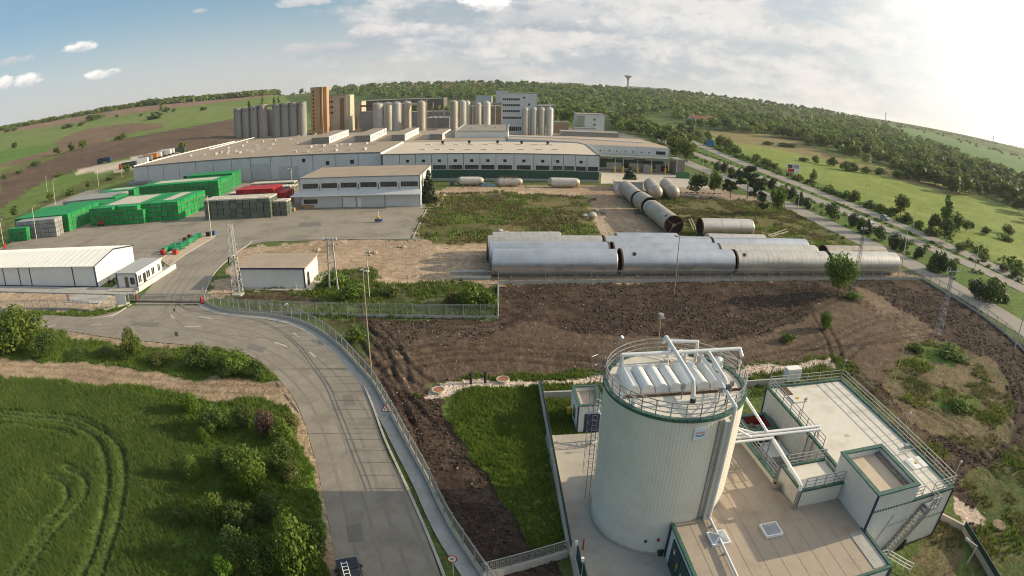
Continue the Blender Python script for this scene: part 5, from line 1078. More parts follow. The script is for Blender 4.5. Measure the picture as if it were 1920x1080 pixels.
# ------------------------------------------------------------------ lying fermentation vessels
alu = mat('weathered vessel steel blue', (.50, .535, .58), (.42, .455, .50), .35, .36, .72, dirt=((.30, .30, .29), .3, .65), stretch=(1, 1, 1))
aluw = mat('weathered vessel steel pale', (.58, .555, .51), (.50, .485, .455), .4, .38, .6, dirt=((.32, .27, .21), .5, .6))
aluo = mat('stained vessel steel', (.44, .40, .335), (.36, .325, .275), .5, .5, .35, dirt=((.25, .19, .13), .45, .7))
def vessel(name, label, p, q, r, m, ends=('open', 'cone'), ring=0, grp=None, hub=False, port=None, z=None, cat='tank'):
    """a lying vessel from p to q (plan points); ends open, closed, cone or dome; ring = spacing of cladding bands"""
    z = (r + .12) if z is None else z; p = Vector((*p, z)); q = Vector((*q, z)); c = (p + q) / 2; t = thing(name, label, cat, (c.x, c.y, 0), grp); d = (q - p).normalized(); L = (q - p).length; n = 40
    k = max(2, round(L / (ring or 1.7))); b = MB()
    if ring:
        prof = []
        for i in range(k):
            a_, e = L * i / k, L * (i + 1) / k; prof += [(r, a_ + .001), (r, e - .06), (r - .03, e - .045), (r - .03, e - .015)]
        b.lathe(p, prof + [(r, L)], n, axis=d); b.build('shell', m, t, smooth=True)
    else:
        b.lathe(p, [(r, 0), (r, L)], n, axis=d); b.build('shell', m, t, smooth=True)
        for i in range(1, k): b = MB(); u = L * i / k; b.lathe(p, [(r - .02, u - .05), (r + .008, u - .035), (r + .008, u + .035), (r - .02, u + .05)], n, axis=d); b.build('weld_seam', m, t, smooth=False)
    for e, s, o, dd in ((ends[0], p, 0, -d), (ends[1], q, L, d)):
        if e == 'open':
            b = MB(); b.lathe(s, [(r + .06, -.05), (r + .06, .25), (r - .12, .25), (r - .12, -.05)], n, axis=-dd); b.build('rim', rust, t, smooth=False)
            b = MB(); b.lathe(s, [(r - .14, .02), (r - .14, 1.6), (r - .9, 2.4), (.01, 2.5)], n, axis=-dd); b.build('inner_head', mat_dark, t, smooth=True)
            if hub:
                b = MB(); b.cyl(s - dd * .3, s - dd * .1, .42, n=14); side = Vector((0, 0, 1)).cross(dd).normalized()
                for ang in (.4, 2.5, 4.2): v = side * math.cos(ang) + Vector((0, 0, 1)) * math.sin(ang); b.bar(s - dd * .2, s - dd * .2 + v * (r - .15), .12)
                b.build('hub', mat('hub steel', (.25, .20, .17), None, 2, .6, .3), t)
        else:
            pr = {'closed': [(r, 0), (r * .97, .12), (.01, .2)], 'dome': [(r, 0), (r * .93, .55), (r * .72, 1.05), (r * .4, 1.35), (.01, 1.45)], 'cone': [(r, 0), (r * .9, .35), (r * .25, .95), (r * .2, 1.3), (.01, 1.32)]}[e]
            b = MB(); b.lathe(s, pr, n, axis=dd); b.build('head', m if e != 'dome' else aluo, t, smooth=True)
    for u in (.15, .5, .85): cc = p + d * (L * u); b = MB(); sd = Vector((0, 0, 1)).cross(d); b.bar(cc - sd * r * .75 + Vector((0, 0, -z + .1)), cc + sd * r * .75 + Vector((0, 0, -z + .1)), .4, .24); b.build('sleeper', concg, t)
    if port is not None:
        sd = Vector((0, 0, 1)).cross(d).normalized(); v = (-sd if sd.y > 0 else sd) * .62 + Vector((0, 0, .78)); cc = p + d * port; b = MB(); b.cyl(cc + v * (r - .1), cc + v * (r + .06), .38, n=14); b.build('manway', mat_dark, t)
    return t
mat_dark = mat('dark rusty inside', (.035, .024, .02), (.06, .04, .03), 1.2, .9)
G4 = 'tanks lying in rows behind the mesh fence'
YA = lambda x, y: SF(x, y)
rows = [[((-3.4, 97.6), (18.0, 98.6), alu, ('closed', 'closed'), 0, None, 'front row, broadest blue grey vessel at the left end, before the pale sandy ground'), ((18.9, 98.9), (40.6, 100.2), alu, ('open', 'closed'), 0, 2.3, 'front row, second from left, blue grey with one round dark manway'), ((41.1, 100.2), (62.3, 101.6), aluw, ('open', 'cone'), 1.1, 1.6, 'front row, third from left, banded silver with rusty open end'), ((63.0, 101.7), (82.6, 103.2), aluw, ('open', 'cone'), 1.1, None, 'front row, rightmost, pale banded and partly behind the round tree')],
        [((-4.0, 102.4), (17.6, 103.5), alu, ('closed', 'open'), 0, None, 'second row, leftmost, smooth blue grey'), ((18.2, 103.4), (39.9, 104.8), alu, ('open', 'closed'), 0, None, 'second row, second from left, smooth blue grey'), ((39.3, 104.6), (62.2, 106.1), aluw, ('open', 'cone'), 1.1, None, 'second row, third from left, cream banded'), ((64.7, 106.3), (82.6, 107.9), aluo, ('open', 'closed'), 1.1, None, 'second row, rightmost, tan banded with open left end')],
        [((-4.8, 106.9), (16.8, 108.0), aluw, ('open', 'cone'), 1.1, None, 'third row, leftmost, pale with thin bands'), ((17.2, 107.9), (39.2, 109.5), alu, ('open', 'closed'), 0, None, 'third row, middle, plain blue grey'), ((39.5, 109.4), (62.4, 111.0), alu, ('open', 'closed'), 0, None, 'third row, rightmost, plain blue grey')],
        [((-3.8, 111.2), (9.2, 112.0), aluw, ('closed', 'closed'), 1.1, None, 'rear row, short vessel at the left'), ((20.5, 112.2), (33.2, 113.2), alu, ('closed', 'closed'), 0, None, 'rear row, short vessel in the middle'), ((40.3, 113.8), (53.8, 114.8), aluw, ('closed', 'closed'), 1.1, None, 'rear row, short vessel at the right')]]
for ri, rw in enumerate(rows):
    for p, q, m, e, rg, port, lb in rw: vessel('lying_tank', lb, p, q, 2.28 if ri < 3 else 2.1, m, e, rg, G4, port=port)
b = MB(); b.bar((-10.5, 98.5, .2), (-4.2, 98.9, .2), .9, .4); o = b.build('concrete_beam', concg); tag(o, 'pale concrete beam lying left of the tanks, the farther of two', 'beam')
b = MB(); b.bar((-9.8, 95.2, .2), (-3.6, 95.6, .2), .9, .4); o = b.build('concrete_beam', concg); tag(o, 'pale concrete beam lying left of the tanks, the nearer of two', 'beam')
for p, q, r, e, lb in (((34.6, 178.0), (35.0, 159.5), 2.3, ('dome', 'open'), 'rearmost vessel of the chain leading away past the paved strip'), ((35.2, 157.6), (35.9, 149.0), 2.45, ('closed', 'open'), 'middle vessel of the chain with a dark rim'), ((36.0, 147.0), (36.9, 128.4), 2.3, ('closed', 'open'), 'nearest vessel of the chain, its dark open end with a hub showing')):
    vessel('lying_tank', lb, p, q, r, aluo, e, 2.6, 'tanks lying end to end', hub='nearest' in lb, port=16.5 if 'nearest' in lb else None)
b = MB(); b.lathe((35.9, 149.0, 2.35), [(1.7, -.1), (2.0, .2), (2.0, 2.0), (1.5, 2.3), (.01, 2.3)], 28, axis=(.05, -1, 0)); o = b.build('tank_neck', white, smooth=True); tag(o, 'short white neck piece between the middle and nearest vessel of the chain', 'tank part')
for p, q, lb in (((44.6, 187.5), (43.2, 173.0), 'capsule vessel with rounded stained end, the left one of the pair'), ((50.3, 188.5), (48.9, 174.0), 'capsule vessel with rounded stained end, the right one of the pair')):
    vessel('lying_tank', lb, p, q, 2.15, aluo, ('dome', 'dome'), 2.4, 'pair of capsule tanks on the grass', z=2.3)
vessel('lying_tank', 'lone silver vessel with rusty open left end lying on the grass behind the rows', (43.6, 129.6), (57.3, 131.0), 2.0, aluw, ('open', 'cone'), 1.8, 'tank alone on the grass')
whitet = mat('dirty white tank', (.58, .56, .50), (.50, .48, .43), .6, .5, dirt=((.35, .3, .24), .5, .6))
for x0, x1, y, r, lb in ((-17.2, -11.0, 191.8, 1.35, 'small white tank on feet below the green wall, leftmost of three'), (-4.6, 1.7, 191.0, 1.25, 'small white tank in a frame below the green wall, middle of three'), (12.4, 20.3, 190.0, 1.5, 'longest small white tank below the green wall, rightmost of three')):
    vessel('storage_tank', lb, (x0, y), (x1, y), r, whitet, ('dome', 'dome'), 2.0, z=r + .25)
t = thing('steel_cradle', 'brown railing frame over the middle small white tank', 'frame', (-1.4, 191, 2.7)); railing(t, [(-4.2, 189.9, 2.4), (1.3, 189.9, 2.4), (1.3, 192, 2.4), (-4.2, 192, 2.4), (-4.2, 189.9, 2.4)], .9, 1.4, rust, T=None, r=.05)
b = MB(); b.box(-20.6, -19.2, 190.2, 191.4, 0, 1.5); o = b.build('blue_container', mat('faded blue', (.05, .10, .13), None, 1, .7)); tag(o, 'dark blue drum box left of the leftmost white tank', 'box')
t = thing('tarpaulin_heap', 'low heap under pale blue sheet between white tanks', 'heap', (-8, 191, 0)); b = MB(); b.box(-10.4, -5.6, 190, 191.6, 0, .6); b.box(-9.8, -7.6, 190.2, 191.4, .6, 1.1); b.build('sheet', mat('pale blue tarp', (.16, .30, .36), (.22, .36, .42), 1, .7), t)
# ------------------------------------------------------------------ crate yard
cr_g = mat('green plastic crates', (.012, .235, .058), (.02, .285, .08), 1.5, .5, rnd=.18); cr_gr = mat('grey crates', (.27, .275, .275), (.33, .335, .33), 1.5, .6, rnd=.15)
cr_r = mat('red crates', (.36, .018, .02), (.42, .03, .03), 1.5, .5, rnd=.12); cr_d = mat('dull green grey crates', (.075, .11, .085), (.13, .155, .13), 1.5, .6, rnd=.25)
cr_top = mat('crates with pale bottles', (.48, .44, .37), (.58, .54, .47), 6, .7, rnd=.15); cr_y = mat('yellow brown crates', (.42, .27, .06), (.36, .22, .05), 2, .6, rnd=.1)
core = mat('gaps between crates', (.02, .03, .022), (.03, .035, .03), 2, .9)
CWX, CWY, CH = 2.15, 1.95, 1.42
def crate_mesh(m, mt):
    b = MB(); b.box(-CWX / 2 + .14, CWX / 2 - .14, -CWY / 2 + .12, CWY / 2 - .12, .02, CH - .16, 1)
    for k in range(3):
        z = .14 + k * .40
        for s in (-1, 1):
            for q in (-1, 1): b.box(s * .5 - .485, s * .5 + .485, q * .46 - .44, q * .46 + .44, z, z + .385, 2 if k == 2 else 0)
    b.box(-CWX / 2 + .06, CWX / 2 - .06, -CWY / 2 + .05, CWY / 2 - .05, .0, .11, 3)
    me = b.build('crate_pallet', [m, core, mt, mat('pallet wood', (.25, .2, .14), None, 2, .9)]); d = me.data; bpy.data.objects.remove(me); return d
CM = {k: crate_mesh(a, c) for k, a, c in (('g', cr_g, cr_g), ('w', cr_gr, cr_gr), ('r', cr_r, cr_r), ('d', cr_d, cr_d), ('t', cr_g, cr_top), ('y', cr_y, cr_y), ('v', cr_d, cr_top))}
STK = [  # x0, x1, y0, y1, layers, kind, kind of the inner top, group, label
    (-131.9, -109.0, 144.6, 164.5, 4, 'g', 't', 'crates of the broad green stack with a grey middle', 'green crate pallet in the broad nearest green stack with grey middle, left part'),
    (-109.0, -96.3, 146.6, 164.5, 4, 'g', 't', 'crates of the broad green stack with a grey middle', 'green crate pallet in the broad nearest green stack, right part by its sunlit side'),
    (-167.5, -137.0, 139.4, 157.0, 4, 'g', 'g', 'crates of the all green stack at the left', 'green crate pallet in the all green stack behind the grey one at the left'),
    (-159.8, -139.2, 133.5, 137.6, 4, 'w', 'w', 'crates of the near grey stack at the left', 'grey crate pallet in the grey stack nearest the left lamp post'),
    (-161.5, -150.4, 130.4, 132.6, 3, 'g', 'g', 'crates of the low green stack at the far left', 'green crate pallet in the lowest, leftmost green stack'),
    (-86.5, -65.0, 146.0, 152.2, 4, 'd', 'v', 'crates of the dull grey green stack', 'dull grey green crate pallet in the stack left of the yard office'),
    (-65.0, -61.0, 147.6, 152.2, 3, 'd', 'v', 'crates of the dull grey green stack', 'pale grey green crate pallet at the sunlit stepped end of the dull stack'),
    (-83.0, -70.6, 160.5, 168.0, 4, 'r', 'r', 'crates of the red stack', 'red crate pallet in the taller part of the red stack'),
    (-70.6, -66.4, 160.5, 168.0, 3, 'r', 'r', 'crates of the red stack', 'red crate pallet in the lower right part of the red stack'),
    (-164.0, -137.5, 161.5, 170.0, 3, 'g', 'g', 'crates of the low green stack behind', 'green crate pallet in the long low stack behind the all green one'),
    (-173.0, -146.0, 173.5, 186.0, 3, 'w', 'w', 'crates of the long pale stack', 'grey crate pallet in the pale stack beyond the low green one'),
    (-146.0, -141.5, 172.0, 180.0, 3, 'g', 'w', 'crates of the long pale stack', 'green crate pallet at the sunlit end of the pale stack'),
    (-172.0, -150.0, 196.0, 206.0, 2, 'g', 't', 'crates of the third green stack', 'green crate pallet in the low third stack toward the warehouse'),
    (-138.0, -101.0, 183.0, 195.0, 4, 'g', 't', 'crates of the second broad green stack', 'green crate pallet in the broad stack behind the nearest one'),
    (-172.0, -158.0, 218.0, 222.0, 2, 'w', 'w', 'grey crates by the warehouse wall', 'grey crate pallet by the left end of the warehouse wall'),
    (-126.0, -104.0, 200.5, 209.0, 4, 'g', 'g', 'crates of the green stack by the warehouse', 'green crate pallet in the stack closest to the warehouse wall'),
    (-92.0, -74.0, 172.0, 176.0, 2, 'v', 'v', 'low pale crate rows behind the red stack', 'pale crate pallet in the low rows behind the red stack'),
    (-92.0, -72.0, 181.0, 185.0, 2, 'v', 'v', 'low pale crate rows behind the red stack', 'pale crate pallet in the low rows behind the red stack'),
    (-92.0, -74.0, 190.0, 194.0, 2, 'v', 'v', 'low pale crate rows behind the red stack', 'pale crate pallet in the low rows behind the red stack')]
cells = []
for si, (x0, x1, y0, y1, n, k, kt, g, l) in enumerate(STK):
    nx, ny = max(1, round((x1 - x0) / CWX)), max(1, round((y1 - y0) / CWY))
    for i in range(nx):
        for j in range(ny):
            for z in range(n):
                top = z == n - 1; vis = top or j == 0 or i == nx - 1
                if not vis: continue
                if top and si < 2 and j == 0 and rng.random() < .02: continue
                inner = top and 1 < j < ny - 1 and 1 < i < nx - 2 and ny > 4
                x = x0 + (i + .5) * CWX + rng.normal(0, .03); y = y0 + (j + .5) * CWY + rng.normal(0, .03)
                area = ((j == 0) * 1.0 + (i == nx - 1) * 1.0 + top * .35); cells.append((area / (x * x + y * y), x, y, z * CH + .03, kt if (inner or (top and kt in 'v')) else k, g, l))
cells.sort(key=lambda c: -c[0])
bulk = {}
for a_, x, y, z, k, g, l in cells[:296]:
    o = obj('crate_pallet', CM[k], None, (x, y, z)); o.rotation_euler = (0, 0, rng.normal(0, .012)); tag(o, l, 'crate pallet', g)
for a_, x, y, z, k, g, l in cells[296:]: bulk.setdefault(k, []).append((x, y, z))
V, Q, MI, mats_b = [], [], [], []
for k, ps in bulk.items():
    me = CM[k]; v = np.array([q.co for q in me.vertices]); f = np.array([list(p.vertices) for p in me.polygons]); mi = np.array([p.material_index for p in me.polygons]); off = len(mats_b); mats_b += list(me.materials)
    for p in ps: Q.append(f + sum(len(q) for q in V)); V.append(v + np.array(p)); MI.append(mi + off)
bk = obj('stacked_crates', npmesh('stacked_crates', np.concatenate(V), np.concatenate(Q), mats_b, mi=np.concatenate(MI))); tag(bk, 'the many further crate pallets of the yard stacks', 'crates', None, 'stuff')
loose = [(220, 417, 'g', 'green crate pallet left by itself before the broad green stack, left of another'), (248, 418, 'g', 'green crate pallet by itself before the broad green stack, nearest its front corner'), (263, 417, 'g', 'green crate pallet by itself close under the step of the broad green stack'), (208, 418, 'r', 'single red crate pallet beside the red forklift'), (79, 441, 'g', 'single green crate pallet beside the leftmost lamp post'), (522, 386, 'y', 'yellow brown crate pallet at the foot of the red stack')]
for px, py, k, l in loose: x, y = at(px, py); o = obj('crate_pallet', CM[k], None, (x, y + .9, .02)); tag(o, l, 'crate pallet')
for px, py, l in ((568, 391, 'brown wooden pallet box at the office wall, leftmost'), (575, 392, 'brown wooden pallet box at the office wall, middle'), (583, 391, 'brown wooden pallet box at the office wall, rightmost'), (547, 397, 'low brown timber pile on the yard between crates and office')):
    x, y = at(px, py); b = MB(); b.box(x - .75, x + .75, y, y + 1.2, .02, .95)
    for k in range(3): b.box(x - .8, x + .8, y - .04, y - .005, .1 + k * .3, .3 + k * .3)
    o = b.build('wooden_box', mat('box wood', (.33, .21, .10), (.40, .27, .14), 2, .9)); tag(o, l, 'box')
# forklift
fx_, fy_ = at(190, 424); t = thing('forklift', 'red forklift truck parked before the broad green crate stack', 'forklift', (fx_, fy_, 0)); b = MB(); b.box(fx_ - 1.2, fx_ + 1.0, fy_, fy_ + 1.3, .45, 1.3); b.box(fx_ - 1.3, fx_ - .6, fy_ + .05, fy_ + 1.25, .3, 1.5); b.build('body', red, t)
for x in (-.9, .8):
    for y in (-.02, 1.12): b = MB(); b.cyl((fx_ + x, fy_ + y, .38), (fx_ + x, fy_ + y + .2, .38), .38, n=14); b.build('wheel', black, t)
b = MB(); 
for x, y in ((-.5, .1), (-.5, 1.2), (.8, .1), (.8, 1.2)): b.bar((fx_ + x, fy_ + y, 1.3), (fx_ + x * .9, fy_ + y, 2.5), .09)
b.box(fx_ - .6, fx_ + .85, fy_ + .05, fy_ + 1.25, 2.5, 2.58); b.build('cab_frame', red, t); b = MB()
for y in (.35, .95): b.bar((fx_ + 1.15, fy_ + y, .1), (fx_ + 1.15, fy_ + y, 3.0), .12)
b.bar((fx_ + 1.15, fy_ + .3, 1.6), (fx_ + 1.15, fy_ + 1.0, 1.6), .1); b.build('mast', red, t); b = MB(); b.box(fx_ + 1.2, fx_ + 2.3, fy_ + .35, fy_ + .5, .1, .16); b.box(fx_ + 1.2, fx_ + 2.3, fy_ + .8, fy_ + .95, .1, .16); b.build('forks', galv, t); b = MB(); b.box(fx_ - .35, fx_ + .2, fy_ + .4, fy_ + .9, 1.3, 1.7); b.build('seat', black, t)
# bins and hand trolleys along the island
binm = mat('green bin', (.02, .22, .10), (.03, .27, .13), 2, .5)
b = MB(); b.add([(-.55, -.4, .15), (.55, -.4, .15), (.55, .4, .15), (-.55, .4, .15), (-.65, -.5, 1.05), (.65, -.5, 1.05), (.65, .5, 1.05), (-.65, .5, 1.05)], [(0, 3, 2, 1), (4, 5, 6, 7), (0, 1, 5, 4), (1, 2, 6, 5), (2, 3, 7, 6), (3, 0, 4, 7)]); b.box(-.7, .7, -.55, .55, 1.05, 1.15)
for x in (-.5, .5): b.cyl((x, -.45, .1), (x, -.38, .1), .1, n=8, mi=1)
bin_me = b.build('waste_bin', [binm, black]).data; bpy.data.objects.remove(bpy.data.objects['waste_bin'])
for i, (px, py) in enumerate([(310, 473), (318, 470), (325, 466), (333, 470), (337, 464), (343, 467), (350, 461), (356, 457), (362, 454), (366, 450), (374, 446), (330, 475)]):
    x, y = at(px, py); o = obj('waste_bin', bin_me, None, (x, y, .06)); o.rotation_euler = (0, 0, rng.normal(.6, .4)); tag(o, 'green waste bin in the row on the gravel island by the drive', 'bin', 'bins in a row on the gravel island')
for px, py, m, l in ((356, 448, rust, 'dark brown box behind the row of green bins, the farther one'), (348, 453, rust, 'dark brown box behind the row of green bins, the nearer one'), (400, 441, mat('bin blue', (.03, .10, .25), None, 1, .5), 'blue bin at the tip of the gravel island'), (391, 443, dark, 'black bin at the tip of the gravel island'), (306, 477, red, 'small red bin at the near end of the row'), (329, 477, red, 'small red fire cabinet on the gravel island edge')):
    x, y = at(px, py); b = MB(); b.box(x - .55, x + .55, y - .4, y + .4, .05, 1.0); b.box(x - .6, x + .6, y - .45, y + .45, 1.0, 1.08); o = b.build('waste_bin', m); tag(o, l, 'bin')
# ------------------------------------------------------------------ office
whp = mat('office wall panels', (.54, .565, .57), (.50, .525, .535), .2, .5, dirt=((.42, .42, .41), .4, .3)); brown_roof = mat('brown roofing', (.30, .235, .175), (.345, .275, .21), .12, .85, dirt=((.25, .195, .145), .2, .5))
t = thing('yard_office', 'two storey white office with a long brown flat roof and six upper windows', 'office', (-42.6, 168, 0)); OX0, OX1, OY0, OY1, OZ = -60.2, -25.3, 157.4, 180.0, 8.7
b = MB(); b.box(OX0, OX1, OY0, OY1, 0, OZ - .25); b.build('wall', whp, t); b = MB(); b.box(OX0 + .2, OX1 - .2, OY0 + .2, OY1 - .2, OZ - .25, OZ - .1); b.build('roof', brown_roof, t)
b = MB(); 
for x0, x1, y0, y1 in ((OX0 - .1, OX1 + .1, OY0 - .12, OY0 + .18), (OX0 - .1, OX1 + .1, OY1 - .18, OY1 + .12), (OX0 - .12, OX0 + .18, OY0 + .18, OY1 - .18), (OX1 - .18, OX1 + .12, OY0 + .18, OY1 - .18)): b.box(x0, x1, y0, y1, OZ - .25, OZ)
b.build('parapet', mat('grey trim', (.22, .23, .24), None, 1, .5), t)
b = MB(); b.box(OX0 - 2.6, OX1 + .5, OY0 - 1.8, OY0 - .01, 3.6, 3.85); b.build('canopy', white, t)
b = MB(); b.add([(OX0 - 2.6, OY0 - 1.7, 3.86), (OX1 + .5, OY0 - 1.7, 3.86), (OX1 + .2, OY0 - .02, 5.0), (OX0 - .2, OY0 - .02, 5.0)], [(0, 1, 2, 3)]); b.build('canopy_roof', whp, t)
n = 6
for i in range(n):
    x0 = OX0 + .9 + i * 5.75; window(t, x0, x0 + 4.7, OY0, 0, 5.6, 7.0, 'y', -1, 6, mat('window frame dark', (.14, .15, .13), None, 1, .5) if i == 0 else bpy.data.materials['window frame dark'])
    b = MB(); b.bar((x0 + 5.2, OY0 - .06, 5.0), (x0 + 5.2, OY0 - .06, 6.6), .12); b.build('downpipe', dark, t)
window(t, OX0 + 1.0, OX0 + 5.2, OY0, 0, 1.2, 2.5, 'y', -1, 5, bpy.data.materials['window frame dark'])
b = MB(); b.box(-47.4, -43.6, OY0 - .06, OY0 - .005, .05, 3.0); d = b.build('gate_door', cladw, t); b = MB(); b.box(-47.6, -47.4, OY0 - .08, OY0, 0, 3.1); b.box(-43.6, -43.4, OY0 - .08, OY0, 0, 3.1); b.box(-47.4, -43.6, OY0 - .08, OY0, 3.0, 3.12); b.build('door_frame', mat('frame grey', (.18, .19, .2), None, 1, .5), d)
b = MB(); b.box(-43.0, -42.0, OY0 - .05, OY0, .05, 2.6); b.build('door', white, t)
for x in (OX0, -35.2, OX1): b = MB(); b.box(x - .1, x + .1, OY0 - .07, OY0 + .05, 0, 3.6 if x == -35.2 else OZ - .3); b.build('downpipe', mat('pipe grey', (.2, .21, .23), None, 1, .5) if x == OX0 else bpy.data.materials['pipe grey'], t)
for y in (160, 164, 168): window(t, OX1, 0, y, y + 1.6, 5.4, 6.8, 'x', 1, 2)
b = MB(); b.box(-25.2, -20.0, 155.0, 156.0, 0, .1); b.box(-20.9, -20.0, 156.0, 180, 0, .1); struct(b.build('kerb', conc))
# ------------------------------------------------------------------ warehouse
wroof = mat('warehouse roof brown', (.30, .24, .18), (.34, .275, .21), .06, .85, dirt=((.25, .195, .145), .05, .6)); wroof2 = mat('warehouse roof cream', (.50, .43, .34), (.55, .47, .375), .1, .8, dirt=((.42, .35, .27), .12, .5))
gpan = mat('green wall panels', (.022, .075, .055), (.028, .09, .065), .3, .5)
t = thing('warehouse', 'very long pale panelled warehouse with a wide brown flat roof', 'warehouse', (-90, 260, 0)); A, B = Vector((-168.5, 220.7)), Vector((-47.9, 211.6)); WZ = 9.4
poly = [tuple(A), tuple(B), (-47.4, 246.5), (-3.0, 257.6), (-3, 318), (-112, 318), (-158, 308)]
b = MB(); b.prism(poly, 0, WZ); b.build('wall', whp, t); b = MB(); b.prism([(x * .9995, y + (.1 if y < 260 else -.1)) for x, y in poly], WZ, WZ + .06); b.build('roof', wroof, t)
dd = (B - A).normalized(); nn = Vector((dd.y, -dd.x)); L = (B - A).length; k = 13
seam = mat('panel seam', (.10, .11, .13), None, 1, .5)
for i in range(k):
    p, q = A + dd * (L * (i + .012) / k), A + dd * (L * (i + .988) / k); b = MB(); b.bar((*(p + nn * .06), WZ / 2 - .1), (*(q + nn * .06), WZ / 2 - .1), .12, WZ - .6); b.build('wall_panel', whp, t)
b = MB(); b.bar((*(A + nn * .1), WZ + .0), (*(B + nn * .1), WZ + .0), .3, .25); b.build('gutter', mat('gutter dark', (.13, .14, .16), None, 1, .5), t)
def onwall(u0, u1, z0, z1, m, nm, off=.14, par=None):
    p, q = A + dd * u0, A + dd * u1; b = MB(); b.bar((*(p + nn * off), (z0 + z1) / 2), (*(q + nn * off), (z0 + z1) / 2), .06, z1 - z0); return b.build(nm, m, par or t)
onwall(.05, L - .05, .2, WZ - .3, seam, 'wall_seam', .02); onwall(65.5, 74.5, .05, 6.6, mat('roller door', (.46, .48, .50), None, .5, .5), 'roller_door', .17); onwall(78, 87, .05, 5.2, bpy.data.materials['roller door'], 'roller_door', .17)
for u, z in ((88.5, 6.5), (98.5, 5.2), (108.5, 5.4)): onwall(u, u + 1.4, z, z + 1.4, dark, 'window', .17)
for u in (30, 36.5): onwall(u, u + 4.6, .1, 3.4, dark, 'loading_door', .17)
# roof cowls and skylights: each its own part
wc = mat('cowl grey white', (.56, .55, .52), None, 1, .5); b = MB(); b.box(-.55, .55, -.55, .55, 0, .7); b.box(-.7, .7, -.7, .7, .7, .85); cowl_me = b.build('roof_cowl', wc).data; bpy.data.objects.remove(bpy.data.objects['roof_cowl'])
bT = Vector(t['_base'])
for l in ([(358, 291.5), (382, 290), (405, 288), (427, 286.5), (450, 285.5), (473, 284)], [(414, 285), (427, 284), (443, 283), (463, 281), (485, 279), (507, 277.5)], [(553, 284), (578, 283), (604, 282), (630, 281), (657, 280), (684, 278.5)], [(583, 274.5), (593, 272), (607, 272.5), (631, 272.5), (640, 270.5), (655, 270.5), (687, 268), (705, 268.5)], [(462, 266), (492, 265), (515, 263), (545, 261), (560, 255), (570, 254), (592, 251), (608, 252)], [(428, 277), (455, 273), (481, 272.5), (502, 279), (512, 270), (556, 268)]):
    for px, py in l:
        x, y = at(px, py, WZ + .5); o = obj('roof_cowl', cowl_me, t, Vector((x, y, WZ + .05)) - bT); o.rotation_euler = (0, 0, rng.random())
b = MB(); p, q = at(392, 281, WZ), at(476, 259, WZ); b.bar((*p, WZ + .3), (*q, WZ + .3), .7, .35); b.build('roof_duct', white, t)
b = MB(); b.bar((-157.8, 308, WZ + .3), (-168.3, 220.9, WZ + .3), .5, .4); b.build('parapet', white, t)
for i, (fl, bl, w, h) in enumerate(((((-87.0, 257.0), (-92.5, 340.0), 8.6, 3.2)), ((-66.8, 256.5), (-70.5, 336.0), 7.4, 3.2), ((-50.6, 257.2), (-51.5, 335.0), 6.0, 3.0), ((-34.0, 258.8), (-33.5, 318.0), 5.8, 2.8))):
    y1 = 300 if i < 3 else 290; u = (y1 - fl[1]) / (bl[1] - fl[1]); x1 = fl[0] + (bl[0] - fl[0]) * u; o = thing('roof_monitor', ['long raised roof lantern on the warehouse, farthest left of four', 'long raised roof lantern on the warehouse, second from left of four', 'long raised roof lantern on the warehouse, third from left of four', 'long raised roof lantern on the warehouse, rightmost and greyest'][i], 'roof lantern', (fl[0], 275, WZ)) if False else t
    b = MB(); b.prism([(fl[0] - w / 2, fl[1]), (fl[0] + w / 2, fl[1]), (x1 + w / 2, y1), (x1 - w / 2, y1)], WZ + .06, WZ + h, 0, 1); o = b.build('roof_monitor', [white, mat('monitor roof', (.27, .215, .165), (.31, .25, .195), .15, .85) if i == 0 else bpy.data.materials['monitor roof']], t)
    b = MB(); b.prism([(fl[0] - w / 2 + .05, fl[1] - .12), (fl[0] + w / 2 - .05, fl[1] - .12), (fl[0] + w / 2 - .05, fl[1] - .01), (fl[0] - w / 2 + .05, fl[1] - .01)], WZ + .1, WZ + h - .2); b.build('end_wall', mat('lantern end', (.22, .21, .19), None, 1, .8) if i == 0 else bpy.data.materials['lantern end'], o)
    for s in range(9): y = fl[1] + 3 + s * (y1 - fl[1] - 6) / 8; xx = fl[0] + (x1 - fl[0]) * (y - fl[1]) / (y1 - fl[1]) + w / 2 + .02; b = MB(); b.box(xx, xx + .05, y, y + 1.6, WZ + .9, WZ + h - .6); b.build('window', mat('lantern glass', (.35, .36, .34), None, 1, .3) if (i, s) == (0, 0) else bpy.data.materials['lantern glass'], o)
b = MB(); b.prism([(-57, 206.2), (-47.9, 206.2), (-47.9, 211.3), (-57, 211.9)], 3.6, 3.85); b.build('porch_roof', white, t)
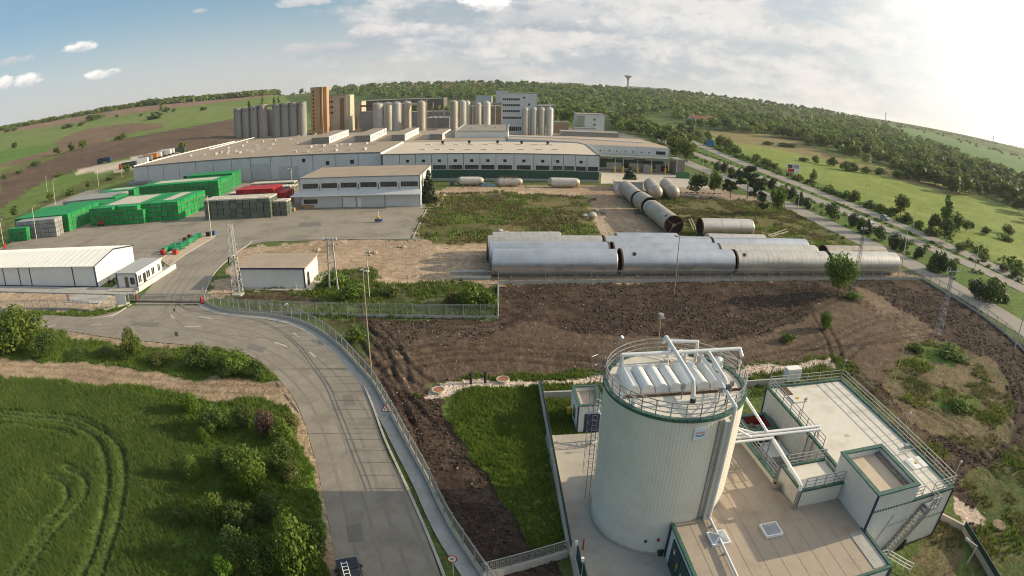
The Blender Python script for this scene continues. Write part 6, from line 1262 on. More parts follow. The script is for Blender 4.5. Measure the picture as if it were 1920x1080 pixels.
# front wing with green base
t = thing('front_hall', 'warehouse front hall with green lower panels and a pale cream roof', 'warehouse', (-8, 224, 0)); FX0, FX1, FY0, FY1 = -46.4, 29.8, 202.5, 247.0
b = MB(); b.box(FX0, FX1, FY0, FY1, 0, WZ + .1); b.build('wall', whp, t); b = MB(); b.box(FX0 + .1, FX1 - .1, FY0 + .05, FY1 - .1, WZ + .1, WZ + .2); b.build('roof', wroof2, t)
xs = [on_y(px, 286, FY0)[0] for px in (717, 749, 779, 809, 838.5, 869, 900, 930, 964, 1001, 1035, 1057, 1079, 1101, 1124)]; frm = mat('grey green frame', (.16, .18, .16), None, 1, .5)
b = MB(); b.box(FX0 + .1, FX1 - .1, FY0 - .04, FY0 - .003, .9, WZ - .05); b.build('wall_seam', seam, t)
for i, (x0, x1) in enumerate(zip(xs[:-1], xs[1:])):
    b = MB(); b.box(x0 + .09, x1 - .09, FY0 - .1, FY0, 3.75, WZ - .05); b.build('wall_panel', whp, t)
    b = MB(); b.box(x0 + .09, x1 - .09, FY0 - .16, FY0, .9, 3.68); b.build('green_panel', gpan, t)
    if i >= 1:
        c = (x0 + x1) / 2; w = min(2.4, (x1 - x0) * .42); window(t, c - w, c + w, FY0 - .1, 0, 3.95, 5.5, 'y', -1, 5, frm)
        if i not in (11, 13): b = MB(); b.box(c - .55, c + .55, FY0 - .15, FY0 - .1, 6.55, 7.5); b.build('vent_window', dark, t)
b = MB(); b.box(FX0 - .1, FX1 + .1, FY0 - .2, FY0 + .1, WZ - .05, WZ + .28); b.build('gutter', bpy.data.materials['gutter dark'], t)
b = MB(); b.box(FX0, FX1, FY0 - .3, FY0, 0, .9); b.build('plinth', concg, t); b = MB(); b.box(FX0 - .3, FX0 + .2, FY0, FY1 - 1, WZ + .1, WZ + .7); b.build('fire_wall', white, t)
b = MB(); b.box(FX1 - .3, FX1 + .06, FY0 + .1, FY1, WZ + .1, WZ + .55); b.build('parapet', mat('pale trim', (.40, .40, .39), None, 1, .5), t)
dome = mat('roof light dome', (.60, .56, .49), None, 1, .4)
for row, y in (((794, 822, 850, 880, 909, 939, 978, 1012, 1042), 280), ((805, 832, 857, 884, 911, 938, 974, 1004, 1031), 271)):
    for px in row: x, yy = at(px, y, WZ + .3); b = MB(); b.box(x - .9, x + .9, yy - 1.2, yy + 1.2, WZ + .2, WZ + .5); b.build('roof_light', dome, t)
for px, py in ((830, 268), (880, 267), (933, 267), (978, 268), (1027, 269)): x, yy = at(px, py, WZ + .6); b = MB(); b.cyl((x, yy, WZ + .2), (x, yy, WZ + 1.0), .5, n=10); b.lathe((x, yy, WZ + 1.0), [(.75, 0), (.6, .35), (.01, .5)], 10); b.build('roof_fan', dark, t)
# raised hall, rear strip, dock wing
t = thing('raised_hall', 'raised grey roofed hall with a white front band behind the cream roof', 'hall', (-15, 300, 0)); b = MB(); b.box(-26.6, -2.6, 268.5, 318.5, 0, WZ + 3.0, 0); b.build('wall', cladw, t); b = MB(); b.box(-26, -3.2, 269.2, 318, WZ + 3.0, WZ + 3.06); b.build('roof', mat('grey brown roof', (.22, .20, .165), (.26, .235, .195), .15, .9), t)
b = MB(); 
for x0, x1, y0, y1 in ((-26.9, -2.3, 268.2, 268.9), (-26.9, -26.2, 268.9, 318.6), (-3.0, -2.3, 268.9, 318.6)): b.box(x0, x1, y0, y1, WZ + 3.0, WZ + 3.35)
b.build('parapet', mat('parapet grey', (.36, .36, .34), None, 1, .6), t)
for x, y in ((-20, 285), (-14, 300), (-9, 290)): b = MB(); b.box(x - .5, x + .5, y - .5, y + .5, WZ + 3.06, WZ + 4); b.build('roof_cowl', wc, t)
t = thing('dock_wing', 'loading dock wing with tan roof, green band and yellow posts right of the front hall', 'warehouse', (48, 250, 0))
b = MB(); b.prism([(29.9, 238.4), (64.0, 238.4), (64.8, 246), (60, 278), (-2.3, 278.5), (-2.6, 257.6), (26.2, 248.2)], 0, 9.9); b.build('wall', whp, t); b = MB(); b.prism([(30.1, 238.6), (63.8, 238.6), (64.5, 246), (59.8, 277.8), (-2, 278), (-2.3, 258), (26.3, 248.6)], 9.9, 9.96); b.build('roof', mat('tan roof', (.36, .275, .20), (.41, .32, .24), .08, .85), t)
b = MB(); b.bar((-2, 268.0, 10.2), (57.0, 255.5, 10.2), .9, .5); b.build('roof_duct', white, t)
dx = np.linspace(30.2, 64, 6)
for x0, x1 in zip(dx[:-1], dx[1:]):
    b = MB(); b.box(x0 + .08, x1 - .08, 238.28, 238.4, 5.9, 9.75); b.build('wall_panel', whp, t)
    for s in (.3, .75): b = MB(); x = x0 + (x1 - x0) * s; b.box(x - .25, x + .25, 238.2, 238.28, 7.4, 7.9); b.build('vent_window', dark, t)
window(t, 58.6, 62.6, 238.26, 0, 7.0, 8.4, 'y', -1, 4, frm)
for x0 in (34.0, 40.5, 49.5): window(t, x0, x0 + 4.6, 238.38, 0, 4.4, 5.8, 'y', -1, 4, frm)
b = MB(); b.box(30.2, 62.0, 237.9, 238.35, 3.0, 4.2); b.build('green_band', gpan, t)
b = MB(); b.box(30.3, 63.0, 229.6, 237.9, 5.95, 6.2); b.build('canopy', mat('canopy deck', (.20, .21, .19), None, 1, .8), t); b = MB(); b.box(30.3, 70.0, 229.3, 229.6, 5.8, 6.4); b.build('canopy_beam', mat('green grey beam', (.16, .20, .15), None, 1, .6), t)
for x in (40.1, 43.3, 49.2, 54.8, 60.7): b = MB(); b.box(x - .12, x + .12, 229.7, 229.94, 0, 5.8); o = b.build('post', galv, t); b = MB(); b.box(x - .3, x + .3, 229.2, 229.69, 0, 2.6); b.build('guard', yellow, o)
for i, x in enumerate((32.6, 36.5, 45.8, 51.0, 57.2)): b = MB(); b.box(x - 1.4, x + 1.4, 238.2, 238.36, .8, 3.0); b.build('dock_door', [gpan, gpan, dark, cladw, gpan][i], t)
b = MB(); b.box(52.2, 56.0, 232, 238.2, 0, 3.4); b.build('dock_block', concg, t); b = MB(); b.box(64.9, 68.5, 228.8, 240, 0, 6.2); b.build('dock_house', mat('dock concrete', (.20, .185, .16), (.24, .22, .19), .5, .85), t)
b = MB(); b.prism([(30.0, 199.5), (40.7, 202.6), (38.9, 193.8), (71, 201), (68, 222), (66, 229), (62, 238.2), (30, 238.2), (34, 225)], .0, .06); struct(b.build('dock_apron', conc))
for (px, py, m, l) in ((1246, 322, mat('dark red box', (.20, .02, .03), None, 1, .6), 'dark red skip in the shade at the right end of the dock'), (1236, 321, mat('box blue2', (.03, .06, .25), None, 1, .6), 'blue crate heap beside the dark red skip on the dock')):
    x, y = at(px, py); b = MB(); b.box(x - 1.4, x + 1.4, y, y + 1.6, .06, 2.4); b.box(x - 1.5, x + 1.5, y - .1, y + 1.7, 2.4, 2.5); o = b.build('skip', m); tag(o, l, 'skip')
x, y = at(1282, 335); t = thing('green_skip', 'large open green skip at the corner of the loading apron', 'skip', (x, y, 0)); b = MB()
for x0, x1, y0, y1 in ((-2.3, 2.3, 0, .15), (-2.3, 2.3, 2.85, 3.0), (-2.3, -2.15, .15, 2.85), (2.15, 2.3, .15, 2.85)): b.box(x + x0, x + x1, y + y0, y + y1, .1, 2.2)
b.build('body', mat('skip green', (.03, .13, .05), (.04, .16, .07), 1, .6), t); b = MB(); b.box(x - 2.1, x + 2.1, y + .2, y + 2.8, .1, 1.9); b.build('rubbish', mat('cardboard', (.36, .24, .13), (.22, .16, .1), 1.5, .9), t)
t = thing('apron_kiosk', 'flat white low kiosk behind the dark conifer beside the dock apron', 'hut', (37.4, 187, 0)); b = MB(); b.box(32.9, 42.0, 186.6, 190.5, 0, 2.9); b.build('wall', cladw, t); b = MB(); b.box(32.6, 42.3, 186.2, 190.8, 2.9, 3.1); b.build('roof', wroof2, t)
t = thing('striped_barrier', 'low red and white striped barrier rail along the far side of the grass', 'barrier', (*at(1290, 363), 0)); a_, c_ = Vector((*at(1212, 361), .5)), Vector((*at(1352, 366), .5))
for i in range(26): p, q = a_ + (c_ - a_) * (i / 26), a_ + (c_ - a_) * ((i + 1) / 26); b = MB(); b.bar(p, q, .1, .35); b.build('rail', red if i % 2 else white, t)
# ------------------------------------------------------------------ works behind the warehouse
sconc = mat('silo concrete', (.265, .255, .24), (.305, .29, .27), .15, .9, dirt=((.19, .17, .155), .1, .5), stretch=(1, 1, .25))
def px_x(px, py, Y): return on_y(px, py, Y)[0]
def px_z(px, py, Y): return on_y(px, py, Y)[2]
SY = 445.0
for i, (cx, top, w, lb) in enumerate([(447, 204, 14.6, 'leftmost concrete silo of the left four'), (462, 203, 14.6, 'second concrete silo of the left four'), (477, 200, 15, 'third concrete silo of the left four'), (493, 197, 15.5, 'rightmost concrete silo of the left four'), (520, 196, 15.5, 'leftmost concrete silo of the right four'), (535.5, 194, 15.8, 'second concrete silo of the right four'), (551, 193, 15.8, 'third concrete silo of the right four'), (567, 192, 16, 'rightmost concrete silo, next to the orange tower')]):
    x0, x1 = px_x(cx - w / 2, 230, SY), px_x(cx + w / 2, 230, SY); r = (x1 - x0) / 2; x = (x0 + x1) / 2; z = px_z(cx, top, SY)
    t = thing('grain_silo', lb, 'silo', (x, SY, 0), 'concrete silos behind the warehouse'); b = MB(); b.cyl((x, SY, 0), (x, SY, z), r, n=28); b.build('shaft', sconc, t, smooth=True)
    b = MB(); b.cyl((x, SY, z), (x, SY, z + .5), r + .15, n=28); b.build('rim', sconc, t)
    for s in (-.5, .35): b = MB(); b.box(x + s * r - .35, x + s * r + .35, SY - r - .02 + .1 * abs(s) * r, SY - r * .8, z - 2.6, z - 1.4); b.build('hatch', dark, t)
for cx, lb in ((500, 'darker concrete silo set back in the gap between the two fours, left'), (508, 'darker concrete silo set back in the gap between the two fours, right')):
    Y = SY + 14; x = px_x(cx, 230, Y); t = thing('grain_silo', lb, 'silo', (x, Y, 0), 'concrete silos behind the warehouse'); b = MB(); b.cyl((x, Y, 0), (x, Y, px_z(cx, 205, Y)), 3.0, n=20); b.build('shaft', sconc, t, smooth=True)
x0, x1 = px_x(495, 198, SY), px_x(512, 198, SY); b = MB(); b.box(x0, x1, SY - 2, SY + 2, px_z(500, 201, SY), px_z(500, 197, SY)); o = b.build('silo_bridge', mat('bridge ochre', (.4, .3, .17), None, 1, .8)); tag(o, 'covered conveyor bridge between the two silo groups', 'bridge')
ora = mat('orange tower plaster', (.44, .275, .14), (.395, .245, .125), .15, .85, dirt=((.30, .19, .12), .12, .5), stretch=(1, 1, .4)); orad = mat('red brown stripe', (.25, .10, .055), None, .5, .85)
def block(name, label, cat, px0, px1, top, Y, depth, m, base=0.0, group=None, roofm=None):
    x0, x1 = px_x(px0, top + 10, Y), px_x(px1, top + 10, Y); z = px_z((px0 + px1) / 2, top, Y); t = thing(name, label, cat, ((x0 + x1) / 2, Y + depth / 2, base), group); b = MB(); b.box(x0, x1, Y, Y + depth, base, z); b.build('wall', m, t)
    b = MB(); b.box(x0 - .2, x1 + .2, Y - .2, Y + depth + .2, z, z + .5); b.build('roof', roofm or mat_roofg, t); return t, x0, x1, z
mat_roofg = mat('grey flat roof', (.25, .235, .21), (.30, .28, .25), .2, .9)
t, x0, x1, z = block('elevator_tower', 'tall narrow orange tower with a column of small windows', 'tower', 582, 604, 164.5, 455, 10, ora)
b = MB(); b.box(x0 + 8.0, x0 + 8.9, 454.85, 454.99, 4, z - .3); b.build('stripe', orad, t)
b = MB(); b.box(x1 + .01, x1 + 3.2, 456.5, 463, 0, z + .4); b.build('stair_shaft', ora, t)
for k in range(11): zz = 3.5 + k * 3.05; b = MB(); b.box(x0 + 1.8, x0 + 3.0, 454.85, 454.99, zz, zz + 1.5); b.build('window', dark, t)
crm = mat('cream works plaster', (.42, .385, .32), (.37, .335, .275), .12, .9, dirt=((.25, .22, .185), .1, .6)); ylw = mat('yellowish sunlit plaster', (.50, .45, .34), (.43, .38, .28), .15, .9, dirt=((.32, .24, .15), .2, .5))
t, x0, x1, z = block('malt_house', 'grey cream factory block with a brown stripe right of the orange tower', 'factory', 612.5, 650, 180, 470, 14, crm)
sx0, sx1 = px_x(637, 200, 469.9), px_x(645, 200, 469.9); b = MB(); b.box(sx0, sx1, 469.8, 469.99, 0, z - 2); b.build('stripe', mat('ochre brown', (.2, .13, .06), None, 1, .9), t)
b = MB(); b.box(x1 + .01, x1 + 2.6, 471, 484, 0, z + .3); b.build('sunlit_edge', ylw, t)  # sunlit edge of the block, its light put into a paler yellow colour
for r_ in range(3):
    for c_ in range(2): b = MB(); xx = x0 + 1.0 + c_ * 2.6; zz = z - 5.2 - r_ * 4.6; b.box(xx, xx + 1.8, 469.85, 469.99, zz, zz + 1.5); b.build('window', dark, t)
t, x0, x1, z = block('boiler_house', 'low sunlit yellowish factory block with pipes at its foot', 'factory', 656, 678, 191, 500, 16, ylw)
for k in range(6): b = MB(); xx = x0 + 1 + k * (x1 - x0 - 2) / 5; b.bar((xx, 497.5, 0), (xx, 497.5, 7 + 5 * (k % 2)), .5); b.build('pipe', rust if k % 2 else ylw, t)
stm = mat('steel tank', (.50, .475, .43), (.43, .41, .375), .35, .35, .5, dirt=((.30, .26, .20), .3, .5), stretch=(1, 1, .3)); stw = mat('white tank', (.62, .60, .57), None, .3, .4, .2)
for px, top, w, Y, m, lb in [(709, 196, 19, 440, stm, 'first steel tank from the left in the left group of five'), (728, 195, 15, 470, stm, 'second steel tank from the left, set back, in the left group'), (744, 194, 17, 440, stm, 'third steel tank from the left in the left group'), (763, 192.5, 17, 455, aluo, 'fourth steel tank from the left, dull and banded'), (790, 192, 16, 450, aluo, 'fifth steel tank, standing alone right of the left group'),
        (851, 191.5, 15, 440, aluo, 'left tank of the middle pair'), (867, 191, 14.5, 444, stm, 'right tank of the middle pair'), (877, 192, 8, 470, stw, 'slim white tank behind the middle pair'), (896, 195, 12, 470, stm, 'left tank of the pair before the white tower block, set left'), (913, 193, 13, 462, stw, 'bright right tank of the pair left of the white tower block'),
        (985, 205, 12.5, 392, stm, 'first slim tank against the white tower block'), (1000.5, 204.5, 12.5, 393, stm, 'second slim tank against the white tower block'), (1015.5, 205, 12.5, 394, stm, 'third slim tank, just right of the white tower block'), (1031, 205, 12.5, 395, stw, 'rightmost slim tank beside the white tower block')]:
    x0, x1 = px_x(px - w / 2, 220, Y), px_x(px + w / 2, 220, Y); r = (x1 - x0) / 2; x = (x0 + x1) / 2; z = px_z(px, top, Y); t = thing('steel_tank', lb, 'storage tank', (x, Y, 0), 'steel tanks behind the warehouse')
    b = MB(); b.lathe((x, Y, 0), [(r, 0), (r, z * .5), (r - .06, z * .5 + .05), (r - .06, z * .5 + .3), (r, z * .5 + .35), (r, z)], 24); b.build('shell', m, t, smooth=True); b = MB(); b.lathe((x, Y, z), [(r, 0), (r * .9, .5), (r * .5, 1.2), (.3, 1.5), (.3, 2.2), (.01, 2.3)], 24); b.build('head', m, t, smooth=True)
    b = MB(); b.cyl((x + r + .15, Y - .3, 0), (x + r + .15, Y - .3, z), .14, n=6); b.build('pipe', galv, t)
    b = MB(); q = [(x + (r - .1) * math.cos(a), Y + (r - .1) * math.sin(a), z + 1.3) for a in np.linspace(0, 6.283, 9)]
    for p_, c_ in zip(q[:-1], q[1:]): b.bar(p_, c_, .1)
    b.build('handrail', galv, t)
whb = mat('white block facade', (.55, .57, .57), (.51, .53, .535), .1, .7)
t, x0, x1, z = block('tower_block', 'white seven storey office tower with ribbon windows on its left half', 'office tower', 941, 1007.8, 175, 405, 20, whb)
for py in (186, 197, 208, 220.5, 243): zz = px_z(960, py + 2, 405); xa, xb = px_x(942.5, py, 405), px_x(975 if py < 215 else 978, py, 405); window(t, xa, xb, 404.98, 0, zz - .3, zz + (1.6 if py < 240 else 3), 'y', -1, 9, whb, dark, .22)
for px, py in ((983, 183), (992, 196)): b = MB(); xx, _, zz = on_y(px, py, 404.9); b.box(xx - .6, xx + .6, 404.85, 404.99, zz - .7, zz + .7); b.build('window', dark, t)
b = MB(); b.box(x1 - .25, x1 + .02, 404.7, 404.98, 0, z); b.build('edge_strip', mat('pink edge', (.45, .36, .34), None, 1, .8), t)
t, x0, x1, z = block('annexe', 'low white cube building with three windows near the highway', 'building', 1080.5, 1133.5, 215, 436, 18, whb)
for py in (224.5, 234): zz = px_z(1115, py, 436); xa = px_x(1112, py, 436); window(t, xa, xa + 2.2, 435.98, 0, zz - .8, zz + .9, 'y', -1, 2, whb, dark, .2)
xa, xb = px_x(1081, 230, 435.9), px_x(1096, 230, 435.9); b = MB(); b.box(xa, xb, 435.8, 435.99, 3, z - 1); b.build('green_panel', mat('pale green glazing', (.27, .33, .25), (.2, .26, .19), .8, .4), t)
t2, xa, xb, z2 = block('lean_to', 'low white lean-to in front of the white cube building', 'building', 1076, 1117, 241, 428, 7, whb)
block('works_office', 'long low grey roofed shed right of the slim tanks', 'shed', 1052, 1160, 249, 395, 14, mat('grey render', (.33, .31, .28), None, .3, .9))
block('brick_shed', 'small brown brick building between slim tanks and white cube', 'building', 1037, 1066, 230, 430, 12, mat('brown brick', (.27, .2, .13), (.21, .155, .1), .8, .9))
brk = mat('rust red works', (.20, .085, .055), (.16, .075, .05), .1, .9); gry = mat('grey works', (.28, .26, .235), (.22, .2, .18), .1, .9)
for px0, px1, top, Y, dp, m, lb in [(682, 832, 187, 560, 30, mat('brown works wall', (.15, .12, .09), (.12, .10, .08), .1, .9), 'long low brown shed behind the tanks'), (676, 700, 210, 470, 8, gry, 'small grey shed left of the steel tanks'), (800, 842, 222, 480, 30, gry, 'flat grey shed between the steel tank groups'), (770, 845, 210, 520, 20, gry, 'long grey shed behind the lone steel tank'), (882, 940, 200, 500, 18, mat('brown works', (.22, .16, .11), (.3, .22, .15), .3, .9), 'brown pipe house left of the white tower block'), (892, 922, 180, 620, 18, whb, 'pale house with a pink roof up the slope behind'), (930, 952, 170, 600, 14, whb, 'small white house above the pipe house'), (975, 1040, 199, 520, 14, gry, 'grey shed behind the white tower block'), (1010, 1042, 197, 560, 12, whb, 'pale shed right behind the white tower block')]:
    block('works_shed', lb, 'shed', px0, px1, top, Y, dp, m)
for i in range(9):
    px = [800, 812, 822, 832, 880, 886, 920, 928, 705][i]; Y = 480; x = px_x(px, 220, Y); b = MB(); b.cyl((x, Y, 0), (x, Y, px_z(px, 186 + 6 * (i % 3), Y)), .45, n=8); o = b.build('works_pipe', gry); tag(o, 'thin upright pipe among the works tanks', 'pipe', 'upright pipes among the works tanks')
def pipe_rack(px0, px1, py, Y, lb, m):
    a_, c_ = on_y(px0, py, Y), on_y(px1, py, Y); t = thing('pipe_rack', lb, 'pipes', (a_[0], Y, 0))
    for k in range(2): b = MB(); b.bar((a_[0], Y + k, a_[2] - k), (c_[0], Y + k, c_[2] - k), .8); b.build('pipe', m, t)
    n = max(2, int((c_[0] - a_[0]) / 14))
    for k in range(n + 1): u = k / n; b = MB(); b.bar((a_[0] + (c_[0] - a_[0]) * u, Y, 0), (a_[0] + (c_[0] - a_[0]) * u, Y, a_[2] + (c_[2] - a_[2]) * u), .4); b.build('leg', m, t)
pipe_rack(700, 800, 194, 452, 'pale overhead pipe rack joining the left steel tanks', stw); pipe_rack(842, 940, 193.5, 476, 'dark overhead pipe rack between the middle tanks and the white tower block', gry); pipe_rack(676, 720, 198, 490, 'brown overhead pipe rack at the yellowish block', rust)
# ------------------------------------------------------------------ far landmarks
wt = at_t(1178, 163); Y = wt[1]; x, _, z0 = on_y(1177.5, 164, Y); zt = px_z(1178, 141, Y); hh = zt - z0; t = thing('water_tower', 'mushroom shaped concrete water tower on the far ridge', 'water tower', (x, Y, z0)); cw = mat('tower concrete', (.45, .43, .40), None, .2, .9); u = hh / 24
b = MB(); b.lathe((x, Y, z0 - 8), [(2.3 * u, 0), (1.9 * u, 8 + 12 * u), (2.4 * u, 8 + 16 * u), (4.2 * u, 8 + 19 * u), (7.6 * u, 8 + 22 * u)], 20); b.build('stem', cw, t, smooth=True); b = MB(); b.lathe((x, Y, z0), [(7.6 * u, 22 * u), (7.6 * u, 23 * u), (3 * u, 24 * u), (.01, 24.6 * u)], 20); b.build('bowl', cw, t)
roofr = mat('red tile roof', (.21, .095, .065), (.17, .08, .06), .5, .85)
def house(px, py, w, d, h, lb, rm=None, wm_=None, rot=0.0):
    x, y, z = at_t(px, py); t = local('house', lb, 'house', (x, y, z), rot); b = MB(); b.add([(-w / 2, -d / 2, -2), (w / 2, -d / 2, -2), (w / 2, d / 2, -2), (-w / 2, d / 2, -2), (-w / 2, -d / 2, h), (w / 2, -d / 2, h), (w / 2, d / 2, h), (-w / 2, d / 2, h), (-w / 2, 0, h + d * .28), (w / 2, 0, h + d * .28)], [(0, 1, 5, 4), (2, 3, 7, 6), (1, 2, 6, 9, 5), (3, 0, 4, 8, 7)]); b.build('wall', wm_ or whb, t)
    b = MB(); e = .5; b.add([(-w / 2 - e, -d / 2 - e, h - .2), (w / 2 + e, -d / 2 - e, h - .2), (w / 2 + e, 0, h + d * .28 + .12), (-w / 2 - e, 0, h + d * .28 + .12), (-w / 2 - e, d / 2 + e, h - .2), (w / 2 + e, d / 2 + e, h - .2)], [(0, 1, 2, 3), (3, 2, 5, 4)]); b.build('roof', rm or roofr, t)
    for k in range(3): b = MB(); xx = -w / 2 + w * (k + .5) / 3; b.box(xx - .6, xx + .6, -d / 2 - .06, -d / 2, h * .35, h * .35 + 1.6); b.build('window', dark, t)
house(1308, 234, 20, 12, 7, 'white house with a red roof among the trees beside the highway'); house(1331, 232, 12, 10, 6, 'smaller red roofed house right of the white house', rot=.3); house(1383, 243, 22, 9, 4, 'long grey roofed low house in the wood beyond the field', gry, rot=-.4); house(1762, 284, 20, 10, 4, 'far low white shed in the trees at right', whb, rot=-.5)
for i, (px, py, w, lb) in enumerate([(1215, 166, 120, 'long pale building on the ridge right of the water tower'), (1070, 163, 70, 'distant pale row of blocks on the ridge left of the water tower'), (770, 170, 16, 'tiny white house on the wooded slope, leftmost'), (898, 163, 14, 'tiny white house on the wooded slope near the poplars'), (840, 168, 22, 'pale house on the wooded slope in the middle')]): house(px, py, w, 14, 7, lb, gry if w > 50 else roofr)
for px, lb in ((1660, 'far thin lattice mast on the right ridge, left of two'), (1862, 'far thin lattice mast on the right ridge, right of two')):
    py = np.interp(px, [1600, 1700, 1800, 1920], [216, 232, 253, 281]); x, y, z = at_t(px, py); b = MB(); b.bar((x, y, z - 2), (x, y, z + 24), 1.3); b.bar((x - 4, y, z + 21), (x + 4, y, z + 21), .8); o = b.build('radio_mast', gry); tag(o, lb, 'mast')
# billboard and road sign
bx, by = at(1486, 336); t = thing('billboard', 'roadside billboard with a red and white picture beyond the highway', 'billboard', (bx, by, 0)); 
for s in (-1.6, 1.6): b = MB(); b.bar((bx + s, by + .3, 0), (bx + s, by + .3, 3.5), .25); b.build('leg', galv, t)
b = MB(); b.box(bx - 3.2, bx + 3.2, by, by + .3, 3.0, 7.0); o = b.build('board', white, t); b = MB(); b.box(bx - 3.0, bx + .4, by - .03, by - .005, 3.2, 4.8); b.build('picture', red, o); b = MB(); b.box(bx - .2, bx + 2.9, by - .03, by - .005, 5.0, 6.7); b.build('picture', mat('poster grey', (.35, .36, .38), None, 1, .6), o); b = MB(); b.box(bx - 3.0, bx - .6, by - .03, by - .005, 5.0, 6.6); b.build('picture', mat('poster dark', (.07, .075, .09), None, 1, .6), o)
bx, by = at(1331, 280); t = thing('direction_sign', 'blue direction sign on posts beside the far bend of the highway', 'road sign', (bx, by, 0)); 
for s in (-1.4, 1.4): b = MB(); b.bar((bx + s, by + .2, 0), (bx + s, by + .2, 3), .2); b.build('leg', galv, t)
b = MB(); b.box(bx - 2.6, bx + 2.6, by, by + .15, 2.4, 5.8); b.build('board', mat('road sign blue', (.03, .16, .36), None, 1, .5), t)
# ---- vehicles
def car(name, label, loc, rot, m, L=4.4, w=1.78, h=1.46, est=False, cat='car', group=None):
    t = local(name, label, cat, loc, rot, group); b = MB(); hw = w / 2
    prof = [(-L / 2, .35), (-L / 2 - .02, .62), (-L / 2 + .12, .86), (-L / 2 + 1.05, .94), (L / 2 - .55 if not est else L / 2 - .1, .97), (L / 2 - .03, .86), (L / 2, .5), (L / 2 - .05, .3), (-L / 2 + .1, .25)]
    n = len(prof); vs = []
    for s, k in ((-1, 1.0), (1, 1.0)): vs += [(x, s * (hw if z < .9 else hw - .07) * (1 - .2 * abs(2 * x / L) ** 5), z) for x, z in prof]
    b.add(vs, [tuple(range(n)), tuple(range(2 * n - 1, n - 1, -1))] + [(i, n + i, n + (i + 1) % n, (i + 1) % n) for i in range(n)]); b.build('body', m, t)
    x0, x1, x2, x3 = -L / 2 + 1.0, -L / 2 + 1.75, L / 2 - (.55 if est else 1.15), L / 2 - (.12 if est else .5); b = MB(); lo = [(x0, -hw + .08), (x3, -hw + .08), (x3, hw - .08), (x0, hw - .08)]; up = [(x1, -hw + .24), (x2, -hw + .24), (x2, hw - .24), (x1, hw - .24)]
    b.add([(*p, .93) for p in lo] + [(*p, h - .05) for p in up], [(0, 1, 5, 4), (1, 2, 6, 5), (2, 3, 7, 6), (3, 0, 4, 7)]); b.build('windows', glass, t)
    b = MB(); b.prism([(p[0], p[1]) for p in up], h - .055, h); b.build('roof', m, t); 
    for p, q in list(zip([(*p, .93) for p in lo], [(*q, h - .05) for q in up])) + [((0, s * (hw - .085), .93), (.05, s * (hw - .235), h - .05)) for s in (-1, 1)]: b = MB(); b.bar(p, q, .09); b.build('pillar', m, t)
    for sx_ in (-L / 2 + .85, L / 2 - .8):
        for s in (-1, 1): b = MB(); b.cyl((sx_, s * (hw - .2), .32), (sx_, s * (hw + .01), .32), .32, n=16); o = b.build('wheel', black, t); b = MB(); b.cyl((sx_, s * (hw + .01), .32), (sx_, s * (hw + .025), .32), .2, n=10); b.build('rim', galv, o)
    for s in (-1, 1): b = MB(); b.box(-L / 2 - .03, -L / 2 + .1, s * (hw - .3) - .2, s * (hw - .3) + .2, .62, .78); b.build('headlight', skyg, t); b = MB(); b.box(L / 2 - .1, L / 2 + .02, s * (hw - .25) - .15, s * (hw - .25) + .15, .65, .85); b.build('tail_light', red, t); b = MB(); b.box(x0 + .25, x0 + .45, s * (hw + .06) - .09, s * (hw + .06) + .09, .95, 1.08); b.build('mirror', m, t)
    return t
blackp = mat('black car paint', (.012, .013, .018), (.015, .016, .022), .5, .18, spec=.6); silverp = mat('silver car paint', (.50, .51, .51), None, .5, .25, .3); whitep = mat('white car paint', (.75, .75, .73), None, .5, .25)
_d = np.array(at(626, 1080)) - np.array(at(612, 1020)); _d /= np.linalg.norm(_d); _f = np.array(at(648, 1047, .8)); cx_, cy_ = _f + _d * 2.25; crot = math.atan2(_d[1], _d[0]); car('parked_car', 'black estate car carrying a white ladder at the lower edge of the road', (cx_, cy_, .03), crot, blackp, 4.6, 1.82, 1.6, True)
lx = -.3; t = local('roof_ladder', 'white ladder lying on the roof of the black car', 'ladder', (cx_, cy_, 1.72), crot)
for s in (-.42, .0): b = MB(); b.bar((-1.0, s, 0), (2.3, s, .02), .05, .05); b.build('rail', white, t)
for k in range(9): b = MB(); b.bar((-.85 + k * .36, -.42, .01), (-.85 + k * .36, .0, .01), .04); b.build('rung', white, t)
for x in (-.3, 1.2): b = MB(); b.bar((x, -.6, -.05), (x, .6, -.05), .05); b.build('roof_bar', black, t)
x, y = at(1659, 412); car('car', 'pale silver car driving alone on the far carriageway', (x, y, .06), R(93), silverp)
x, y = at(1631, 425); car('car', 'pale car mostly hidden behind median shrubs on the near carriageway', (x, y, .06), R(-82), whitep)
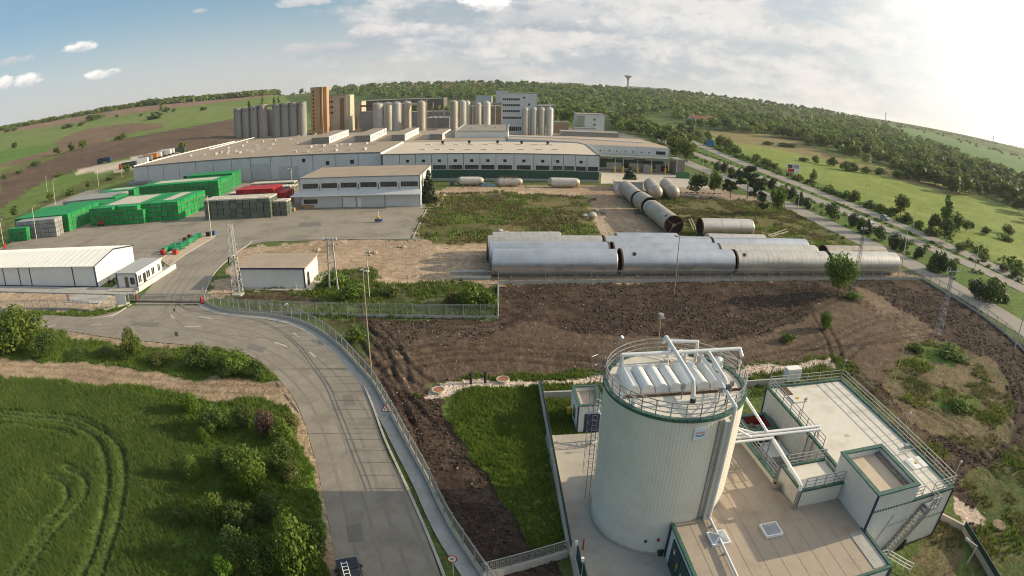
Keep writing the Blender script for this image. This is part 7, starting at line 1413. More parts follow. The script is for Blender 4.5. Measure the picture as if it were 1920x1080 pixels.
def truck(px, py, rot, lb, box, cab, L=12.5, grp=None):
    x, y, z = at_t(px, py); t = local('truck', lb, 'truck', (x, y, z), rot, grp); b = MB(); b.box(-L / 2, L / 2 - 2.6, -1.25, 1.25, 1.0, 3.9); b.build('trailer', box, t)
    b = MB(); b.add([(L / 2 - 2.3, -1.2, .6), (L / 2, -1.2, .6), (L / 2, 1.2, .6), (L / 2 - 2.3, 1.2, .6), (L / 2 - 2.3, -1.2, 3.6), (L / 2 - .5, -1.2, 3.5), (L / 2 - .5, 1.2, 3.5), (L / 2 - 2.3, 1.2, 3.6), (L / 2 - .05, -1.2, 2.0), (L / 2 - .05, 1.2, 2.0)], [(0, 1, 8, 5, 4), (1, 2, 9, 8), (8, 9, 6, 5), (3, 7, 6, 9, 2), (4, 5, 6, 7), (0, 4, 7, 3)]); b.build('cab', cab, t)
    b = MB(); b.add([(L / 2 - .03, -1.05, 2.05), (L / 2 - .03, 1.05, 2.05), (L / 2 - .47, 1.05, 3.35), (L / 2 - .47, -1.05, 3.35)], [(0, 1, 2, 3)]); b.build('windscreen', glass, t)
    for u in (-L / 2 + 1.2, -L / 2 + 2.5, L / 2 - 3.6, L / 2 - 1.2):
        for s in (-1.2, .95): b = MB(); b.cyl((u, s, .5), (u, s + .25, .5), .5, n=12); b.build('wheel', black, t)
tdark = mat('dark tarpaulin', (.045, .06, .055), None, 1, .6); tblue = mat('dark blue tarp', (.03, .05, .10), None, 1, .6); orange = mat('orange paint', (.5, .17, .03), None, 1, .5)
for px, py, rot, lb, bx_, cb in [(196, 306, 3.2, 'dark truck trailer parked alone on the pale lot', tblue, tdark), (240, 316, -2.9, 'dark truck with a red cab nearest on the pale lot', tdark, red), (262, 309, -2.9, 'white truck behind the dark red cabbed one', whitep, whitep), (270, 304, -2.9, 'grey trailer truck, third in the parked line', galv, whitep), (280, 300, -2.9, 'orange truck in the parked line', orange, whitep), (288, 297.5, -2.9, 'white trailer truck past the orange one', whitep, tblue), (298, 295, -2.9, 'grey truck near the far end of the parked line', galv, whitep), (306, 292.5, -2.9, 'white truck near the far end of the parked line', whitep, orange), (312, 290.5, -2.9, 'yellow cabbed truck at the far end of the parked line', whitep, yellow), (331, 288, -2.9, 'dark low trailer by the warehouse corner', tdark, tdark)]:
    truck(px, py, rot, lb, bx_, cb)
# small road signs
def roadsign(px, py, h, lb, kind):
    x, y = at(px, py); t = thing('road_sign', lb, 'road sign', (x, y, 0)); b = MB(); b.cyl((x, y, -.2), (x, y, h), .04, n=8); b.build('pole', galv, t); z = h - .1
    def disc(r, m, off, nm, par, n=24, zc=z, rot=0):
        b = MB(); b.cyl((x, y - off, zc), (x, y - off - .012, zc), r, n=n); return b.build(nm, m, par)
    if kind in ('40', 'stop2'):
        for k, zc in enumerate([z] if kind == '40' else [z, z - .75]):
            o = disc(.36, red, .05, 'sign_face', t, zc=zc); disc(.27, white, .064, 'sign_field', o, zc=zc)
            if kind == '40': lettering('40', .34, black, o, (x, y - .085, zc), (math.pi / 2, 0, 0))
            else: b = MB(); b.box(x - .18, x + .18, y - .09, y - .078, zc - .05, zc + .05); b.build('sign_bar', black, o)
    elif kind == 'warn':
        for sc, m, off in ((.55, red, .05), (.38, white, .064)):
            b = MB(); vs = [(x + sc * math.sin(a), y - o_, z + sc * math.cos(a)) for o_ in (off, off + .012) for a in (0, 2.094, 4.189)]; b.add(vs, [(0, 1, 2), (5, 4, 3), (0, 3, 4, 1), (1, 4, 5, 2), (2, 5, 3, 0)]); o = b.build('sign_face' if m is red else 'sign_field', m, t)
        b = MB(); b.box(x - .03, x + .03, y - .09, y - .078, z - .1, z + .14); b.build('sign_mark', black, o); b = MB(); b.box(x - .3, x + .3, y - .05, y - .03, z - .75, z - .45); b.build('sign_plate', mat('plate bluish', (.35, .42, .5), None, 1, .5), t)
    else:
        b = MB(); b.box(x - .3, x + .3, y - .06, y - .04, z - .7, z); b.build('sign_face', galv, t)
roadsign(852, 1098, 3.0, 'round speed sign reading 40 beside the roadside wall', '40'); roadsign(727, 812, 2.9, 'red edged warning triangle on a pole by the gutter', 'warn'); roadsign(133, 582, 2.9, 'pair of round red and white signs on one pole at the left fence', 'stop2'); roadsign(336, 650, 2.4, 'back of a small sign at the bush strip by the junction', 'back'); roadsign(1866, 512, 2.6, 'small dark sign beside the far carriageway at the right edge', 'back')
for px, py, lb in [(1496, 393, 'green grey lamp post on the service road verge, left of the poplar tree group'), (1535, 372, 'lamp post between the carriageways beside the dark shrubs'), (1545, 352, 'slim lamp post on the far verge of the highway'), (1318, 322, 'lamp post where the service road begins'), (1268, 330, 'lamp post behind the trees at the end of the dock'), (1366, 329, 'short lamp post by the service road pines'), (1710, 440, 'lamp post on the far verge nearest the lone car'), (1620, 385, 'thin lamp post on the far verge before the field tree'), (1826, 512, 'lamp post on the far verge by the right edge'), (1390, 285, 'faint lamp post by the highway bend')]:
    x, y = at(px, py); lamppost('lamp_post', lb, x, y, 8.0, 1.0, m=cream_m, r=.09)
# debris
for px, py, s, lb, m in [(948, 435, 1.4, 'pair of pale concrete slabs lying on the grass', conc), (701, 477, .9, 'single pale boulder on the sandy ground', rubb), (552, 888, .45, 'white stone in the bushes by the road edge', white), (595, 470, .8, 'low pale stone pile near the paving edge', rubb), (750, 465, .8, 'pale rubble pieces at the end of the paving', rubb), (685, 508, .9, 'broken slab at the edge of the weeds', conc), (1505, 397, .6, 'small white lump on the grass near the service road', white), (1535, 570, .5, 'pale fittings by the fence corner', conc), (1122, 398, 1.2, 'dark stone at the end of the paved strip', gry), (1104, 405, 1.6, 'broken pale slabs by the grass edge', conc), (537, 573, .6, 'pale board leaning among the weeds', white)]:
    x, y = at(px, py); b = MB(); k = 3 if s > .7 else 1
    for q in range(k):
        ox, oy = rng.normal(0, s * .6, 2) * (k > 1); r_ = s * (.4 + .4 * rng.random()); b.lathe((x + ox, y + oy, -.05), [(r_ * .9, 0), (r_, r_ * .35), (r_ * .6, r_ * .8), (.02, r_ * .9)], 7)
    o = b.build('stone', m); tag(o, lb, 'stone')
t = thing('timber_poles', 'crossed pale poles lying on the grass near the service road', 'poles', (*at(1460, 440), 0))
for p, q in (((1440, 443), (1475, 432)), ((1444, 445), (1478, 436)), ((1438, 441), (1470, 441))): b = MB(); a_, c_ = at(*p), at(*q); b.bar((*a_, .2), (*c_, .35), .22); b.build('pole', mat('grey timber', (.38, .33, .25), None, 1, .9), t)
t = thing('steel_poles', 'two pale poles leaning on the grass beside the chain of vessels', 'poles', (*at(1297, 430), 0))
for p, q in (((1292, 415), (1302, 436)), ((1296, 413), (1306, 434))): b = MB(); a_, c_ = at(*p), at(*q); b.bar((*a_, .5), (*c_, .15), .2); b.build('pole', mat('pale timber', (.4, .36, .28), None, 1, .9), t)
x, y = at(710, 417); t = thing('traffic_cone', 'small yellow and blue toy like cart standing on the yard paving', 'cart', (x, y, 0)); b = MB(); b.box(x - 1.0, x + .8, y, y + .9, .25, .75); b.build('bed', mat('cart blue', (.03, .06, .3), None, 1, .5), t); b = MB(); b.box(x - .5, x + .3, y + .1, y + .7, .75, 1.3); b.build('load', yellow, t); b = MB(); b.bar((x - .1, y + .4, 1.3), (x - .1, y + .4, 2.8), .14); b.build('handle', white, t)
t.name = 'hand_cart'; t['label'] = 'small blue cart with a yellow load alone on the open yard paving'
# ------------------------------------------------------------------ vegetation
L_bright = leafmat('bright young leaves', (.115, .19, .018), (.085, .15, .016), .8, .35)
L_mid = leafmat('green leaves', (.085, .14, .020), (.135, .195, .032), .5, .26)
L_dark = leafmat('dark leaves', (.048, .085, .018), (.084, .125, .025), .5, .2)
L_con = leafmat('conifer needles', (.028, .050, .020), (.046, .070, .025), .5, .2)
L_olive = leafmat('olive leaves', (.10, .12, .03), (.135, .145, .04), .3, .35)
L_wood = leafmat('woodland leaves', (.078, .122, .023), (.158, .188, .040), .03, .36, .3)
L_dry = leafmat('dry brush', (.10, .065, .05), (.14, .10, .07), .8, .1)
bark = mat('bark', (.10, .078, .055), (.14, .11, .08), 2, .95)
def quads_from(c, nrm, size, rg):
    n = len(c); a = np.cross(nrm, rg.normal(size=(n, 3))); a /= np.linalg.norm(a, axis=1)[:, None] + 1e-9; b = np.cross(nrm, a); s = size[:, None]
    asp = (.55 + .35 * rg.random(n))[:, None]
    return np.stack([c - a * s, c - b * s * asp, c + a * s, c + b * s * asp], 1).reshape(-1, 3)
def crown(seed, kind, n, h, w, size):
    """leaf clumps spread through a crown of uneven lobes; returns quad corners"""
    rg = np.random.default_rng(seed); lob = []
    if kind == 'broad':
        k = 11
        for i in range(k): a = rg.random() * 6.28; rr_ = w * .34 * math.sqrt(rg.random()); z = h * (.34 + .5 * rg.random()); lob.append((rr_ * math.cos(a), rr_ * math.sin(a), z, w * (.17 + .13 * rg.random())))
        lob.append((0, 0, h * .8, w * .24))
    elif kind == 'bush':
        for i in range(9): a = rg.random() * 6.28; rr_ = w * .34 * math.sqrt(rg.random()); lob.append((rr_ * math.cos(a), rr_ * math.sin(a), h * (.22 + .45 * rg.random()), w * (.16 + .12 * rg.random())))
        lob.append((0, 0, h * .7, w * .2))
    elif kind == 'poplar':
        for i in range(9): z = h * (.16 + .78 * i / 8); q = w * .5 * (1 - abs(i / 8 - .4) ** 1.6 * 1.2); a = rg.random() * 6.28; lob.append((q * .35 * math.cos(a), q * .35 * math.sin(a), z, max(.2, q * .75)))
    elif kind == 'conifer':
        for i in range(12): u = i / 11; z = h * (.08 + .88 * u); lob.append((0, 0, z, w * .5 * (1 - u) ** .85 + .12))
    elif kind == 'pine':
        for i in range(14): u = rg.random(); z = h * (.38 + .58 * u); q = w * .42 * (1 - .55 * u); a = rg.random() * 6.28; lob.append((q * math.cos(a) * .8, q * math.sin(a) * .8, z, w * (.12 + .08 * rg.random())))
        lob.append((0, 0, h * .92, w * .14))
    L = np.array(lob); p = L[:, 3] ** 2; ix = rg.choice(len(L), n, p=p / p.sum()); d = rg.normal(size=(n, 3)); d /= np.linalg.norm(d, axis=1)[:, None]
    if kind in ('conifer', 'pine'): d[:, 2] *= .35
    r = L[ix, 3] * (.45 + .62 * rg.random(n) ** .6); c = L[ix, :3] + d * r[:, None]; c[:, 2] = np.maximum(c[:, 2], .05 * h + .1 * h * rg.random(n) if kind in ('bush', 'conifer') else .2 * h)
    keep = rg.random(n) > .25 * (np.sin(c[:, 0] * 9 / w + seed) * np.sin(c[:, 1] * 9 / w) * np.sin(c[:, 2] * 9 / h) > .25); c = c[keep]; d = d[keep]
    nr = d + rg.normal(size=d.shape) * .7 + [0, 0, .35]; nr /= np.linalg.norm(nr, axis=1)[:, None]
    return quads_from(c, nr, size * (.6 + .8 * rg.random(len(c))), rg)
def qm(name, v, m): return npmesh(name, v, np.arange(len(v)).reshape(-1, 4), m)
def trunkmesh(seed, h, w, kind):
    rg = np.random.default_rng(seed); b = MB(); r = max(.05, h * .018); top = h * (.75 if kind != 'bush' else .5); n = 3; pts = [Vector((0, 0, -.3))] + [Vector((rg.normal(0, w * .02), rg.normal(0, w * .02), top * (i + 1) / n)) for i in range(n)]
    for i in range(n): b.cyl(pts[i], pts[i + 1], r * (1 - .28 * i), r * (1 - .28 * (i + 1)), 7)
    if kind in ('broad', 'bush', 'pine'):
        for i in range(5): a = i * 1.257 + rg.random(); z = top * (.35 + .1 * i); b.cyl((0, 0, z), (w * .3 * math.cos(a), w * .3 * math.sin(a), z + h * .2), r * .45, r * .15, 5)
    o = b.build('trunk', bark); me = o.data; bpy.data.objects.remove(o); return me
_vc = {}
def variant(kind, m, lod, seed):
    key = (kind, m.name, lod, seed)
    if key not in _vc:
        H = 10.0; Wd = {'broad': 8.5, 'bush': 12.0, 'poplar': 3.6, 'conifer': 5.0, 'pine': 7.5}[kind]
        n, s = {'near': (3400, .27), 'mid': (900, .52), 'far': (210, 1.05)}[lod]
        if kind == 'poplar': s *= .7
        if kind == 'bush': s *= 1.15
        _vc[key] = (qm('crown', crown(seed * 13 + len(kind), kind, n, H, Wd, s), m), trunkmesh(seed, H, Wd, kind), H, Wd)
    return _vc[key]
def plant(name, label, cat, x, y, z, h, w, kind, m, lod, seed, group=None, rot=None):
    cm, tm, H, Wd = variant(kind, m, lod, seed); t = bpy.data.objects.new(name, None); COL.objects.link(t); t.location = (x, y, z); t.rotation_euler = (0, 0, rng.random() * 6.28 if rot is None else rot); t.scale = (w / Wd, w / Wd, h / H); t.empty_display_size = .2; tag(t, label, cat, group)
    obj('foliage' if kind == 'bush' else 'crown', cm, t); obj('stem' if kind == 'bush' else 'trunk', tm, t); return t
n_ind = {'tree': 0, 'shrub': 0}
def P_(px, py, top, wpx, kind, m, lod, label, name=None, group=None):
    x, y, z = at_t(px, py); d = math.hypot(x, y); sd = math.sqrt(d * d + HC * HC); dt = dirs([(px, top)])[0]; h = HC + d / math.hypot(dt[0], dt[1]) * dt[2] - z; w = wpx / FPX * sd
    nm = name or ('shrub' if kind == 'bush' else 'tree'); n_ind['shrub' if kind == 'bush' else 'tree'] += 1
    return plant(nm, label, 'shrub' if kind == 'bush' else 'tree', x, y, z, max(h, .6), w, kind, m, lod, 1 + n_ind['shrub' if kind == 'bush' else 'tree'] % 3, group)
# near left
P_(40, 650, 560, 120, 'bush', L_mid, 'near', 'large rounded bush at the left edge beside the junction'); P_(80, 668, 618, 70, 'bush', L_dark, 'near', 'dark bush at the right foot of the big left edge bush'); P_(5, 640, 580, 80, 'bush', L_dark, 'near', 'dark bush half cut by the left edge')
P_(252, 668, 606, 44, 'bush', L_mid, 'near', 'sapling with tall fronds in the strip between road and dirt track'); P_(236, 672, 640, 46, 'bush', L_dark, 'near', 'low dark bush at the foot of the fronded sapling')
for px, py, tp, w, m, lb in [(300, 680, 655, 60, L_olive, 'low olive scrub right of the fronded sapling'), (376, 688, 642, 64, L_dark, 'dense dark bush in the middle of the strip'), (410, 690, 655, 50, L_mid, 'green bush right of the dense dark one'), (447, 700, 648, 62, L_mid, 'tallest green bush near the pointed end of the strip'), (480, 705, 672, 46, L_dark, 'small dark bush at the pointed end of the strip'), (425, 706, 675, 50, L_dark, 'dark bush in front of the tallest strip bush'), (150, 668, 650, 50, L_dark, 'low scrub left in the strip near the big bush'), (200, 665, 648, 40, L_olive, 'small olive scrub in the strip left of the sapling'),
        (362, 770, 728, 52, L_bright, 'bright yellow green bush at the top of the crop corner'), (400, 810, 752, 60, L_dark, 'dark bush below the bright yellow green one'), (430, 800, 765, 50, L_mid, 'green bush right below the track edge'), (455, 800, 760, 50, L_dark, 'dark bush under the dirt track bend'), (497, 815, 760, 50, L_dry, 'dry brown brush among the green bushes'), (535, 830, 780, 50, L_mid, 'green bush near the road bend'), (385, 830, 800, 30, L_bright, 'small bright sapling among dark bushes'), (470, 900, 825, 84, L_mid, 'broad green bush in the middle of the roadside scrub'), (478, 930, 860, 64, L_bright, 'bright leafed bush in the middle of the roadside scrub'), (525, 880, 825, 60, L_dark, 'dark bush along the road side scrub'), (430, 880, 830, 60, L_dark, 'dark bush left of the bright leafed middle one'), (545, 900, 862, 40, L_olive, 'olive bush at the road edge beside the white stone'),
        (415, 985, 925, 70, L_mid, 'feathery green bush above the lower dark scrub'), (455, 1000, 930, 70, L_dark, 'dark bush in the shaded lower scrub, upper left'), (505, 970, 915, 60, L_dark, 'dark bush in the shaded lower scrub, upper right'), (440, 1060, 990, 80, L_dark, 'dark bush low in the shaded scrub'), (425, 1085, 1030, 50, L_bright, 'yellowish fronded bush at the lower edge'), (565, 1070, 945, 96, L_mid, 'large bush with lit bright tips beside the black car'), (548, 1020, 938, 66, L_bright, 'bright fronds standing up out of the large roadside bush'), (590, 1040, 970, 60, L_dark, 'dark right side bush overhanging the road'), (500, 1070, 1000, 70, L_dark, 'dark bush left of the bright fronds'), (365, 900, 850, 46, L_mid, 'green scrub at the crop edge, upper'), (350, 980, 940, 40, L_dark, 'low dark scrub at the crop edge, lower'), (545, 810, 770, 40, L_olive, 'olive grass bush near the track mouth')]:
    P_(px, py, tp, w, 'bush', m, 'near', lb)
# middle ground
P_(1570, 555, 470, 78, 'broad', L_mid, 'near', 'round green tree in front of the rightmost lying tanks'); P_(1548, 617, 577, 34, 'bush', L_mid, 'near', 'small green bush alone in the right hand soil'); P_(1476, 641, 622, 34, 'bush', L_mid, 'mid', 'low green weed clump on the dark soil'); P_(1600, 560, 545, 40, 'bush', L_mid, 'mid', 'low leafy growth at the foot of the round tree')
for px, py, tp, w, lb in [(655, 560, 530, 60, 'weedy bush right of the twin pole'), (625, 535, 505, 46, 'weedy bush behind the twin pole beside the shed'), (885, 575, 528, 60, 'tall weeds at the right end of the mesh fence'), (915, 580, 545, 40, 'tall weeds at the fence corner'), (850, 570, 545, 40, 'low weeds left of the fence corner'), (668, 640, 610, 40, 'weeds inside the roadside fence'), (735, 555, 535, 40, 'low weed patch in front of the sandy ground'), (780, 745, 735, 16, 'tuft of weeds at the left end of the rubble'), (1780, 668, 645, 70, 'mounded green scrub at the foot of the power mast'), (1720, 660, 645, 40, 'smaller green scrub left of the power mast'), (1800, 765, 745, 50, 'low scrub in the right waste ground')]:
    P_(px, py, tp, w, 'bush', L_olive if px in (735, 850) else L_mid, 'mid', lb)
for px, py, tp, w, kind, m, lb in [(804, 380, 314, 30, 'conifer', L_con, 'dark conifer at the right corner of the office'), (1180, 352, 309, 34, 'conifer', L_con, 'dark conifer in front of the flat white kiosk'), (1305, 364, 326, 40, 'broad', L_dark, 'dark round tree nearest the capsule tanks'), (1337, 367, 320, 30, 'broad', L_mid, 'slim green tree right of the dark round tree'), (1369, 373, 325, 34, 'pine', L_con, 'dark pine left of the tallest pine'), (1401, 372, 309, 46, 'pine', L_con, 'tallest dark pine with a bare pale trunk'), (1417, 412, 335, 42, 'pine', L_con, 'pine with a long bare trunk nearest the lone vessel'), (1460, 404, 347, 36, 'broad', L_mid, 'green leafy tree at the service road verge'), (1287, 305, 262, 36, 'broad', L_mid, 'tall green tree right of the dock wing'), (1262, 300, 255, 34, 'broad', L_mid, 'green tree behind the dock wing corner'), (1240, 270, 240, 34, 'broad', L_dark, 'dark tree behind the dock wing roof'),
        (1688, 405, 362, 38, 'broad', L_olive, 'olive tree at the field edge beyond the highway'), (1770, 440, 362, 26, 'poplar', L_mid, 'tall poplar in the tree group at the field edge'), (1790, 440, 395, 38, 'broad', L_mid, 'broad tree right of the tall poplar'), (1774, 455, 408, 40, 'broad', L_dark, 'dark round tree in front of the tall poplar'), (1752, 435, 400, 30, 'broad', L_olive, 'olive tree left of the tall poplar'), (1810, 435, 410, 20, 'broad', L_olive, 'small tree at the right of the poplar group')]:
    P_(px, py, tp, w, kind, m, 'mid', lb)
for px, lb in ((1296, 'tree standing before the white red roofed house, left'), (1316, 'tree standing before the white red roofed house, middle'), (1338, 'tree standing before the smaller red roofed house')): P_(px, 243, 222, 22, 'broad', L_mid, 'far', lb)
for k in range(26): x = -118 + k * 7.0 + rng.normal(0, 2); plant('tree', 'leafy tree standing among the works sheds behind the steel tanks', 'tree', x, 540 + rng.normal(0, 8), 0, 13 + 6 * rng.random(), 11, 'broad', (L_mid, L_wood)[k % 2], 'far', 1 + k % 3, 'trees among the works sheds'); n_ind['tree'] += 1
# shrubs of the median and verges
G_MED = 'dark shrubs between service road and highway'
for i, (px, py, w, h) in enumerate([(1345, 320, 18, 20), (1357, 324, 18, 22), (1372, 330, 18, 20), (1385, 335, 20, 22), (1432, 352, 18, 22), (1446, 357, 20, 26), (1470, 370, 20, 28), (1484, 376, 22, 30), (1500, 384, 20, 28), (1515, 392, 22, 22), (1560, 412, 34, 38), (1599, 425, 26, 30), (1613, 436, 26, 32), (1626, 438, 24, 30), (1648, 450, 30, 32), (1675, 466, 30, 34), (1690, 472, 24, 28), (1722, 485, 26, 26), (1750, 508, 30, 44), (1764, 512, 28, 46), (1785, 518, 24, 34), (1830, 558, 44, 42), (1858, 566, 52, 54), (1874, 562, 40, 36)]):
    P_(px, py, py - h, w, 'conifer' if i % 5 == 3 else 'bush', L_con if i % 2 else L_dark, 'mid', 'dark evergreen shrub in the strip between service road and highway', 'shrub', G_MED)
G_VER = 'shrubs along the far verge of the highway'
for i, (px, py, w, h) in enumerate([(1350, 275, 26, 24), (1366, 282, 26, 26), (1380, 290, 24, 20), (1415, 305, 24, 18), (1435, 312, 26, 18), (1450, 318, 18, 14), (1480, 330, 16, 10), (1520, 345, 22, 12), (1560, 365, 22, 14), (1585, 372, 24, 16), (1602, 378, 26, 26), (1630, 390, 24, 16), (1650, 397, 26, 16), (1672, 402, 26, 16), (1700, 418, 28, 22), (1722, 428, 24, 18), (1745, 442, 28, 20), (1800, 470, 26, 16), (1845, 490, 26, 16), (1880, 508, 28, 18), (1905, 520, 28, 20), (1330, 262, 20, 18), (1310, 258, 18, 16), (1295, 250, 18, 16)]):
    P_(px, py, py - h, w, 'bush', (L_mid, L_olive, L_dark)[i % 3], 'mid', 'green shrub on the far verge of the highway', 'shrub', G_VER)
G_FLD = 'bushes in the hedge line across the right field'
for i, (px, py, w, h) in enumerate([(1530, 306, 20, 16), (1562, 312, 26, 20), (1585, 320, 30, 20), (1600, 322, 26, 18), (1625, 326, 26, 16), (1650, 328, 26, 16), (1682, 334, 28, 18), (1695, 335, 24, 18), (1717, 340, 20, 20), (1505, 302, 22, 8), (1440, 272, 26, 8), (1470, 275, 30, 9), (1485, 277, 20, 9)]):
    P_(px, py, py - h, w, 'bush', (L_mid, L_dark)[i % 2], 'mid', 'rounded bush in the broken hedge line across the right field', 'shrub', G_FLD)
for px, py, w, h, lb in [(1847, 440, 24, 18, 'round bush alone in the far right field, upper'), (1890, 440, 30, 22, 'loose bush near the right edge of the far field'), (1888, 452, 40, 12, 'low bramble near the right edge of the far field'), (1822, 428, 16, 14, 'small bush left of the round field bush'), (1525, 340, 16, 26, 'slender sapling in the field near the billboard')]:
    P_(px, py, py - h, w, 'bush', L_dark if 'round' in lb else L_mid, 'mid', lb)
# left hill
G_LH = 'trees and bushes scattered over the left hill fields'
for i, (px, py, w, h, k) in enumerate([(28, 277, 16, 12, 'bush'), (107, 291, 14, 16, 'broad'), (134, 286, 14, 19, 'broad'), (156, 280, 20, 17, 'broad'), (226, 261, 22, 10, 'bush'), (232, 258, 14, 10, 'bush'), (175, 225, 26, 12, 'bush'), (185, 222, 18, 10, 'bush'), (125, 240, 30, 8, 'bush'), (150, 236, 20, 7, 'bush'), (12, 248, 14, 8, 'bush'), (28, 245, 14, 8, 'bush'), (220, 220, 8, 6, 'bush'), (264, 218, 8, 6, 'bush'), (290, 223, 34, 14, 'bush'), (302, 210, 8, 18, 'poplar'), (312, 213, 16, 12, 'broad'), (325, 210, 12, 8, 'bush'), (380, 207, 16, 8, 'bush'), (343, 284, 18, 18, 'broad'), (398, 283, 14, 9, 'bush'), (240, 325, 18, 18, 'broad'), (166, 355, 10, 16, 'broad'), (95, 377, 18, 16, 'broad'), (28, 408, 18, 22, 'broad'), (130, 366, 24, 12, 'bush'), (205, 338, 18, 10, 'bush'), (110, 330, 20, 8, 'bush'), (70, 310, 24, 10, 'bush'), (36, 325, 16, 10, 'bush'), (8, 335, 16, 10, 'bush'), (363, 290, 10, 8, 'bush'), (467, 203, 6, 14, 'poplar'), (492, 200, 6, 20, 'poplar'), (514, 198, 6, 16, 'poplar'), (523, 197, 6, 17, 'poplar'), (565, 172, 10, 8, 'bush')]):
    P_(px, py, py - h, w, k, (L_dark, L_mid)[i % 2], 'far', 'small dark tree or bush dotted over the sloping fields at the left', 'shrub' if k == 'bush' else 'tree', G_LH)
# woods: candidate trees over the wooded slopes; the largest are things, the rest one mass
FOR = [([(620, 168), (700, 158), (830, 155), (1000, 158), (1180, 168), (1215, 250), (1165, 250), (1145, 232), (1080, 222), (1030, 214), (1000, 205), (930, 190), (700, 184), (640, 184)], 1.0, (9, 14)),
       ([(1180, 168), (1300, 174), (1420, 188), (1540, 208), (1640, 232), (1715, 262), (1790, 295), (1900, 338), (1960, 360), (1980, 440), (1860, 372), (1790, 366), (1690, 330), (1590, 298), (1480, 262), (1340, 244), (1300, 250), (1255, 245), (1200, 226)], 1.05, (8, 13)),
       ([(1150, 225), (1215, 230), (1290, 262), (1300, 300), (1270, 290), (1240, 262), (1170, 252)], 1.0, (7, 11)),
       ([(1700, 262), (1760, 272), (1900, 330), (1930, 350), (1900, 345), (1780, 300)], .8, (6, 10)),
       ([(1640, 226), (1760, 252), (1930, 300), (1930, 306), (1760, 258), (1640, 232)], .5, (6, 9))]
cand = []
frg = np.random.default_rng(91)
CLEAR = [[(1225, 213), (1360, 250), (1420, 280), (1400, 290), (1330, 262), (1220, 224)], [(1140, 205), (1230, 222), (1290, 250), (1340, 276), (1330, 284), (1270, 256), (1200, 232), (1140, 214)], [(1060, 192), (1130, 203), (1130, 210), (1060, 198)], [(640, 176), (760, 163), (762, 166), (650, 179)], [(1370, 209), (1510, 220), (1515, 226), (1372, 216)]]
for poly, dens, (h0, h1) in FOR:
    q = np.array(poly); x0, y0 = q.min(0); x1, y1 = q.max(0); N_ = int((x1 - x0) * (y1 - y0) / 26 * dens); px = x0 + (x1 - x0) * frg.random(N_); py = y0 + (y1 - y0) * frg.random(N_); m = inpoly(px, py, poly)
    for c_ in CLEAR: m &= ~inpoly(px, py, c_)
    for a_, b_ in zip(px[m], py[m]):
        x, y, z = at_t(a_, b_); d = math.hypot(x, y); h = h0 + (h1 - h0) * frg.random() ** 1.3; s = h / d * FPX
        if frg.random() > min(1, (26 * 3.3) / (s * s * .42)): continue
        cand.append((s, x, y, z, h, frg.random()))
for x0, y0, x1, y1, n_, hs in [(-80, 270, 0, 241, 70, 9), (0, 241, 180, 207, 190, 9), (180, 207, 260, 196, 110, 10), (260, 196, 520, 173, 330, 12), (520, 178, 620, 166, 12, 5), (1000, 158, 1180, 166, 120, 9), (620, 167, 1000, 157, 150, 9), (1180, 166, 1300, 172, 60, 8), (1300, 172, 1560, 206, 110, 7), (1560, 206, 1930, 279, 90, 5)]:
    for k in range(n_):
        u = frg.random(); x, y, z = at_t(x0 + (x1 - x0) * u, y0 + (y1 - y0) * u + 1.5 + 2.5 * frg.random()); h = hs * (.7 + .5 * frg.random()); cand.append((h / math.hypot(x, y) * FPX, x, y, z - .22 * h, h * 1.15, frg.random()))
cand.sort(key=lambda c: -c[0])
NI = 300 - n_ind['tree'] - 6
WLB = [(960, ('leafy tree of the wood behind the steel tanks', 'trees behind the steel tanks')), (1180, ('leafy tree of the wood around the white cube building', 'trees round the white cube building')), (1330, ('leafy tree along the far highway bend right of the warehouse', 'trees by the far highway bend')), (1480, ('leafy tree of the wood above the dry upper field', 'trees above the dry upper field')), (1660, ('leafy tree at the front of the wood behind the hedge line', 'trees behind the hedge line')), (1800, ('leafy tree of the lower right wood edge', 'trees of the lower right wood edge')), (9999, ('leafy tree at the right end of the wood by the picture edge', 'trees at the right end of the wood'))]
for s, x, y, z, h, u in cand[:NI]:
    k = 'poplar' if u > .93 else 'broad'; pw = project([(x, y, z)])[0, 0]; lb, gg = next(v for q, v in WLB if pw < q); plant('tree', lb, 'tree', x, y, z, h, h * (.35 if k == 'poplar' else .8 + .3 * u), k, (L_wood, L_wood, L_dark, L_olive)[int(u * 397) % 4], 'far', 1 + int(u * 997) % 3, gg)
for px, py, h in ((820, 158, 15), (828, 158, 17), (834, 158, 16), (841, 158, 15), (846, 158, 14), (935, 160, 20)):
    x, y, z = at_t(px, py + 6); plant('tree', 'tall poplar standing above the wood on the skyline behind the tanks' if px < 900 else 'round crowned tree standing above the wood on the skyline', 'tree', x, y, z, h, 4 if px < 900 else 13, 'poplar' if px < 900 else 'broad', L_dark, 'far', 1, 'poplars on the skyline' if px < 900 else None)
tm = [crown(s, 'broad', 46, 10, 8.5, 1.75).reshape(-1, 4, 3) for s in range(5)] + [crown(9, 'poplar', 40, 10, 3.8, 1.0).reshape(-1, 4, 3)]
parts_, bi = [], 0
for s, x, y, z, h, u in cand[NI:]:
    tmp = tm[5] if u > .95 else tm[int(u * 991) % 5]; a = u * 400; c, s_ = math.cos(a), math.sin(a); v = tmp.reshape(-1, 3) * (h / 10); w_ = 1.05 + .45 * ((u * 57) % 1); v = np.c_[(v[:, 0] * c - v[:, 1] * s_) * w_ + x, (v[:, 0] * s_ + v[:, 1] * c) * w_ + y, v[:, 2] + z - (.05 if s < 900 else 0) * h]; parts_.append(v)
wv = np.concatenate(parts_); wo_ = obj('woodland', qm('woodland', wv, L_wood)); tag(wo_, 'woods covering the far slopes and ridge', 'woods', None, 'stuff')
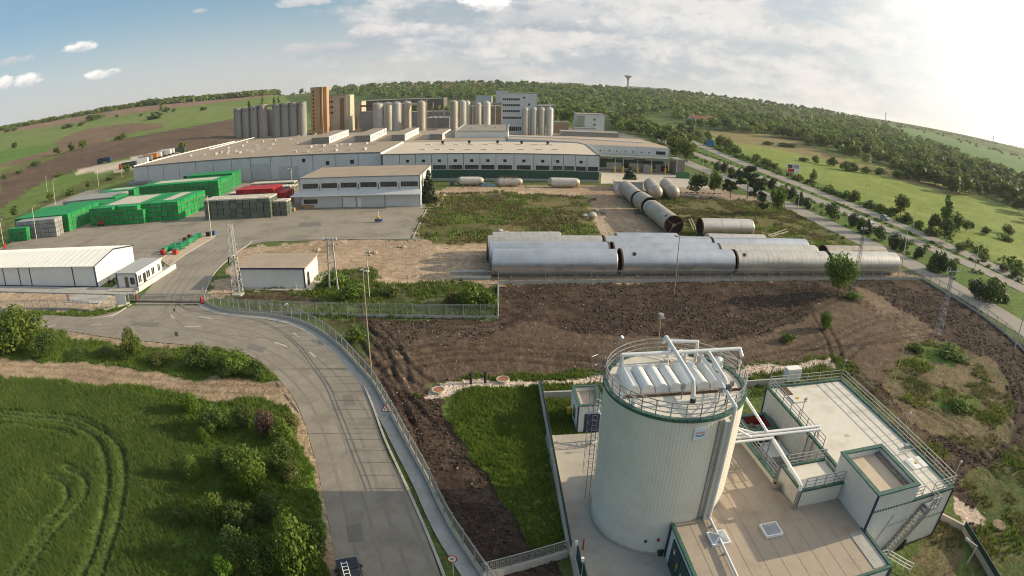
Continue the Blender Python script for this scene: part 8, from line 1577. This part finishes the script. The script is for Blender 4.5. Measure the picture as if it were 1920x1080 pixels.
# low hedges and rank growth beside the carriageways, one tangled mass
bt = [crown(40 + k, 'bush', 60, 2.2, 3.4, .42) for k in range(4)]; hv = []
def growth(pts, side, w, step, hs, seed, y0=70, y1=520):
    rg = np.random.default_rng(seed); L_, R_ = widen(pts, abs(side) * 2); line = np.array(L_ if side < 0 else R_); 
    for a_, c_ in zip(line[:-1], line[1:]):
        n_ = max(1, int(np.linalg.norm(c_ - a_) / step))
        for k in range(n_):
            p = a_ + (c_ - a_) * rg.random() + rg.normal(0, w, 2)
            if not y0 < p[1] < y1 or rg.random() < .25: continue
            s = hs * (.4 + .9 * rg.random()); v = bt[rg.integers(4)]; a = rg.random() * 6.28; c, q = math.cos(a), math.sin(a)
            hv.append(np.c_[(v[:, 0] * c - v[:, 1] * q) * s * 1.2 + p[0], (v[:, 0] * q + v[:, 1] * c) * s * 1.2 + p[1], v[:, 2] * s + float(terrain(*p)) - .1])
growth(HW_FAR, 6.5, 1.0, 2.2, .8, 1); growth(HW_FAR, 9.5, 1.5, 3.5, 1.0, 2); growth(HW_NEAR, 5.6, .6, 1.8, .42, 3); growth(HW_NEAR, -6.5, 1.2, 2.6, .6, 4); growth(SERV, 6.6, .8, 4, .5, 5, 70, 280); growth(HW_FAR, 14, 3, 8, .9, 6)
growth(SERV, -6.0, .6, 3.0, .4, 7, 115, 250)
hd = obj('verge_undergrowth', qm('verge_undergrowth', np.concatenate(hv), L_mid)); tag(hd, 'low tangled growth along the highway verges and median', 'undergrowth', None, 'stuff')
# ------------------------------------------------------------------ grass, crop, weeds, clods
zone2 = zone.reshape(NR, NA); 
def zone_of(x, y):
    r = np.hypot(x, y); a = np.arctan2(x, y); i = np.clip(np.searchsorted(rr, r) - 1, 0, NR - 1); j = np.clip(np.searchsorted(a1, a), 0, NA - 1); return zone2[i, j], GZ.reshape(NR, NA)[i, j], flat.reshape(NR, NA)[i, j], TRK.reshape(NR, NA)[i, j]
def sample(box, zones, dens, seed):
    x0, x1, y0, y1 = box; rg = np.random.default_rng(seed); n = int((x1 - x0) * (y1 - y0) * dens); x = x0 + (x1 - x0) * rg.random(n); y = y0 + (y1 - y0) * rg.random(n); z_, g, fl, tk = zone_of(x, y); m = np.isin(z_, [ZN[k] for k in zones]) & ~fl & ((tk > .62) | (rg.random(n) < .03)); pp = project(np.c_[x, y, np.zeros(n)]); m &= (pp[:, 0] > -60) & (pp[:, 0] < 1980) & (pp[:, 1] < 1140)
    return x[m], y[m], g[m], rg
def tufts(name, label, box, zones, dens, h, w, nb, m, seed, patch=None, lean=.35):
    x, y, g, rg = sample(box, zones, dens, seed)
    if patch is not None: k = fbm(x, y, patch[0], 3, seed) > patch[1]; x, y, g = x[k], y[k], g[k]
    n = len(x); hv = .55 + .9 * fbm(x, y, 4, 3, seed + 5); V = []
    for b_ in range(nb):
        a = rg.random(n) * 6.28; ln = lean * (.3 + rg.random(n)); hh = h * hv * (.7 + .6 * rg.random(n)); ox, oy = rg.normal(0, w * .8, n), rg.normal(0, w * .8, n); px_, py_ = -np.sin(a) * w * .5, np.cos(a) * w * .5
        V.append(np.stack([np.c_[x + ox + px_, y + oy + py_, g - .03], np.c_[x + ox - px_, y + oy - py_, g - .03], np.c_[x + ox + np.cos(a) * hh * ln, y + oy + np.sin(a) * hh * ln, g + hh]], 1))
    v = np.concatenate(V).reshape(-1, 3); o = obj(name, npmesh(name, v, np.arange(len(v)).reshape(-1, 3), m)); tag(o, label, 'grass', None, 'stuff'); return o
G_crop = leafmat('crop blades', (.086, .132, .030), (.122, .172, .040), .25, .3); G_grass = leafmat('grass blades', (.095, .145, .024), (.145, .195, .036), .3, .35); G_dry = leafmat('dry grass', (.10, .105, .035), (.16, .135, .06), .25, .3); G_lush = leafmat('lush grass blades', (.105, .155, .022), (.155, .20, .034), .4, .35)
tufts('crop', 'dense green cereal crop with tramlines', (-85, -14, 8, 56), ['crop'], 42, .36, .085, 4, G_crop, 3)
tufts('verge_grass', 'long grass of the roadside verges and strip', (-90, -8, 12, 85), ['verge'], 20, .36, .10, 4, G_grass, 5)
tufts('plant_grass', 'tall green grass left of the round tank', (-6, 12, 27, 61), ['grass'], 36, .34, .09, 4, G_lush, 7)
tufts('strip_grass', 'grass along the rubble strip behind the plant', (-6, 50, 50, 66), ['grass', 'plantedge'], 10, .4, .15, 3, G_grass, 9)
tufts('fence_grass', 'grass and weeds along the mesh fence', (-55, 0, 76, 104), ['grass', 'weeds'], 7, .5, .2, 3, G_grass, 11, (3, .42))
tufts('waste_grass', 'patchy grass of the waste ground at the right', (36, 80, 18, 80), ['weeds', 'plantedge'], 9, .35, .18, 3, G_dry, 13, (4, .55))
tufts('waste_weeds', 'greener weeds of the waste ground at the right', (36, 80, 18, 80), ['weeds'], 5, .45, .25, 3, G_lush, 14, (5, .62))
tufts('rough_grass', 'rough dry grass of the fallow plots', (-24, 96, 100, 200), ['rough'], 2.2, .45, .35, 3, G_dry, 15, (6, .46))
tufts('rough_weeds', 'greener growth of the fallow plots', (-24, 96, 100, 200), ['rough'], 1.6, .5, .4, 3, G_grass, 16, (7, .58))
def clods(name, label, box, zones, dens, s0, s1, m, seed, patch=None):
    x, y, g, rg = sample(box, zones, dens, seed)
    if patch: k = fbm(x, y, patch[0], 3, seed) > patch[1]; x, y, g = x[k], y[k], g[k]
    n = len(x); s = s0 + (s1 - s0) * rg.random(n) ** 2.2; base = np.array([(1, 0, 0), (0, 1, 0), (-1, 0, 0), (0, -1, 0), (0, 0, .8), (0, 0, -.4)]); v = np.repeat(base[None], n, 0) * (.6 + .7 * rg.random((n, 6, 1))) * s[:, None, None]; a = rg.random(n) * 6.28; c, sn = np.cos(a)[:, None], np.sin(a)[:, None]
    v = np.stack([v[..., 0] * c - v[..., 1] * sn + x[:, None], v[..., 0] * sn + v[..., 1] * c + y[:, None], v[..., 2] + g[:, None] + .02], -1); f = np.array([(0, 1, 4), (1, 2, 4), (2, 3, 4), (3, 0, 4), (1, 0, 5), (2, 1, 5), (3, 2, 5), (0, 3, 5)]); F = (f[None] + 6 * np.arange(n)[:, None, None]).reshape(-1, 3)
    o = obj(name, npmesh(name, v.reshape(-1, 3), F, m)); tag(o, label, 'soil', None, 'stuff')
clod = mat('soil clods', (.047, .032, .024), (.082, .058, .042), .6, .95, coord='Object'); stone = mat('pale pebbles', (.42, .36, .29), (.30, .25, .2), 1, .9)
clods('soil_clods', 'loose dark clods of the ploughed soil', (-22, 95, 26, 100), ['soil'], 8, .04, .24, clod, 21, (5, .36))
clods('pebbles', 'scattered pale pebbles on the soil', (-22, 95, 26, 100), ['soil', 'driven', 'weeds'], .22, .06, .18, stone, 23)
clods('yard_stones', 'stones and lumps on the sandy yard', (-60, 95, 84, 130), ['yard', 'gravelly'], .5, .08, .3, stone, 25, (8, .5))
clods('rubble_stones', 'crushed pale stone of the rubble strip', (-8, 50, 50, 64), ['rubble'], 12, .05, .16, mat('crushed stone', (.52, .42, .35), (.6, .5, .43), 1, .95), 27)
# ------------------------------------------------------------------ air
if HAZE_DENSITY:
    m, nt, N, Lk = _nt('summer haze'); out = N.new('ShaderNodeOutputMaterial'); v = N.new('ShaderNodeVolumePrincipled'); v.inputs['Density'].default_value = HAZE_DENSITY; v.inputs['Color'].default_value = (.90, .93, .97, 1); v.inputs['Anisotropy'].default_value = .3; Lk.new(v.outputs[0], out.inputs['Volume'])
    b = MB(); b.box(-12500, 12500, -12500, 12500, -60, 160); o = b.build('haze', m); tag(o, None, None, None, 'stuff')
